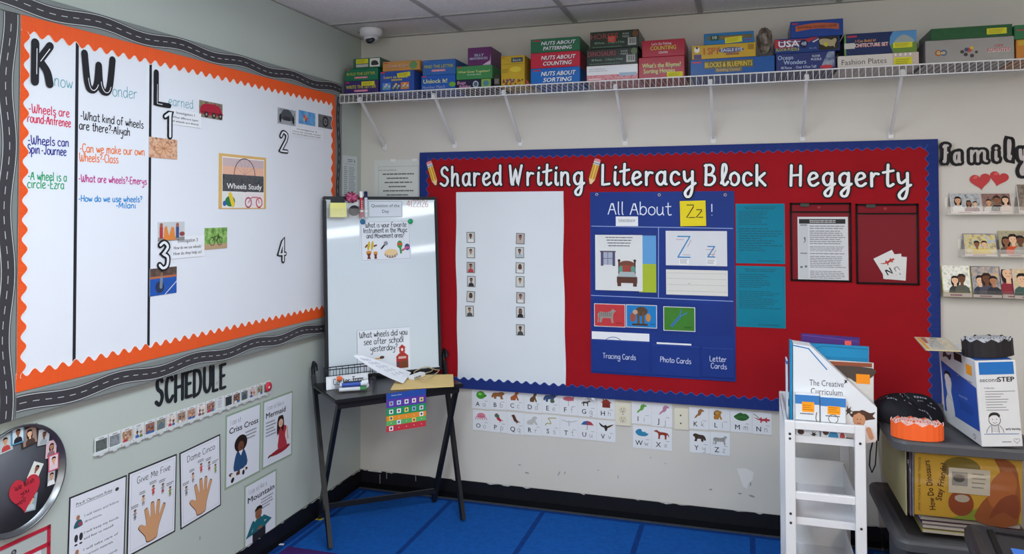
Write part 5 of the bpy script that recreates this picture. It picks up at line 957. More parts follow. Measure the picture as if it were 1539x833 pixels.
gbox('game_box', 753, 788.5, 130, 83.5, DK, '#b5972c', 'tall yellow box of beads standing on end', f, dep=.14)
x, y = at(793, 124, y=-.2).x, 0; P = Mb(); P.prism([(0, 0), (.024, 0), (.0, .035)], -.004, 0, '#a8443a'); P.build('paper_corner', FB(at(790.5, 126, y=-.25).x, DK+.0003, .25), label='red folded paper sticking out beside the yellow box', cat='paper')
# three bright boxes
for i, (col, t2, yb, yt, lab) in enumerate((('#1d62b0', 'SORTING', 128.5, 101.5, 'blue game box at the bottom of the three matching boxes'), ('#b52a3f', 'COUNTING', 101.5, 78, 'red game box in the middle of the three matching boxes'), ('#2f6a4c', 'PATTERNING', 78, 57, 'green game box on top of the three matching boxes'))):
    if i == 0: z = DK
    def f(P, w, h, t, t2=t2): logo(P, w, h, .05, .82, '#a83a4a', .16); title('NUTS ABOUT', '#e3e6ea', .57, .53, .25, .70, '#2a2a34', .2)(P, w, h); title(t2, '#e3e6ea', .55, .16, .25, .58, '#2a2a34', .2)(P, w, h)
    z = gbox('game_box', 797.5, 871.5, yb, yt, z, col, lab, f, dep=.23, zt=None)
def f(P, w, h, t): P.rect(0, h*.4, w, h*.98, '#d5d8dc', 1); P.rect(w*.0, 0, w, h*.42, MX(['#b05a64', '#c98a90', '#a84a58'], 60), 2); P.rect(w*.64, h*.3, w*.98, h*.5, '#8fa4b8', 3); P.lines(w*.04, h*.12, w*.3, h*.22, 1, '#e0d0d2', 4, .6, 3); P.lines(w*.05, h*.6, w*.5, h*.84, 2, '#b9bcc0', 4, .5, 2)
z = gbox('game_box', 882, 958.5, 123, 97.5, DK, '#c98a92', 'shiny white and pink box below the two dark puzzles', f)
def pz(name_):
    def f(P, w, h, t):
        title(name_, '#8a4a4c', .30, .56, .3, .56, '#1f1f1f')(P, w, h); P.text('48 Pieces  .  2 Feet x 3 Feet', w*.40, h*.28, h*.12, '#7fa08a', 2, w=w*.62, bold=.01); P.lines(w*.05, h*.06, w*.7, h*.13, 1, '#5a7a64', 2, .5, 3)
        P.text('FLOOR', w*.74, h*.74, h*.1, '#a8b0a8', 2, w=w*.13, bold=.01); P.text('PUZZLE', w*.74, h*.58, h*.1, '#a8b0a8', 2, w=w*.14, bold=.01)
        P.rect(w*.78, h*.12, w*.95, h*.54, '#a9aca8', 2)
        for k in range(9): P.rect(w*(.80+.015*k), h*.2, w*(.80+.015*k+.004+.004*(k % 3)), h*.5, '#2a2c2a', 3)
        P.ell(w*.93, h*.76, w*.06, h*.2, '#5a6a4a' if 'DINO' in name_ else '#6a4a34', 2)
        if name_ == 'HORSES': sticker(t, w, h, .37, .36, .16, .34, '#c4432f', 'orange red sticker')
    return f
z = gbox('puzzle_box', 882, 958.5, 97, 72.5, z, '#2c332f', 'dark dinosaur floor puzzle box under another dark puzzle', pz('DINOSAURS'))
gbox('puzzle_box', 887, 960, 72, 46, z, '#2f3a30', 'dark horse floor puzzle box with an orange sticker on top', pz('HORSES'))
def f(P, w, h, t): title("What's the Rhyme?", '#c9c06a', .5, .52, .2, .84, '#24406a')(P, w, h); title('Sorting Houses', '#c9c06a', .45, .27, .2, .68, '#24406a')(P, w, h); sticker(t, w, h, .62, .06, .34, .22)
z = gbox('game_box', 960, 1029, 117, 85, DK, '#9c2334', 'large red game box with a blue and yellow title', f)
def f(P, w, h, t): P.text("Let's Go Fishing", w*.46, h*.70, h*.14, '#d8c8cc', 3, w=w*.46, bold=.01); title('COUNTING', '#c9b03a', .5, .40, .24, .6, '#5a1420')(P, w, h); P.text('CENTER', w*.5, h*.18, h*.12, '#d8c8cc', 3, w=w*.22, bold=.01)
gbox('game_box', 965, 1029.3, 84.5, 59.5, z, '#9f2236', 'red counting game box on top of a larger red box', f)
# blue, yellow, teal
def f(P, w, h, t): logo(P, w, h, .02, .78, '#b0304a', .12); P.rect(w*.17, h*.42, w*.75, h*.86, '#5f5a3a', 2); P.rect(w*.3, h*.2, w*.62, h*.45, '#6f6348', 2); title('BLOCKS & BLUEPRINTS', '#c9ad2c', .46, .5, .28, .56, '#4a3f1a')(P, w, h); title('Building Center', '#a8946a', .46, .25, .16, .28)(P, w, h)
z = gbox('game_box', 1037.5, 1164.5, 108, 86.5, DK, '#1c4f90', 'wide blue game box at the bottom of a stack with yellow block lettering', f, dep=.24)
def f(P, w, h, t): P.ell(w*.08, h*.68, w*.045, h*.22, '#d8d4cc', 2); P.ell(w*.08, h*.82, w*.02, h*.08, '#3a3430', 3); P.rect(w*.03, h*.02, w*.15, h*.34, '#4a3f6a', 2); title("I SPY", '#b5602c', .31, .34, .46, .25, '#6a2f1a')(P, w, h); P.ell(w*.62, h*.54, w*.2, h*.2, '#4a4f74', 2); P.text('EAGLE EYE', w*.63, h*.44, h*.22, '#c9ccd8', 3, w=w*.33, bold=.012); P.rect(w*.54, h*.2, w*.74, h*.32, '#8a4f2a', 2); P.rect(w*.88, h*.5, w*.97, h*.88, '#8f701f', 2)
z = gbox('game_box', 1040, 1136, 87, 66, z, '#b8952a', 'yellow game box between a wide blue box and a teal blue box', f)
def f(P, w, h, t): P.rect(w*.06, h*.38, w*.98, h*.74, '#5f5a3c', 2); P.rect(w*.14, h*.34, w*.30, h*.82, '#1f4a3c', 3); P.text('10', w*.22, h*.48, h*.26, '#cfd4d0', 4, w=w*.08, bold=.02); P.lines(w*.34, h*.44, w*.9, h*.7, 1, '#8a6a3c', 3, .6, 5); P.rect(w*.82, h*.18, w*.95, h*.3, '#6a3f74', 3); sticker(t, w, h, .43, .02, .34, .5, rot=.06)
gbox('game_box', 1058, 1133, 66.5, 48.5, z, '#1f6ba0', 'teal blue box with a yellow sticker topmost of its stack', f, dep=.2)
# a crumpled toy bag beside the yellow box
P = Mb(); rr = random.Random(12); n1, n2 = 9, 14; vs = []; fs = []
for i in range(n1):
    for k in range(n2):
        th = math.pi*i/(n1-1); ph = 2*math.pi*k/n2; r = 1+.45*rr.random()-.1; vs.append((.030*r*math.sin(th)*math.cos(ph), .036*r*math.sin(th)*math.sin(ph), .048+.046*r*math.cos(th)*(1 if th < 1.6 else 1)))
for i in range(n1-1):
    for k in range(n2): fs.append((i*n2+k, (i+1)*n2+k, (i+1)*n2+(k+1) % n2, i*n2+(k+1) % n2))
P.add(vs, fs, MX(['#3a322c', '#6a5f54', '#8a8478'], 30, .3), False)
a = at(1149.5, 75, y=-.262); P.build('crumpled_bag', Matrix.Translation((a.x, -.22, z-.035)), label='crumpled dark clear bag between the yellow box and the flag puzzle', cat='bag')
# flag puzzle stack
def f(P, w, h, t): title('Ocean', '#9fb0cc', .16, .66, .22, .26, '#1a2450')(P, w, h); title('Wonders', '#9fb0cc', .32, .40, .22, .38, '#1a2450')(P, w, h); P.text('48 Pieces  .  Over 4 Feet Tall!', w*.38, h*.16, h*.14, '#aab6cc', 2, w=w*.6, bold=.012); P.text('FLOOR', w*.68, h*.72, h*.11, '#c4ccd8', 2, w=w*.13, bold=.015); P.text('PUZZLE', w*.68, h*.55, h*.11, '#c4ccd8', 2, w=w*.17, bold=.015); P.poly([(w*.76, h*.2), (w*.98, h*.2), (w*.98, h*.96), (w*.88, h*.98)], MX(['#3a4a6a', '#6a7a94', '#8a94a0'], 50), 2); P.ell(w*.85, h*.18, w*.11, h*.1, '#b0343f', 4)
z = gbox('puzzle_box', 1166.5, 1256, 105, 78.5, DK, '#2a356a', 'dark blue ocean floor puzzle box below the flag puzzle', f)
def f(P, w, h, t):
    for k in range(5): P.rect(0, h*(.36+.12*k), w*(.30+.08*k), h*(.42+.12*k), '#b8b4b4' if k % 2 else '#a02f3c', 2)
    P.poly([(w*.5, h*.62), (w*.68, h*.98), (w*.56, h*.98), (w*.4, h*.7)], '#a02f3c', 3); P.poly([(w*.58, h*.68), (w*.68, h*.88), (w*.68, h*.8), (w*.6, h*.62)], '#c4c0c0', 4)
    P.rect(w*.0, h*.36, w*.07, h*.96, '#a02f3c', 3); title('USA', '#dcdcdc', .22, .42, .42, .32, '#1f2a5a')(P, w, h); P.text('FLOOR PUZZLE', w*.2, h*.16, h*.18, '#b5ae2c', 3, w=w*.36, bold=.02); P.ell(w*.45, h*.56, w*.065, h*.3, '#1a2046', 4); P.text('48', w*.45, h*.46, h*.26, '#b8c0d0', 5, w=w*.08, bold=.01); P.rect(w*.68, h*.08, w*.98, h*.96, '#2a2620', 3)
    shape(P, "0,8 .4,4 2,3 4,1 5,2 6,1.4 8,1.6 9,0 9,3 10,7 9,9 7,7.4 5,8.6 2,9", w*.69, h*.2, w*.26, h*.7, '#a09474', 5); P.ell(w*.79, h*.44, w*.03, h*.12, '#b5ae2c', 6); P.text('2 Ft. x 3 Ft.', w*.59, h*.2, h*.1, '#9aa8c8', 3, w=w*.12)
z = gbox('puzzle_box', 1164.5, 1262.5, 77, 56, z, '#1f3a74', 'floor puzzle box with stars and stripes and a map', f)
def f(P, w, h, t): logo(P, w, h, .03, .80, '#a8344a', .12); pts = [(w*(.1+.82*k/12), h*(.36+.12*math.sin(math.pi*k/12))) for k in range(13)]; P.poly(pts+[(a, b+h*.34) for a, b in pts[::-1]], '#a8583a', 2); P.text('RHYMING SOUNDS GAME', w*.51, h*.52, h*.16, '#5a2a24', 3, w=w*.74, bold=.02)
gbox('game_box', 1188, 1267.5, 53.5, 30, z, '#203f86', 'blue game box with an orange banner on top of the flag puzzle', f, dep=.22)
# white box with the building set
def f(P, w, h, t): P.text('Fashion Plates', w*.33, h*.30, h*.4, '#4a4a4c', 2, w=w*.56); P.rect(w*.68, 0, w, h*.98, '#b9aaa0', 1); [P.ell(w*(.72+.06*k), h*.86, w*.012, h*.12, '#d8d4d0', 2) for k in range(4)]; sticker(t, w, h, .70, .05, .22, .6)
z = gbox('game_box', 1259, 1381, 98, 81, DK, '#c4bfb8', 'flat white box lying under the dark blue building set', f)
def f(P, w, h, t):
    logo(P, w, h, .04, .82, '#a8344a', .14); P.text("I Can Build It!", w*.30, h*.58, h*.12, '#c48a3a', 3, w=w*.28, bold=.02); title('ARCHITECTURE SET', '#d8c8c4', .34, .36, .16, .54, '#a83a2a')(P, w, h); P.rect(0, h*.3, w*.15, h*.56, '#b8b8b2', 4)
    pts = [(w*(.64+.36*0), h*.0)]; P.poly([(w*.68, 0), (w, 0), (w, h*.98), (w*.68, h*.98), (w*.64, h*.75), (w*.63, h*.4)], '#4f86b5', 2); P.poly([(w*.68, 0), (w, 0), (w, h*.45), (w*.64, h*.40)], '#5f7f34', 3); shape(P, "0,0 1,5 4,9 7,8 10,3 9,0", w*.70, h*.42, w*.26, h*.42, '#8f9a98', 4); P.rect(0, 0, w*.025, h, '#5f8a4a', 3); sticker(t, w, h, .68, .22, .26, .24)
gbox('game_box', 1269, 1378, 82, 48, z, '#1c2c56', 'dark blue building set box with a stadium picture', f)
# silver box with green box
def f(P, w, h, t):
    for u, c in ((.15, '#9a5a2c'), (.21, '#3f5f7a')): P.lathe([(w*.022, P.z(2)), (w*.04, P.z(2))], c, 18, w*u, h*.46, cap=False)
    P.text('Geo', w*.18, h*.40, h*.14, '#d8b06a', 3, w=w*.1, bold=.02)
    for u, v, c, r in ((.42, .46, '#2a2a2e', .022), (.46, .34, '#2a2a34', .024), (.53, .28, '#2a2a2e', .024), (.58, .42, '#2a2a2e', .018), (.50, .52, '#a83a2c', .03), (.53, .60, '#c9a82c', .02), (.47, .54, '#3a3f5a', .026)): P.ell(w*u, h*v, w*r, w*r, c, 2)
    P.text('OFF', w*.83, h*.58, h*.10, '#a83a4a', 3, w=w*.1, bold=.02); title('ROADSTER', '#a83a4a', .83, .40, .14, .25, '#d8d4d0')(P, w, h)
z = gbox('game_box', 1391, 1525, 95, 57.5, DK, '#8d8c8a', 'large silver construction set box with a toy buggy picture', f, dep=.24, rough=.25)
def f(P, w, h, t): P.rect(w*.005, h*.02, w*.995, h*.98, M('#1f5230', .4, noise=.12, nscale=40), 1); sticker(t, w, h, .69, .22, .24, .5)
gbox('game_box', 1399, 1522, 57.5, 39.5, z, '#24583a', 'long green box with a yellow sticker on the silver box', f, dep=.22)
def f(P, w, h, t): logo(P, w, h, .06, .6, '#a8344a', .3)
def g(P, w, h, t): P.rect(w*.05, h*.7, w*.9, h*.95, '#b5972c', 1); P.ell(w*.3, h*.35, .012, .02, '#d8c8a8', 2)
z = gbox('game_box', 1527.5, 1585, 88, 58, DK, '#b8742a', 'orange box at the right end of the shelf', g)
gbox('game_box', 1524.5, 1585, 57, 36, z, '#2a6a44', 'green box on top of the orange box at the right end', f)
# ------------------------------------------------------------------ security camera on the ceiling
a = at(557.5, 42, z=2.44); t = empty('security_camera', Matrix.Translation((a.x, a.y, 2.4338)), 'white dome security camera on the ceiling near the corner', 'security camera')
CW = M('#d3d5d8', .35)
P = Mb(); P.lathe([(.001, 0), (.058, 0), (.060, -.006), (.0595, -.022), (.054, -.034), (.046, -.040), (.044, -.042), (.001, -.042)], CW, 40); P.build('camera_base', parent=t)
P = Mb(); P.lathe([(.044, -.040)]+[(.040*math.cos(k*math.pi/16), -.042-.034*math.sin(k*math.pi/16)) for k in range(8)]+[(.001, -.076)], M('#c6c9cd', .3), 32); turret = P.build('camera_turret', parent=t)
P = Mb(); P.X = Matrix.Translation((.006, -.014, -.060)) @ Matrix.Rotation(math.radians(55), 4, 'X'); P.lathe([(.001, .0), (.026, 0), (.024, .012), (.018, .018), (.001, .021)], M('#33363b', .12), 24); P.build('lens_dome', parent=turret, label='dark lens dome')
P = Mb(); P.rbox((-.052, -.038, -.026), (-.04, -.03, -.016), '#2a2c30', .002); P.build('side_port', parent=t)
# ================================================================== EASEL BOARD AND FOLDING TABLE IN THE CORNER
TZ = .675
U = Vector((.745, .667, 0)).normalized(); V = Vector((-U.y, U.x, 0))      # along the table front, and to its back
fl, fr_ = at(504, 602, z=TZ), at(697, 576.5, z=TZ)
U = (fr_-fl).normalized(); U.z = 0; U.normalize(); V = Vector((-U.y, U.x, 0)); TL = (fr_-fl).length; TD = .36
BK = M('#1b1c20', .3, noise=.06, nscale=20)
mt = Matrix(((U.x, V.x, 0, fl.x), (U.y, V.y, 0, fl.y), (0, 0, 1, 0), (0, 0, 0, 1)))
ti = mt.inverted()
t = empty('folding_table', mt, 'black wooden folding tray table with crossed legs standing in the corner', 'table')
P = Mb(); P.rbox((0, 0, TZ-.018), (TL, TD, TZ), BK, .004); P.build('tabletop', parent=t)
P = Mb(); P.rbox((.015, .015, TZ-.045), (TL-.015, .033, TZ-.0182), BK, .002); P.build('front_rail', parent=t)
P = Mb(); P.rbox((.015, TD-.033, TZ-.045), (TL-.015, TD-.015, TZ-.0182), BK, .002); P.build('rear_rail', parent=t)
LW = .026
def bent(x0, y0, x1, y1, zt):                    # long leg from the front foot up past the back edge, bent over at its top
    P = Mb(); e = Vector((x1-x0, y1-y0, zt)); a = Vector((x0, y0, .0165)); q1 = a+e*.93
    P.bar(a, q1, LW, .018, BK, (0, 1, 0)); P.tube([q1, a+e*.965+Vector((.001, -.002, .004)), a+e+Vector((.004, -.016, .004)), a+e+Vector((.006, -.034, -.006)), a+e+Vector((.006, -.042, -.03))], .0105, BK, 8); P.build('leg', parent=t)
bent(.0, .07, .014, .415, .745); bent(TL+.018, .045, TL+.075, .40, .745)
for xa, ya, xb, yb in ((.034, .05, .055, .43), (TL-.012, .05, TL-.004, .335)):
    P = Mb(); P.bar((xb, yb, .0165), (xa, ya, TZ-.0182), LW, .018, BK, (0, 1, 0)); P.build('leg', parent=t)
P = Mb(); P.bar((.055, .385, .078), (TL-.006, .30, .078), .024, .012, BK, (0, 0, 1)); P.build('stretcher', parent=t)
# ------------------------------------------------------------------ white board leaning on the wall behind
br = at(664, 556, z=TZ+.004); ea = math.radians(43.5); d = Vector((math.cos(ea), math.sin(ea), 0)); BWd = .59; bl = br-d*BWd; nrm = Vector((d.y, -d.x, 0)); EL = math.radians(4.6); EH = .887   # nrm towards the room
me_ = fr(bl, d, Vector((0, 0, 1))*math.cos(EL)-nrm*math.sin(EL)); mei = me_.inverted()
t = empty('easel_board', me_, 'large white board with a black frame leaning in the corner on the folding table', 'whiteboard')
P = Mb(); P.box((.012, .012, -.016), (BWd-.012, EH-.012, 0), M('#ccd8e0', .2, noise=.01, nscale=4, coat=1.0)); A = None
def eb(px, py):
    v = mei @ at(px, py, pl=(Vector(bl), nrm*math.cos(EL)+Vector((0, 0, 1))*math.sin(EL))); return v.x, v.y
P.t = 0
A, B = eb(611, 311), eb(644, 311); P.hand('4/22/26', *A, *B, .022, .0026, '#b5745a', 2)
P.build('board_surface', parent=t, label='glossy white writing surface')
P = Mb(); fb = .016
for a, b in (((0, 0), (BWd, fb)), ((0, EH-fb), (BWd, EH)), ((0, fb), (fb, EH-fb)), ((BWd-fb, fb), (BWd, EH-fb))): P.rbox((*a, -.018), (*b, .006), M('#24272c', .4), .004)
P.build('board_frame', parent=t, label='black frame')
# ------------------------------------------------------------------ things on the board
def one(tl_, br_, dz=.0008, rot=0.0):
    a, b = eb(*tl_), eb(*br_); b = (b[0], max(b[1], .0185)); return me_ @ Matrix.Translation((a[0], b[1], dz)) @ Matrix.Rotation(rot, 4, 'Z'), b[0]-a[0], a[1]-b[1]
mm, w, h = one((553.5, 302.5), (604.5, 326)); P = Mb(w, h, .0008); P.sheet('#cdd6e0'); P.frame(0, 0, w, h, .0014, '#3a4048', 1); P.text('Question of the', w*.5, h*.62, h*.2, '#33383f', 2, w=w*.84); P.text('Day', w*.5, h*.26, h*.2, '#33383f', 2, w=w*.2); P.build('title_card', mm, label='Question of the Day card at the top of the leaning board', cat='card')
mm, w, h = one((540.5, 333), (617, 394), .0008, .01); P = Mb(w, h, .0006); P.sheet('#cfd8e2'); P.build('paper_sheet', mm, label='white sheet showing below the instrument question sheet', cat='paper')
mm, w, h = one((541, 333), (617.5, 390.5), .0018, .01); P = Mb(w, h, .0006); P.sheet('#d9dfe8'); P.frame(w*.02, h*.02, w*.985, h*.985, .001, '#4a4f58', 1)
for i, s in enumerate(('What is your Favorite', 'Instrument in the Music', 'and Movement area?')): P.hand(s, w*(.1, .06, .12)[i], h*(.84-.135*i), w*(.93, .95, .88)[i], h*(.84-.135*i), .0155, .0028, '#33363d', 2)
for a in (.16, .23): P.ell(w*a, h*.38, w*.025, h*.12, '#c9ad2e', 2, rot=-.15)
P.rib([(w*.1, h*.35), (w*.13, h*.4)], .008, '#7a3a2a', 2); P.rib([(w*.27, h*.37), (w*.31, h*.39)], .008, '#7a3a2a', 2)
P.rib([(w*.41, h*.3), (w*.48, h*.4)], .008, '#24262b', 2); P.ell(w*.5, h*.43, .011, .011, '#8a9098', 3)
P.ell(w*.78, h*.39, w*.055, h*.1, '#3f8f4c', 2); P.rect(w*.73, h*.37, w*.83, h*.43, '#c4553a', 3); P.rib([(w*.79, h*.3), (w*.8, h*.18)], .011, '#3f8f4c', 2)
P.ell(w*.93, h*.32, w*.055, h*.085, '#4a4f7a', 2); P.rect(w*.89, h*.28, w*.97, h*.33, '#c45a86', 3); P.rib([(w*.9, h*.29), (w*.83, h*.24)], .01, '#c45a86', 2)
for a, s in ((.16, 1.0), (.29, .75)): P.poly([(w*(a-.055*s), h*.22*(.6+.4*s)), (w*(a+.055*s), h*.22*(.6+.4*s)), (w*(a+.02), h*.12), (w*(a+.035*s), h*.05), (w*(a-.035*s), h*.05), (w*(a-.02), h*.12)], '#6a3326', 2); P.ell(w*a, h*.22*(.6+.4*s), w*.055*s, h*.035, '#d08a3a', 3)
P.ell(w*.6, h*.14, w*.13, h*.085, '#8a6a4a', 2); P.rect(w*.47, h*.14, w*.73, h*.2, '#b5905f', 2); P.ell(w*.6, h*.2, w*.13, h*.085, '#dfc394', 3)
for k in range(5): P.ell(w*(.5+.05*k), h*(.115-.02*math.sin(k*.8)), .004, .004, '#c9ccd0', 4)
P.build('question_sheet', mm, label='instrument question sheet held by two magnets on the leaning board', cat='paper')
for px, py, c, lab in ((544.5, 333.5, '#2f6f9a', 'round blue magnet at the upper left of the question sheet'), (616, 333, '#1f9a62', 'round green magnet at the upper right of the question sheet')):
    a = eb(px, py); P = Mb(); P.lathe([(.001, 0), (.0125, 0), (.0135, .003), (.0125, .008), (.008, .010), (.001, .0105)], M(c, .3), 24); P.build('round_magnet', me_ @ Matrix.Translation((a[0], a[1], .0040)), label=lab, cat='magnet', group='round magnets on the leaning board')
mm, w, h = one((536, 497), (617, 560), .0008, 0); P = Mb(w, h, .0008); P.sheet('#dbe1ea'); P.rect(.0, h*.0, .0016, h, '#4a4f58', 1); P.rect(0, h-.0012, w, h, '#8a909a', 1)
for i, s in enumerate(('What wheels did you', 'see after school', 'yesterday?')): P.hand(s, w*(.04, .12, .24)[i], h*(.82-.165*i), w*(.96, .88, .76)[i], h*(.82-.165*i), .0185, .0032, '#2f3238', 2)
P.rect(w*.73, h*.05, w*.96, h*.32, '#a33030', 2); P.poly([(w*.72, h*.32), (w*.845, h*.46), (w*.97, h*.32)], '#a8382f', 3); P.rect(w*.79, h*.42, w*.9, h*.52, '#b03a32', 3); P.poly([(w*.77, h*.52), (w*.845, h*.6), (w*.92, h*.52)], '#a8382f', 4); P.ell(w*.845, h*.48, w*.022, h*.035, '#dfe0e4', 5); P.rect(w*.77, h*.27, w*.92, h*.32, '#d0b0a4', 4); P.rect(w*.82, h*.05, w*.95, h*.22, '#6f4228', 4); P.rect(w*.74, h*.08, w*.8, h*.2, '#5a4448', 4)
P.ell(w*.4, h*.32, w*.08, h*.02, '#c9a06a', 2); P.ell(w*.46, h*.34, w*.045, h*.035, '#4f3f38', 3)
P.build('question_sheet', mm, label='wheels question sheet with a red schoolhouse at the foot of the board', cat='paper')
# organiser with sticky notes, eraser and markers
a, b = eb(490.5, 329), eb(551, 303); mm = me_ @ Matrix.Translation((a[0], a[1], .0068)); w, h = b[0]-a[0], b[1]-a[1]
FILM = FILMM(.06)
t = empty('marker_organiser', mm, 'clear plastic organiser at the upper left of the leaning board', 'organiser')
P = Mb(); P.box((0, 0, 0), (w, .003, .035), FILM); P.box((0, .003, .032), (w, h*.55, .035), FILM); P.box((0, .003, 0), (w, h*1.05, .002), FILM)
for u in (0, .5, .79, .985): P.box((w*u, .003, .002), (w*u+.002, h*.6, .032), FILM)
P.build('clear_tray', parent=t)
def org(u, v, dz, name, lab, cat, bld): P = Mb(); bld(P, w, h); P.build(name, mm @ Matrix.Translation((w*u, .0045+v*h, dz)), label=lab, cat=cat)
def nb(P, w, h): P.rbox((0, 0, 0), (w*.40, h*.84, .012), '#e0e08a', .002, 1)
org(.055, 0, .016, 'sticky_notes', 'pad of pale yellow sticky notes in the clear organiser', 'sticky notes', nb)
org(.1, .0, .003, 'black_card', 'black card behind the sticky notes', 'card', lambda P, w, h: P.box((0, 0, 0), (w*.34, h*1.13, .002), '#2a2c32'))
def er(P, w, h):
    P.lathe([(.001, 0), (w*.125, 0), (w*.13, .006), (w*.12, .018), (.001, .019)], M('#2b2c33', .6), 24, w*.13, h*.40); P.ell(w*.13, h*.40, w*.07, w*.06, '#44464f', 1)
org(.53, 0, .008, 'board_eraser', 'round black eraser in the clear organiser', 'eraser', er)
def bow(P, w, h):
    rr = random.Random(3)
    for k in range(11):
        an = 2*math.pi*k/11; P.tube([(0, 0, .004), (.024*math.cos(an), .018*math.sin(an), .012), (.034*math.cos(an+.3), .026*math.sin(an+.3), .006), (.012*math.cos(an+.5), .012*math.sin(an+.5), .003)], .0055, ['#a8446a', '#c46a8a', '#8a3456'][k % 3], 5)
org(.60, 1.18, .006, 'pink_scrunchie', 'crumpled pink scrunchie above the black eraser', 'scrunchie', bow)
def mk(c, cap):
    def f(P, w, h):
        P.tube([(0, 0, 0), (0, .006, 0), (0, h*1.15, 0)], [.006, .0085, .0085], M(c, .35), 12); P.tube([(0, h*1.15, 0), (0, h*1.5, 0), (0, h*1.52, 0)], [.0088, .0088, .006], M(cap, .35), 12); P.tube([(0, h*.3, 0), (0, h*.42, 0)], .0088, M('#e0e4e8', .4), 12)
        for k in range(4): P.box((-.0015, h*(.5+.13*k), .0085), (.0015, h*(.58+.13*k), .0092), '#e0e4e8')
    return f
org(.84, .0, .014, 'dry_erase_marker', 'red marker with a white cap in the clear organiser', 'marker', mk('#b5303c', '#dfe2e6'))
org(.955, .0, .013, 'dry_erase_marker', 'navy marker with a pale barrel in the clear organiser', 'marker', mk('#c4ccd8', '#23284f'))
# ------------------------------------------------------------------ things on the table
def tp(px, py, z=TZ): return at(px, py, z=z)
def flat(px4, z, t, col, name, lab, cat, draw=None):
    """sheet lying on the table through four seen corners (lower left, lower right, upper right, upper left)"""
    pts = [tp(*p, z) for p in px4]; o = pts[0]; u = (pts[1]-pts[0]); m_ = fr(o, u, pts[3]-pts[0]); mi2 = m_.inverted(); q2 = [mi2 @ p for p in pts]
    P = Mb(t=t); P.prism([(p.x, p.y) for p in q2], 0, t, col)
    if draw: draw(P, q2)
    return P.build(name, m_, label=lab, cat=cat)
flat([(587, 586.5), (682, 581.5), (681, 564), (600, 565)], TZ+.0003, .004, M('#d8bc7e', .7, noise=.04, nscale=9), 'manila_envelope', 'tan manila envelope on the folding table', 'envelope')
# sheet folded like a ridge lying over the envelope
ml, mr, mu = at(531, 535, pl=(bl+nrm*.135, nrm)), at(606, 576.5, z=TZ+.008), at(618, 560, z=TZ+.022)
P = Mb(); A, B, C = Vector(ml), Vector(mr), Vector(mu); D = A+Vector((.01, .01, .008)); n1 = 10
vs = []; fs = []
for i in range(n1+1):
    f_ = i/n1; lo = A.lerp(B, f_)-Vector((0, 0, .012*math.sin(f_*math.pi))); hi_ = D.lerp(C, f_)+Vector((0, 0, .004*math.sin(f_*math.pi))); vs += [lo, hi_]
for i in range(n1): fs.append((2*i, 2*i+2, 2*i+3, 2*i+1))
P.add(vs, fs, '#dfe3ea')
for i in range(5):
    f0 = .12+.15*i
    for k in range(3): a_ = A.lerp(B, f0+.04*k).lerp(D.lerp(C, f0+.04*k), .3+.2*k); b_ = A.lerp(B, f0+.09+.04*k).lerp(D.lerp(C, f0+.09+.04*k), .3+.2*k); P.bar(a_+Vector((.002, -.004, .001)), b_+Vector((.002, -.004, .001)), .0006, .0025, '#a9afc4')
o = P.build('curled_sheet', label='curled white printed sheet propped over the envelope', cat='paper'); s_ = o.modifiers.new('thick', 'SOLIDIFY'); s_.thickness = .001; s_.offset = -1
# white power block and its cord
a, b = tp(622, 573.5), tp(640, 567); dd = (b-a).normalized(); m_ = fr((a.x, a.y, TZ+.0046), dd, Vector((-dd.y, dd.x, 0))); L = (b-a).length
t = empty('power_block', m_, 'white power block with a pale cord on the envelope', 'power block')
P = Mb(t=.02); P.rbox((0, 0, 0), (L, .035, .02), M('#d9dce0', .35), .004); P.build('block_body', parent=t)
for k in range(4):
    P = Mb(); P.rbox((.006+.014*k, -.0008, .005), (.014+.014*k, .001, .014), '#3a3d42', .0005, 1); P.build('socket', parent=t)
cpx = [(628, 567), (640, 571), (652, 564), (660, 560), (655, 556), (640, 552), (628, 556), (622, 561), (634, 562), (650, 557), (643, 551)]
pts = [m_.inverted() @ (tp(*p, TZ+.009+.012*(0.5+.5*math.sin(i*1.9))) if p[1] > 561.5 else (lambda v: Vector((v.x, v.y, max(v.z, TZ+.010))))(at(*p, pl=(bl+nrm*.03, nrm)))) for i, p in enumerate(cpx)]
P = Mb(); cv = []
for i in range(len(pts)-1):
    p0, p1, p2, p3 = pts[max(i-1, 0)], pts[i], pts[i+1], pts[min(i+2, len(pts)-1)]
    for k in range(6): q_ = k/6; cv.append(0.5*((2*p1)+(p2-p0)*q_+(2*p0-5*p1+4*p2-p3)*q_*q_+(3*p1-p0-3*p2+p3)*q_**3))
P.tube(cv, .0022, M('#b9a98a', .5), 6); P.build('power_cord', parent=t, label='pale looped cord')
# wire basket
wa, wb_ = tp(472, 560, TZ+.02), None
bm_ = mt @ Matrix.Translation((.03, .222, TZ+.0006)); t = empty('wire_basket', bm_, 'black wire basket at the left end of the folding table', 'basket')
bw_, bd_, bh_ = .235, .055, .085; WI = M('#3a3d44', .3, metal=.6)
P = Mb()
for z_ in (.002, .045, .085):
    P.tube([(0, 0, z_), (bw_, 0, z_), (bw_, bd_, z_), (0, bd_, z_), (0, 0, z_)], .0028 if z_ > .08 else .0018, WI, 6)
for i in range(9): x = bw_*i/8; P.tube([(x, 0, .085), (x, 0, .002), (x, bd_, .002), (x, bd_, .085)], .0016, WI, 5)
for i in range(1, 4): y = bd_*i/4; P.tube([(0, y, .085), (0, y, .002), (bw_, y, .002), (bw_, y, .085)], .0016, WI, 5)
P.build('wire_body', parent=t)
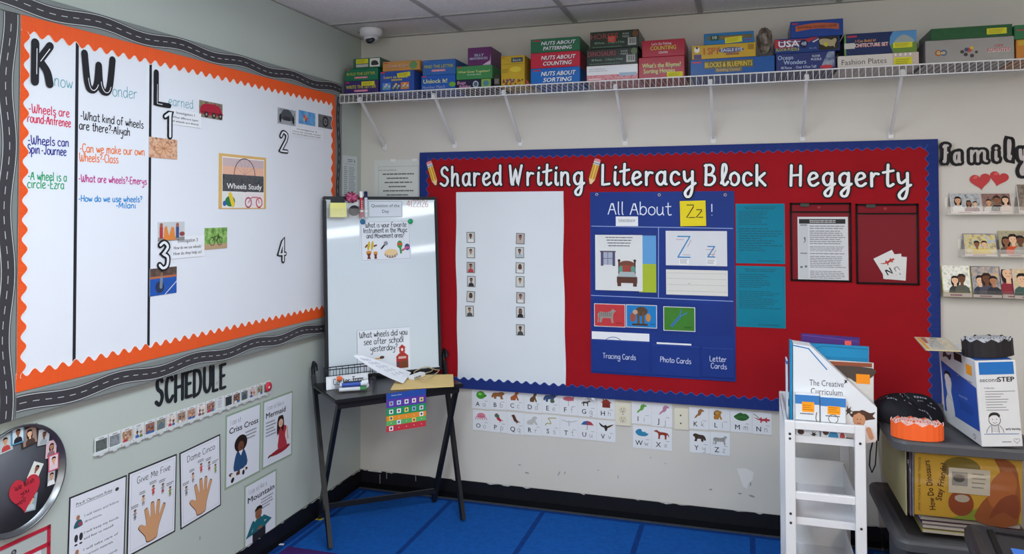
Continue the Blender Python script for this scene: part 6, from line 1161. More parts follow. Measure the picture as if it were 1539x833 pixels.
# sign
a, b = mt @ Vector((.018, .196, TZ)), mt @ Vector((.215, .192, TZ)); dd = (b-a); L = dd.length; dd.normalize(); up = Vector((0, 0, 1)); m_ = fr((a.x, a.y, TZ+.0008), dd, up); m_ = Matrix.Translation((0, 0, .001)) @ m_ @ Matrix.Rotation(-.12, 4, 'X')
P = Mb(L, .058, .002); P.sheet('#d3d8df'); P.hand('Center Tags', L*.16, .018, L*.9, .020, .017, .0032, '#22242a', 1); P.rect(L*.62, .034, L*.86, .038, '#22242a', 2); P.rect(0, 0, L*.12, .05, '#e3e7ec', 1)
P.build('name_sign', m_, label='white folded sign reading Center Tags in front of the wire basket', cat='sign')
# tub of markers
a, b = tp(505, 592, TZ), tp(560, 588, TZ); dd = b-a; L = dd.length; dd.normalize(); m_ = fr((a.x, a.y, TZ+.0008), dd, Vector((-dd.y, dd.x, 0))); W2 = .075; H2 = .042
CL = FILMM(.05, '#fafbfc')
t = empty('clear_tub', m_, 'clear plastic tub of markers at the front of the folding table', 'tub')
P = Mb(); P.box((0, 0, 0), (L, W2, .002), CL)
for p0, p1 in (((0, 0), (L, .0018)), ((0, W2-.0018), (L, W2)), ((0, .0018), (.0018, W2-.0018)), ((L-.0018, .0018), (L, W2-.0018))): P.box((*p0, .002), (*p1, H2), CL)
P.build('tub_body', parent=t); P = Mb(); P.rbox((L, W2*.3, H2*.6), (L+.018, W2*.8, H2+.012), CL, .003); P.build('tub_latch', parent=t)
for i, (c, cap, y_, z_, lab) in enumerate((('#e0e4ea', '#2f8a4c', .012, .0125, 'white marker with green ends at the bottom of the clear tub'), ('#2f55b0', '#dfe3e8', .024, .0305, 'thick blue marker across the clear tub'), ('#3a78c4', '#dfe3e8', .044, .0125, 'light blue marker in the clear tub'), ('#1f2228', '#e3e6ea', .048, .0310, 'black marker with a white end on the clear tub'), ('#2a3f9a', '#dfe3e8', .0625, .0125, 'dark blue marker at the back of the clear tub'))):
    P = Mb(); P.tube([(0, 0, 0), (L*.52, 0, 0)], .0088, M(c, .35), 12); P.tube([(L*.52, 0, 0), (L*.70, 0, 0)], .0092, M(cap, .35), 12); P.tube([(-.008, 0, 0), (0, 0, 0)], .0088, M('#dfe3e8', .35), 12); P.build('marker', m_ @ Matrix.Translation((.022+.004*i, y_, z_)), label=lab, cat='marker', group='markers in the clear tub')
P = Mb(); P.tube([(0, 0, 0), (.012, 0, 0), (.024, .003, 0)], [.010, .012, .007], M('#d8622f', .4), 10); P.build('orange_cap', m_ @ Matrix.Translation((.004, .014, .062)), label='orange cap at the left of the clear tub', cat='cap')
# rainbow chart hanging from the table front
a, b = at(581, 590, z=TZ-.02), at(640, 586, z=TZ-.02)
pl_o = mt @ Vector((0, -.002, 0)); npl = -V
A, B, C = at(580.5, 592, pl=(pl_o, npl)), at(640, 589, pl=(pl_o, npl)), at(581, 650, pl=(pl_o, npl)); w, h = (B-A).length, A.z-C.z
m_ = fr((A.x, A.y, A.z-h), U, (0, 0, 1)); P = Mb(w, h, .001); P.sheet('#8a8a8a'); y_ = 0
for c, hh in (('#b8323f', .16), ('#57a65c', .12), ('#d98a2a', .13), ('#1f8a58', .21), ('#55379a', .22), ('#24489a', .16)):
    P.rect(0, h*y_, w, h*min(1, y_+hh), c, 1); y_ += hh
P.text('Weekly Chart', w*.25, h*.92, h*.03, '#d8e0ee', 2, w=w*.26)
for r_i, yc in enumerate((.08, .22, .345, .515, .73)):
    for k in range(5):
        x = w*(.12+.19*k); full = (r_i in (3, 4)) or (r_i == 0 and k == 0) or (r_i == 1 and k in (1, 3)) or (r_i == 2 and k in (0, 4)); s = w*.05
        if full: P.rect(x-s, h*yc-s, x+s, h*yc+s, ['#dfe2e6', '#c4d0dc', '#e0c86a', '#d8d8dc', '#8ab0d0'][(k*2+r_i) % 5], 2); P.ell(x, h*yc, s*.5, s*.6, ['#3a3a44', '#8a3a44', '#2f5a8a'][(k+r_i) % 3], 3)
        else: P.ell(x, h*yc, s*.2, s*.2, '#e8d8c8', 2)
P.build('rainbow_chart', m_, label='rainbow striped chart hanging from the front of the folding table', cat='chart')
# ================================================================== RUG
x0, x1, y0, y1 = .025, 3.6, -3.4, -.052
P = Mb(t=.008); cp = lambda c: M(c, .95, spec=.1, noise=.14, nscale=55, bump=.7, bscale=500, det=4)
P.box((x0, y0, 0), (x1, y1, .008), cp('#124e98'))
gl = cp('#0b3474')
for x in (.08, .566, 1.052, 1.538, 2.034, 2.52, 3.0, 3.5): P.rect(x-.012, -.785, x+.012, -.098, gl, 1)
P.rect(x0, -.098, x1, y1, gl, 1); P.rect(x0, y0, .055, -.098, gl, 1.2)
P.rect(.068, y0, x1, -.785, cp('#3c1f5c'), 1.5)
for k, c in enumerate(('#2f7f4a', '#b8a12c', '#a8343c', '#1c4f9c', '#3c1f5c')):
    P.rect(.068, -1.27-.49*k, x1, -.80-.49*(k+1), cp(c), 2)
P.rect(.028, -.50, .060, -.468, cp('#a89a2c'), 2)
P.rect(x0, y1-.022, x1, y1, cp('#3f4348'), 3)
P.build('classroom_rug', label='large blue classroom rug with a dark blue grid on the floor', cat='rug')
a = at(412, 821, z=.001); P = Mb(); P.prism([(0, 0), (.022, .004), (.018, .016), (.002, .012)], 0, .002, '#c9ccd0'); P.build('paper_scrap', Matrix.Translation((.021, a.y, .0085)), label='tiny white paper scrap beside the left baseboard', cat='scrap')
# ================================================================== WHITE SLIM CART
CWH = M('#d8d9dc', .35)
cf = at(1179, 634, d=2.75); CF = cf.y; CX0 = cf.x; CX1 = at(1301, 642, y=CF).x; CR = CF+.47; CT = cf.z+.004; CW_ = CX1-CX0; PW = .036
t = empty('slim_cart', Matrix.Translation((CX0, CF, 0)), 'narrow white open cart with ladder-like ends beside the storage bins', 'cart')
D_ = CR-CF
for x in (0, CW_-PW):
    for y in (0, D_-.02):
        P = Mb(); P.rbox((x, y, .0092), (x+PW, y+.02, CT-.0), CWH, .002, 1); P.build('post', parent=t)
def cbar(a, b, nm='crossbar'): P = Mb(); P.rbox(a, b, CWH, .002, 1); P.build(nm, parent=t)
for z in (CT-.029, .447, .205): cbar((PW, .001, z), (CW_-PW, .019, z+.028))
for z in (CT-.029, .545, .33, .1): cbar((PW, D_-.019, z), (CW_-PW, D_-.001, z+.028))
cbar((.001, .0205, CT-.03), (.011, D_-.0205, CT-.004), 'side_rail')
for i, (z, hh) in enumerate(((.648, .022), (.352, .11), (.105, .11))):
    P = Mb(); x0, x1, y0, y1 = .022, CW_-.022, .021, D_-.021
    P.box((x0, y0, z), (x1, y1, z+.006), CWH)
    P.box((x0, y0, z+.006), (x1, y0+.005, z+.026), CWH); P.box((x0, y1-.005, z+.006), (x1, y1, z+hh), CWH); (P.box((x0, y0+.005, z+.006), (x0+.004, y1-.005, z+hh*.9), CWH) if i else None); (P.box((x1-.004, y0+.005, z+.006), (x1, y1-.005, z+hh*.9), CWH) if i else None)
    P.build('tray', parent=t)
SCW = M('#4b4a48', .3, metal=.7)
for x, zs_ in ((PW/2, (.682, .665, .395, .362, .14)), (CW_-PW/2, (.667, .368, .12))):
    for z in zs_: P = Mb(); P.X = Matrix.Translation((x, 0, z)) @ Matrix.Rotation(math.pi/2, 4, 'X'); P.lathe([(.0005, 0), (.0048, 0), (.0045, .0015), (.0005, .0018)], SCW, 14); P.build('screw', parent=t)
# ------------------------------------------------------------------ papers in the cart
ZT = .648+.0065
def upright(px4, y, th, name, lab, cat, col, draw=None, zb=None):
    """a board standing parallel to the wall: outline seen at pixels, front at y"""
    pts = [at(*p, y=y) for p in px4]; x0 = min(p.x for p in pts); z0 = zb if zb else min(p.z for p in pts); m_ = fr((x0, y, z0), (1, 0, 0), (0, 0, 1)); q2 = [(p.x-x0, max(0, p.z-z0)) for p in pts]
    P = Mb(max(a for a, _ in q2), max(b for _, b in q2), 0); P.prism(q2, -th, 0, col)
    if draw: draw(P, P.w, P.h)
    return P, m_, name, lab, cat
def fin(a): P, m_, n, l, c = a; return P.build(n, m_, label=l, cat=c)
YF = CF+.062
def df(P, w, h):
    P.text('The Creative', w*.41, h*.565, h*.064, '#3a3d44', 1, w=w*.41); P.text('Curriculum', w*.41, h*.475, h*.064, '#3a3d44', 1, w=w*.38); shape(P, "0,0 2,6 0,10 5,8 9,10 7,5 10,3 5,3", w*.62, h*.6, w*.045, h*.05, '#33353c', 1)
    shape(P, "0,6 3,8 5,10 8,8 10,9 9,6 10,4 8,3 5,2 2,3", w*.68, h*.2, w*.30, h*.14, '#4a3228', 1); P.ell(w*.79, h*.235, w*.075, h*.075, '#c08a68', 2); shape(P, "0,8 2,10 8,10 10,7 8,5 5,8 2,5", w*.71, h*.245, w*.16, h*.08, '#4f372a', 3); shape(P, "0,0 1,8 5,10 9,8 10,0", w*.72, h*.015, w*.26, h*.16, '#d8c8c4', 1); P.rib([(w*.93, h*.06), (w*.9, h*.14)], w*.06, '#c08a68', 2)
    for d in (.77, .81): P.ell(w*d, h*.24, .002, .002, '#2a1a14', 4, 6)
    P.rect(w*.77, h*.195, w*.81, h*.202, '#8a3f3a', 4)
    shape(P, "0,5 3,6 3,10 5,7 8,9 7,6 10,5 7,4 8,0 5,3 2,1 3,4", w*.62, h*.26, w*.1, h*.12, '#4a4038', 1)
    P.rib([(w*.005, h*.985), (w*.21, h*.955)], .004, '#2f74ac', 1, caps=False); P.rib([(w*.2, h*.955), (w*.42, h*.74)], .004, '#2f74ac', 1, caps=False)
fin(upright([(1192, 651), (1318, 662), (1318, 613), (1219, 521), (1192, 517)], YF, .085, 'magazine_file', 'white slanted magazine file with a picture of a running child in the cart', 'magazine file', M('#d6d9de', .35), df, ZT))
fin(upright([(1196, 648), (1313, 655), (1313, 546), (1240, 541), (1240, 600), (1200, 600)], YF+.092, .008, 'picture_book', 'grey picture book with an orange sticker behind the slanted file', 'book', '#c7c5c2',
    lambda P, w, h: (P.rect(w*.42, h*.93, w*.98, h*.985, '#8a4a34', 1), shape(P, "0,10 0,6 3,2 5,5 7,3 10,6 10,10", w*.38, h*.62, w*.6, h*.30, '#4a3f38', 1), P.rect(w*.78, h*.70, w*.95, h*.83, '#e58a1c', 2), P.text('tractor', w*.82, h*.47, h*.05, '#3a3a3c', 2, w=w*.22), P.lines(w*.7, h*.12, w*.94, h*.42, 6, '#7a7a78', 2, .35, 4)), ZT))
a = upright([(1187, 650), (1306, 655), (1306, 521.5), (1187, 514.5)], YF+.104, .012, 'teal_envelope', 'bright teal plastic envelope standing tallest but one in the cart', 'envelope', M('#1f7fae', .3, noise=.05, nscale=9), lambda P, w, h: (P.rib([(w*.32, h*.86), (w*.34, h*.94), (w*.42, h*.975), (w*.98, h*.96)], .004, '#156a94', 1), P.rect(w*.34, h*.78, w*.99, h*.86, '#1a74a0', 1)), ZT); fin(a)
fin(upright([(1187.5, 650), (1191, 650), (1191, 515), (1187.5, 514)], YF+.004, .07, 'teal_binder', 'narrow teal binder edge at the left of the slanted file', 'binder', '#1f86b4', None, ZT))
fin(upright([(1205, 640), (1293, 640), (1292, 508), (1204, 501.5)], YF+.122, .012, 'purple_notebook', 'purple notebook standing at the back of the cart', 'notebook', '#44286e', lambda P, w, h: (P.rect(w*.75, h*.90, w*.86, h*.945, '#d8564a', 1), [P.ell(w*.01, h*(.5+.05*k), .002, .002, '#2a2a30', 1, 6) for k in range(10)], P.rib([(w*.02, h*.985), (w*.98, h*.945)], .002, '#6a4a94', 1, caps=False)), ZT))
a = at(1179, 541, y=YF+.06); xr_ = at(1186.5, 600, y=YF+.004).x-.002; xl_ = a.x+.006
P = Mb(); P.rbox((0, 0, -.07), (xr_-xl_, a.z-ZT, 0), '#dfe4ea', .002); P.box((-.0004, a.z-ZT-.016, -.0702), (xr_-xl_+.0004, a.z-ZT-.004, .0004), '#2f6fb0'); P.build('folded_packet', fr((xl_, YF+.06, ZT+.0005), (1, 0, 0), (0, 0, 1)), label='thin blue and white packet standing at the left edge of the cart', cat='packet')
for x0, x1, yt, lab, k in ((1195, 1231.5, 592, 'left small blue topped card box in front of the slanted file', 0), (1233, 1271, 596, 'right small blue topped card box in front of the slanted file', 1)):
    a, b = at(x0, yt, y=CF+.028), at(x1, yt, y=CF+.028); w, h = b.x-a.x, a.z-ZT; P = Mb(w, h); P.rbox((0, 0, -.03), (w, h, 0), '#d3d7dc', .002, 1); P.rect(.0, h*.79, w, h*.985, '#3a78b8', 1); P.rect(0, h*.42, w, h*.44, '#7a8088', 1)
    P.text('Mighty Minutes', w*.5, h*.33, h*.055, '#3f434a', 1, w=w*.8); P.lines(w*.2, h*.56, w*.8, h*.6, 1, '#5a5f66', 1, .6, 3)
    if k: P.lathe([(w*.17, .0003), (w*.2, .0003)], '#6a5f58', 20, w*.5, h*.52, cap=False); P.ell(w*.5, h*.13, w*.2, h*.12, '#3f86b4', 1); P.ell(w*.85, h*.15, w*.1, h*.09, '#a8484a', 1); P.ell(w*.2, h*.22, w*.12, h*.07, '#5a3f34', 1)
    else: P.ell(w*.22, h*.18, w*.14, h*.06, '#4a342c', 1); shape(P, "0,5 3,6 3,10 5,7 8,9 7,6 10,5 7,4 8,0 5,3 2,1 3,4", w*.6, h*.06, w*.3, h*.16, '#3a302c', 1); P.rib([(w*.88, h*.62), (w*.84, h*.5), (w*.9, h*.4)], .003, '#5a5048', 1)
    P.rect(w*.28, h*.62, w*.78, h*.80 if k else h*.84, '#f09a1e', 2); P.lines(w*.32, h*.65, w*.74, h*.79, 3, '#b06a10', 3, .3, 5)
    P.build('card_box', fr((a.x, CF+.028, ZT+.0003), (1, 0, 0), (0, 0, 1)), label=lab, cat='box', group='small card boxes in the cart')
# ================================================================== STORAGE BINS
BA = math.radians(1); BU = Vector((math.cos(BA), math.sin(BA), 0)); BV = Vector((-BU.y, BU.x, 0)); BW, BD = .455, .60
p0 = at(1345, 662.5, z=.70)
def bmx(z, dx=0.0, dy=0.0): o = p0+BU*dx+BV*dy; return Matrix(((BU.x, BV.x, 0, o.x), (BU.y, BV.y, 0, o.y), (0, 0, 1, z), (0, 0, 0, 1)))
GRY = M('#4a4b4f', .45, noise=.05, nscale=12)
WALL = FILMM(.008, '#f4f2f0')
def rrect(x0, y0, x1, y1, r, n=6):
    o = []
    for cx, cy, a in ((x1-r, y1-r, 0), (x0+r, y1-r, 90), (x0+r, y0+r, 180), (x1-r, y0+r, 270)):
        for k in range(n+1): th = math.radians(a+90*k/n); o.append((cx+r*math.cos(th), cy+r*math.sin(th)))
    return o
def storage_bin(zb, zt, lab, lidcol=GRY, W=BW, Dp=BD, mtx=None, wall=WALL):
    t = empty('storage_bin', mtx if mtx is not None else bmx(zb), lab, 'storage bin', None); H = zt-zb
    P = Mb(); A_ = rrect(.045, .05, W-.045, Dp-.05, .03); B_ = rrect(.022, .024, W-.022, Dp-.024, .035); n = len(A_); ht = H-.034
    Ai = rrect(.048, .053, W-.048, Dp-.053, .028); Bi = rrect(.025, .027, W-.025, Dp-.027, .033)
    vs = [(x, y, 0) for x, y in A_]+[(x, y, ht) for x, y in B_]+[(x, y, .004) for x, y in Ai]+[(x, y, ht) for x, y in Bi]
    P.add(vs, [(i, (i+1) % n, n+(i+1) % n, n+i) for i in range(n)]+[(2*n+(i+1) % n, 2*n+i, 3*n+i, 3*n+(i+1) % n) for i in range(n)]+[(n+i, n+(i+1) % n, 3*n+(i+1) % n, 3*n+i) for i in range(n)]+[tuple(range(n-1, -1, -1)), tuple(range(2*n, 3*n))], wall, True)
    P.build('bin_body', parent=t, label='translucent plastic bin body')
    P = Mb(); prof = [(.010, ht-.004, 0), (0, ht, 0), (0, ht+.024, 0), (.006, ht+.032, 0), (.018, ht+.034, 0), (.03, ht+.030, 0), (.04, ht+.026, 0)]
    L_ = [rrect(o, o, W-o, Dp-o, max(.012, .045-o)) for o, _, _ in prof]; vs = []; fs = []
    for l, (o, z, _) in zip(L_, prof): vs += [(x, y, z) for x, y in l]
    for j in range(len(prof)-1): fs += [(j*n+i, j*n+(i+1) % n, (j+1)*n+(i+1) % n, (j+1)*n+i) for i in range(n)]
    fs += [tuple(range((len(prof)-1)*n, len(prof)*n)), tuple(range(n-1, -1, -1))]
    P.add(vs, fs, lidcol, False); t['lid_name'] = P.build('bin_lid', parent=t, label='dark grey lid').name; return t
storage_bin(.0005, .352, 'lower translucent storage bin of the stack with a grey lid', mtx=bmx(.0092, .004, .0))
storage_bin(.3615, .70, 'upper translucent storage bin holding picture books, with the white kit box on its grey lid')
LT = .6965
# what the bins hold
def inbin(x0, x1, y, zb, h, th, col, name, lab, cat, draw=None, base=.3615, rot=0.0, lean=0.0):
    m_ = bmx(base+zb) @ Matrix.Translation((x0, y, 0)) @ Matrix.Rotation(rot, 4, 'Z') @ Matrix.Rotation(math.pi/2+lean, 4, 'X')
    P = Mb(x1-x0, h, th); P.rbox((0, 0, 0), (x1-x0, h, th), col, .0015, 1)
    if draw: draw(P, P.w, h)
    P.build(name, m_, label=lab, cat=cat, group='books and papers in the storage bins')
def dino(P, w, h):
    P.rect(.002, .002, w*.985, h-.002, '#c9a23c', 1); P.poly([(w*.35, 0), (w*.98, 0), (w*.98, h*.3), (w*.6, h*.2)], '#8a9a3c', 2)
    shape(P, "3,0 4,3 6,5 7,8 6,10 8,10 10,8 10,0", w*.42, h*.0, w*.54, h*.99, '#9a5a34', 3); P.ell(w*.82, h*.52, w*.12, h*.32, '#b06a3c', 4, rot=-.3); P.ell(w*.44, h*.25, w*.12, h*.2, '#8f4a2c', 4); P.ell(w*.45, h*.33, w*.07, h*.06, '#b5ada0', 5); P.ell(w*.44, h*.8, w*.18, h*.18, '#7a6a2c', 3); shape(P, "0,0 5,3 10,1 10,10 4,8", w*.7, h*.05, w*.26, h*.4, '#8a4a30', 4)
    for s, x, y, r_, hh, ww in (('How Do Dinosaurs', .17, .5, .12, .085, .78), ('Stay Friends?', .28, .56, -.12, .085, .60)): P.text(s, w*x, h*y, h*hh, '#4a2a1c', 6, rot=math.pi/2+r_, w=h*ww, bold=.02)
    P.text('JANE YOLEN & MARK TEAGUE', w*.055, h*.5, h*.032, '#6a5424', 6, rot=math.pi/2, w=h*.86)
inbin(.068, .392, .0572, .075, .222, .006, '#c9a23c', 'picture_book', 'yellow and brown dinosaur picture book lying on its side in the upper bin', 'book', dino, lean=.086)
def tag_(P, w, h): P.rect(w*.08, h*.3, w*.46, h*.85, '#8f8d88', 1); P.ell(w*.25, h*.6, w*.14, h*.16, '#4f4d4a', 2); P.lines(w*.56, h*.2, w*.94, h*.9, 4, '#8a8880', 1, .3, 6)
inbin(.172, .297, .0412, .165, .088, .0006, '#c9c3b4', 'paper_label', 'cream paper label taped inside the front of the upper bin', 'label', tag_, lean=.086)
for i, (x0, x1, z, hh, c, nm, lab) in enumerate(((.095, .40, .056, .012, '#b8b0b4', 'book', 'pale book lying below the dinosaur book'), (.098, .395, .042, .012, '#5a3f5c', 'book', 'purple book lying near the bottom of the upper bin'), (.10, .385, .028, .012, '#8f8a94', 'book', 'grey book lying second from the bottom of the upper bin'), (.10, .36, .012, .013, '#a39a54', 'book', 'olive yellow book at the bottom of the upper bin'))):
    m_ = bmx(.3615+z) @ Matrix.Translation((x0-.004, .075, -.0055)); P = Mb(); P.rbox((0, 0, 0), (x1-x0, .42, hh), c, .002, 1); P.box((.003, -.0005, .002), (x1-x0-.003, 0, hh-.002), '#c9c4bc'); P.build(nm, m_, label=lab, cat='book', group='books and papers in the storage bins')
for i, (x, c, lab, hh) in enumerate(((.038, '#cfcb9c', 'pale yellow folder against the left side of the upper bin', .235), (.052, '#8d82a0', 'lilac plastic folder in the upper bin', .235), (.060, '#b9b5bd', 'pale clear folder in the upper bin', .23))):
    P = Mb(); P.rbox((0, 0, 0), (.004, .44-.06*i, hh), c, .001, 1)
    if i == 0: P.add([(-.0005, .30+.03*math.cos(k*.3), .14+.07*math.sin(k*.3)) for k in range(21)]+[(-.0005, .30+.034*math.cos(k*.3), .14+.074*math.sin(k*.3)) for k in range(21)], [(k, k+1, 22+k, 21+k) for k in range(20)], '#a8a57a')
    P.build('folder', bmx(.3615+.052) @ Matrix.Translation((x+.012, .095, 0)) @ Matrix.Rotation(-.0, 4, 'Y'), label=lab, cat='folder', group='books and papers in the storage bins')
for i, (x0, w_, c, lab) in enumerate(((.07, .12, '#9aa4b4', 'pale blue paper stack in the lower bin'), (.20, .07, '#a8843c', 'tan book in the lower bin'), (.28, .11, '#8f8c90', 'grey paper stack in the lower bin'))):
    P = Mb(); P.rbox((0, 0, 0), (w_, .40, .24-.02*i), c, .002, 1); P.build('paper_stack', bmx(.0085+.0055) @ Matrix.Translation((x0-.005, .09, 0)), label=lab, cat='papers', group='books and papers in the storage bins')
# dark bin in front at the lower right
pd = at(1446, 786, d=2.3); da = at(1466, 842, z=pd.z); dv = (pd-da); dv.z = 0; dv.normalize(); du = Vector((dv.y, -dv.x, 0)); o = pd-dv*.42
DM = Matrix(((du.x, dv.x, 0, o.x), (du.y, dv.y, 0, o.y), (0, 0, 1, .0094), (0, 0, 0, 1)))
DKL = M('#29272a', .4, noise=.05, nscale=12)
t = storage_bin(.0, pd.z-.004, 'pale storage bin with a dark lid at the lower right corner of the photo', DKL, .44, .42, DM, M('#9a9a9e', .3, alpha=.5))
P = Mb(); zt_ = pd.z-.004; P.box((.06, .05, zt_-.0075), (.075, .40, zt_-.003), '#0f0d0e'); P.box((.08, .375, zt_-.0075), (.40, .38, zt_-.003), '#0f0d0e'); P.build('lid_groove', parent=bpy.data.objects[t['lid_name']], label='dark groove in the lid')
a = at(1519, 825, z=pd.z+.006); P = Mb(.14, .1, .002); P.sheet('#3f6fc4'); P.rect(.03, .01, .12, .07, '#c48a9a', 1); P.ell(.07, .05, .02, .015, '#e0c8d0', 2)
P.build('picture_card', DM.to_3x3().to_4x4() @ Matrix.Identity(4) if False else Matrix.Translation((a.x, a.y, pd.z+.006)) @ Matrix.Rotation(math.atan2(du.y, du.x), 4, 'Z') @ Matrix.Translation((0, -.1, 0)), label='blue and pink picture card on the dark lid at the lower right', cat='card')
# ------------------------------------------------------------------ the white kit box on the upper bin
pk0, pk1 = at(1476, 672, z=.702), at(1538, 675, z=.702); ku = pk1-pk0; KW = ku.length; ku.normalize(); kv = Vector((-ku.y, ku.x, 0)); KD, KH = .325, .285
km = Matrix(((ku.x, kv.x, 0, pk0.x), (ku.y, kv.y, 0, pk0.y), (0, 0, 1, .7012), (0, 0, 0, 1))) @ Matrix.Rotation(math.radians(-3.6), 4, 'Y')
km = km @ Matrix.Translation((0, 0, .0005))
t = empty('kit_box', km, 'tall white and blue kit box leaning on the upper storage bin', 'box')
KWH = M('#cfd0d2', .45, noise=.03, nscale=10)
P = Mb(KW, KH, 0); P.rbox((0, 0, 0), (KW, KD, KH), KWH, .002, 1)
P.X = fr((0, 0, 0), (1, 0, 0), (0, 0, 1)); w, h = KW, KH; P.t = .0004
P.rect(w*.08, h*.84, w*.93, h*.985, '#2368b0', 1); P.text('second', w*.30, h*.755, h*.05, '#3a3a3e', 1, w=w*.44); P.text('STEP', w*.72, h*.755, h*.055, '#1a1a1c', 1, w=w*.40, bold=.035)
P.text('In this case:', w*.18, h*.675, h*.02, '#4a4a4e', 1, 'l', w=w*.24)
for i, s in enumerate((.82, .5, .42, .62, .58, .46, .54, .6)): P.rect(w*.18, h*(.640-.031*i), w*(.18+s*.9), h*(.647-.031*i), '#77787c', 1)
P.lathe([(w*.135, .0006), (w*.15, .0006)], '#3a3a3e', 28, w*.36, h*.31, cap=False); P.ell(w*.36, h*.315, w*.135, w*.135, '#d0cfd0', 1, 28); shape(P, "0,0 1,7 4,10 8,9 10,4 9,0 7,4 3,4", w*.22, h*.34, w*.28, h*.06, '#2a2828', 2)
for d in (-.05, .05): P.ell(w*(.36+d), h*.32, w*.012, w*.012, '#2a2828', 3, 8)
P.rib([(w*.31, h*.285), (w*.36, h*.275), (w*.41, h*.285)], .0012, '#3a3a3e', 3); P.rib([(w*.25, h*.25), (w*.16, h*.2), (w*.14, h*.165)], .0015, '#5a5a5e', 2); P.rib([(w*.47, h*.25), (w*.55, h*.2), (w*.56, h*.165)], .0015, '#5a5a5e', 2); P.rib([(w*.28, h*.25), (w*.27, h*.165)], .0015, '#5a5a5e', 2); P.rib([(w*.44, h*.25), (w*.45, h*.165)], .0015, '#5a5a5e', 2)
for k in range(4): P.rib([(w*.28, h*(.235-.018*k)), (w*.44, h*(.235-.018*k))], .0009, '#8a8a8e', 2, caps=False)
P.text('early learning', w*.79, h*.195, h*.026, '#2a2a2e', 1, w=w*.36, bold=.02); P.rect(w*.08, h*.145, w*.93, h*.152, '#3a5f9a', 1); P.lines(w*.5, h*.05, w*.78, h*.065, 1, '#6a6a6e', 1, .6, 5); P.rib(heart(P, w*.86, h*.07, .009, None), .0012, '#5a5a5e', 1)
P.X = fr((0, KD, 0), (0, -1, 0), (0, 0, 1)); w = KD
P.poly([(w*.05, h*.15), (w*.98, h*.17), (w*.98, h*.68), (w*.05, h*.80)], '#2b51a8', 1); P.lines(w*.5, h*.3, w*.92, h*.42, 5, '#1f3f86', 2, .4, 8); P.text('second STEP', w*.62, h*.46, h*.03, '#9ab0dc', 2, w=w*.22)
shape(P, "2,0 1,3 3,5 2,7 3,9.4 6,10 8,8 7,6 8,4 9,1 7,0", w*.08, h*.12, w*.3, h*.56, '#d0cfd2', 2); P.ell(w*.22, h*.60, w*.09, h*.07, '#dfd4d0', 3); shape(P, "0,0 1,7 4,10 8,9 10,4 9,0 7,4 3,4", w*.13, h*.63, w*.18, h*.07, '#1f1d1f', 4); P.rib([(w*.14, h*.42), (w*.3, h*.34)], .002, '#6a6a70', 3)
P.lines(w*.5, h*.70, w*.95, h*.73, 1, '#8a8a8e', 1, .6, 9); P.rect(w*.76, h*.80, w*.90, h*.92, '#f09a1e', 2); shape(P, "0,0 2,10 6,6 10,10 8,0 4,3", w*.12, h*.86, w*.26, h*.09, '#3a3638', 1); P.rib(heart(P, w*.84, h*.07, .01, None), .0016, '#5a5a5e', 1); P.rect(w*.45, h*.90, w*.66, h*.995, '#2a221e', 1)
P.X = Matrix.Translation((0, 0, KH)); P.rect(.006, .01, KW-.006, KD*.6, '#2a4f96', 1)
P.build('box_body', parent=t)
P = Mb(); P.prism([(0, 0), (.10, .0), (.09, .006), (.02, .005)], 0, .0015, KWH); P.build('box_flap', km_flap if False else fr((.0, KD*.9, KH-.002), (0, -1, .0), (.15, 0, 1)), parent=t, label='torn open white flap')
# laminated boards lying on the kit box
ztop = (km @ Vector((KW*.3, KD*.5, KH))).z
for i, (c, lab, dz, sh) in enumerate((('#8a4a44', 'red backed laminated board at the bottom of the pile on the kit box', .006, .006), ('#9a8a8a', 'pale laminated board in the middle of the pile on the kit box', .010, .003), ('#cbbf9a', 'laminated picture board with an orange edge on top of the pile', .014, 0))):
    pts = [at(1392, 527, z=ztop+dz+.004), at(1445, 529, z=ztop+dz+.004), at(1434, 503, z=ztop+dz+.004), at(1374, 507.5, z=ztop+dz+.004)]
    o = pts[0]; u = pts[1]-pts[0]; w = u.length; m_ = fr(o+Vector((-sh, -sh, 0)), u, pts[3]-pts[0]); dpt = (m_.inverted() @ pts[3]); dp = min(abs(dpt.y), .28); P = Mb(w, dp, .003)
    P.prism([(0, 0), (w, 0), (w+dpt.x, dp), (dpt.x, dp)] if abs(dpt.x) < .2 else [(0, 0), (w, 0), (w, dp), (0, dp)], 0, .0025, c)
    if i == 2:
        P.t = .0026; sk = lambda x, y: (x*w+dpt.x*y, y*dp)
        P.poly([sk(.03, .04), sk(.97, .04), sk(.97, .96), sk(.03, .96)], '#c9c4b8', 1); P.poly([sk(.05, .06), sk(.14, .06), sk(.14, .94), sk(.05, .94)], '#d89a3c', 2); P.poly([sk(.16, .5), sk(.30, .5), sk(.3, .94), sk(.16, .94)], '#a8665a', 2); P.poly([sk(.2, .1), sk(.6, .1), sk(.6, .8), sk(.3, .8)], MX(['#9aa4ac', '#c4c0b4', '#7a848c'], 40), 2); P.poly([sk(.65, .2), sk(.9, .2), sk(.9, .8), sk(.65, .8)], MX(['#c9b88a', '#d8d0b8', '#a8a48a'], 40), 2); P.poly([sk(.45, .86), sk(.66, .86), sk(.66, .92), sk(.45, .92)], '#6a6a6e', 3)
    P.build('laminated_board', m_, label=lab, cat='board', group='laminated boards on the kit box')
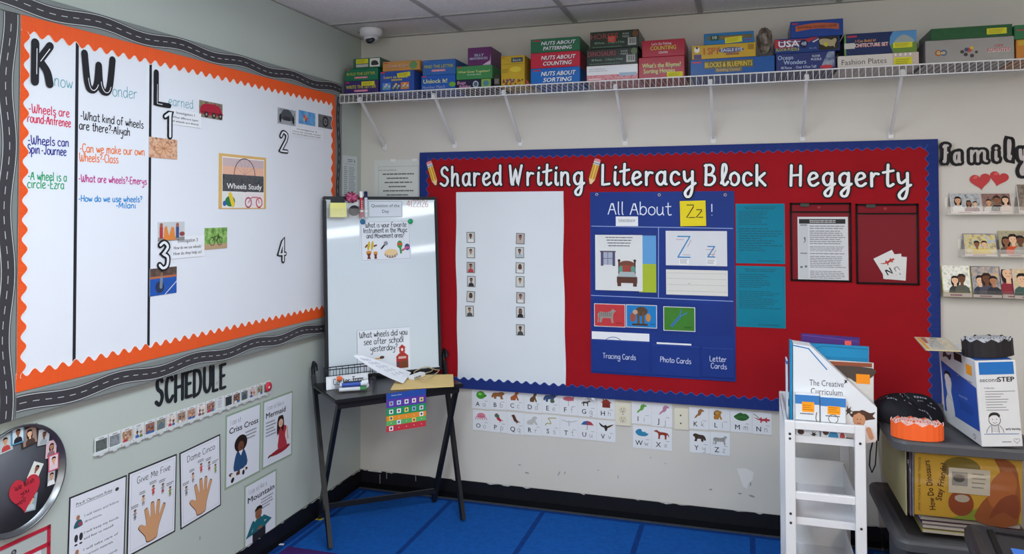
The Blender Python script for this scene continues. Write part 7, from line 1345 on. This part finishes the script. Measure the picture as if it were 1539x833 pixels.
# rolls of scalloped border
def roll(name, lab, base, rx, ry, turns, hgt, c, rim, rot=0.0, seed=1, tilt=None):
    P = Mb(); rr = random.Random(seed); n = 44; cm = M(c, .55, wave=('X', 60), bump=.3) if False else M(c, .55)
    for k in range(turns):
        f = 1-.072*k; ph = rr.random()*6; pts = []
        for i in range(n+1):
            th = 2*math.pi*i/n; s = f+.012*math.sin(3*th+ph); ridge = .0012*(1 if i % 2 else -1) if k == 0 else 0
            pts.append((rx*s*math.cos(th)*(1+ridge*8), ry*s*math.sin(th)*(1+ridge*8), hgt+(.006*math.sin(11*th+ph))-.002*k*(k < 3)))
        vs = [(x, y, 0) for x, y, z in pts]+[(x, y, z-.006) for x, y, z in pts]+[(x, y, z) for x, y, z in pts]; N = n+1
        P.add(vs, [(i, i+1, N+i+1, N+i) for i in range(n)], cm, k > 0); 
        P.add(vs, [(N+i, N+i+1, 2*N+i+1, 2*N+i) for i in range(n)], rim if k else cm, True)
        e = .0016; P.add([(x, y, z) for x, y, z in pts]+[(x*(1-e/rx*1.2), y*(1-e/ry*1.2), z) for x, y, z in pts], [(i, i+1, N+i+1, N+i) for i in range(n)], rim, False)
    m_ = base @ Matrix.Rotation(rot, 4, 'Z') if tilt is None else base @ tilt @ Matrix.Rotation(rot, 4, 'Z')
    P.build(name, m_, label=lab, cat='border roll')
a = at(1382, 663, z=.7012); roll('border_roll', 'rolled orange scalloped border trim on the upper bin lid', Matrix.Translation((a.x, a.y+.045, .7012)), .082, .05, 9, .054, '#e8612a', '#e2c0bc', math.radians(-4), 3)
a = km @ Vector((KW*.60, .085, KH+.003)); bt = km.to_3x3().to_4x4(); roll('border_roll', 'rolled black scalloped border trim on top of the kit box', Matrix.Translation(a) @ bt, .080, .055, 10, .056, '#262326', '#b9bcc4', math.radians(4), 8)
# black drawstring bag heaped on the bin lid
bp = at(1360, 612, z=LT+.05); m_ = bmx(.7012); mi3 = m_.inverted(); lb = mi3 @ bp; t = empty('drawstring_bag', m_ @ Matrix.Translation((lb.x, lb.y, 0)), 'black fabric drawstring bag with pale print slumped behind the orange roll', 'bag')
P = Mb(); n1, n2 = 16, 36; rr = random.Random(6); vs = []; fs = []
for i in range(n1):
    th = math.pi/2*i/(n1-1)
    for k in range(n2):
        ph = 2*math.pi*k/n2; r = 1+.06*math.sin(3*ph+1)+.05*math.sin(5*ph+2*th)+.03*math.sin(9*ph+4*th); zz = .09*math.cos(th)**.8*(1+.25*math.sin(2*ph+.5)*math.sin(th)+.08*math.sin(7*ph))
        vs.append((.125*r*math.sin(th)*math.cos(ph), .105*r*math.sin(th)*math.sin(ph), max(0, zz)))
for i in range(n1-1):
    for k in range(n2): fs.append((i*n2+k, (i+1)*n2+k, (i+1)*n2+(k+1) % n2, i*n2+(k+1) % n2))
P.add(vs, fs, M('#16161c', .7, noise=.1, nscale=20), True)
for (x, y, w_, a_, s) in ((-.02, -.052, .10, .1, .4), (.04, -.035, .05, .2, .7), (-.03, -.085, .05, .15, .3), (.035, -.075, .04, -.1, .5)):
    pass
from mathutils.bvhtree import BVHTree
bv = BVHTree.FromPolygons([Vector(v) for v in vs], fs)
rr = random.Random(9)
for row_, (y0, x0, x1, sz) in enumerate(((-.005, -.09, .07, .004), (-.018, -.05, .09, .005), (-.034, .0, .09, .0045), (-.052, -.07, -.01, .0045), (-.066, .0, .08, .004))):
    x = x0
    while x < x1:
        ww = .003+.007*rr.random()
        hs = [bv.ray_cast(Vector((xx, yy, .3)), Vector((0, 0, -1)))[0] for xx, yy in ((x, y0), (x+ww, y0), (x+ww, y0+sz), (x, y0+sz))]
        if all(hs): P.add([h_+Vector((0, -.0006, .0012)) for h_ in hs], [(0, 1, 2, 3)], '#8a8a92')
        x += ww+.003+(.02 if rr.random() < .15 else 0)
P.build('bag_cloth', parent=t)
ti3 = (m_ @ Matrix.Translation((lb.x, lb.y, 0))).inverted()
for pts in (((.04, .726), (-.012, .714), (-.026, .66), (-.042, .58), (-.044, .525), (-.034, .495), (-.02, .52), (-.012, .60), (-.013, .69), (-.008, .712), (.035, .728)), ((.045, .728), (-.014, .712), (-.018, .66), (-.014, .625), (-.009, .66), (-.010, .708), (.04, .727))):
    P = Mb(); P.tube([ti3 @ (Vector((p0.x+x, p0.y+.22+.012*k, z))) for k, (x, z) in enumerate(pts)], .0026, M('#221a1a', .6), 6); P.build('drawstring', parent=t, label='dark cord loop hanging down')

for o in list(bpy.data.objects):
    if 'lid_name' in o: del o['lid_name']
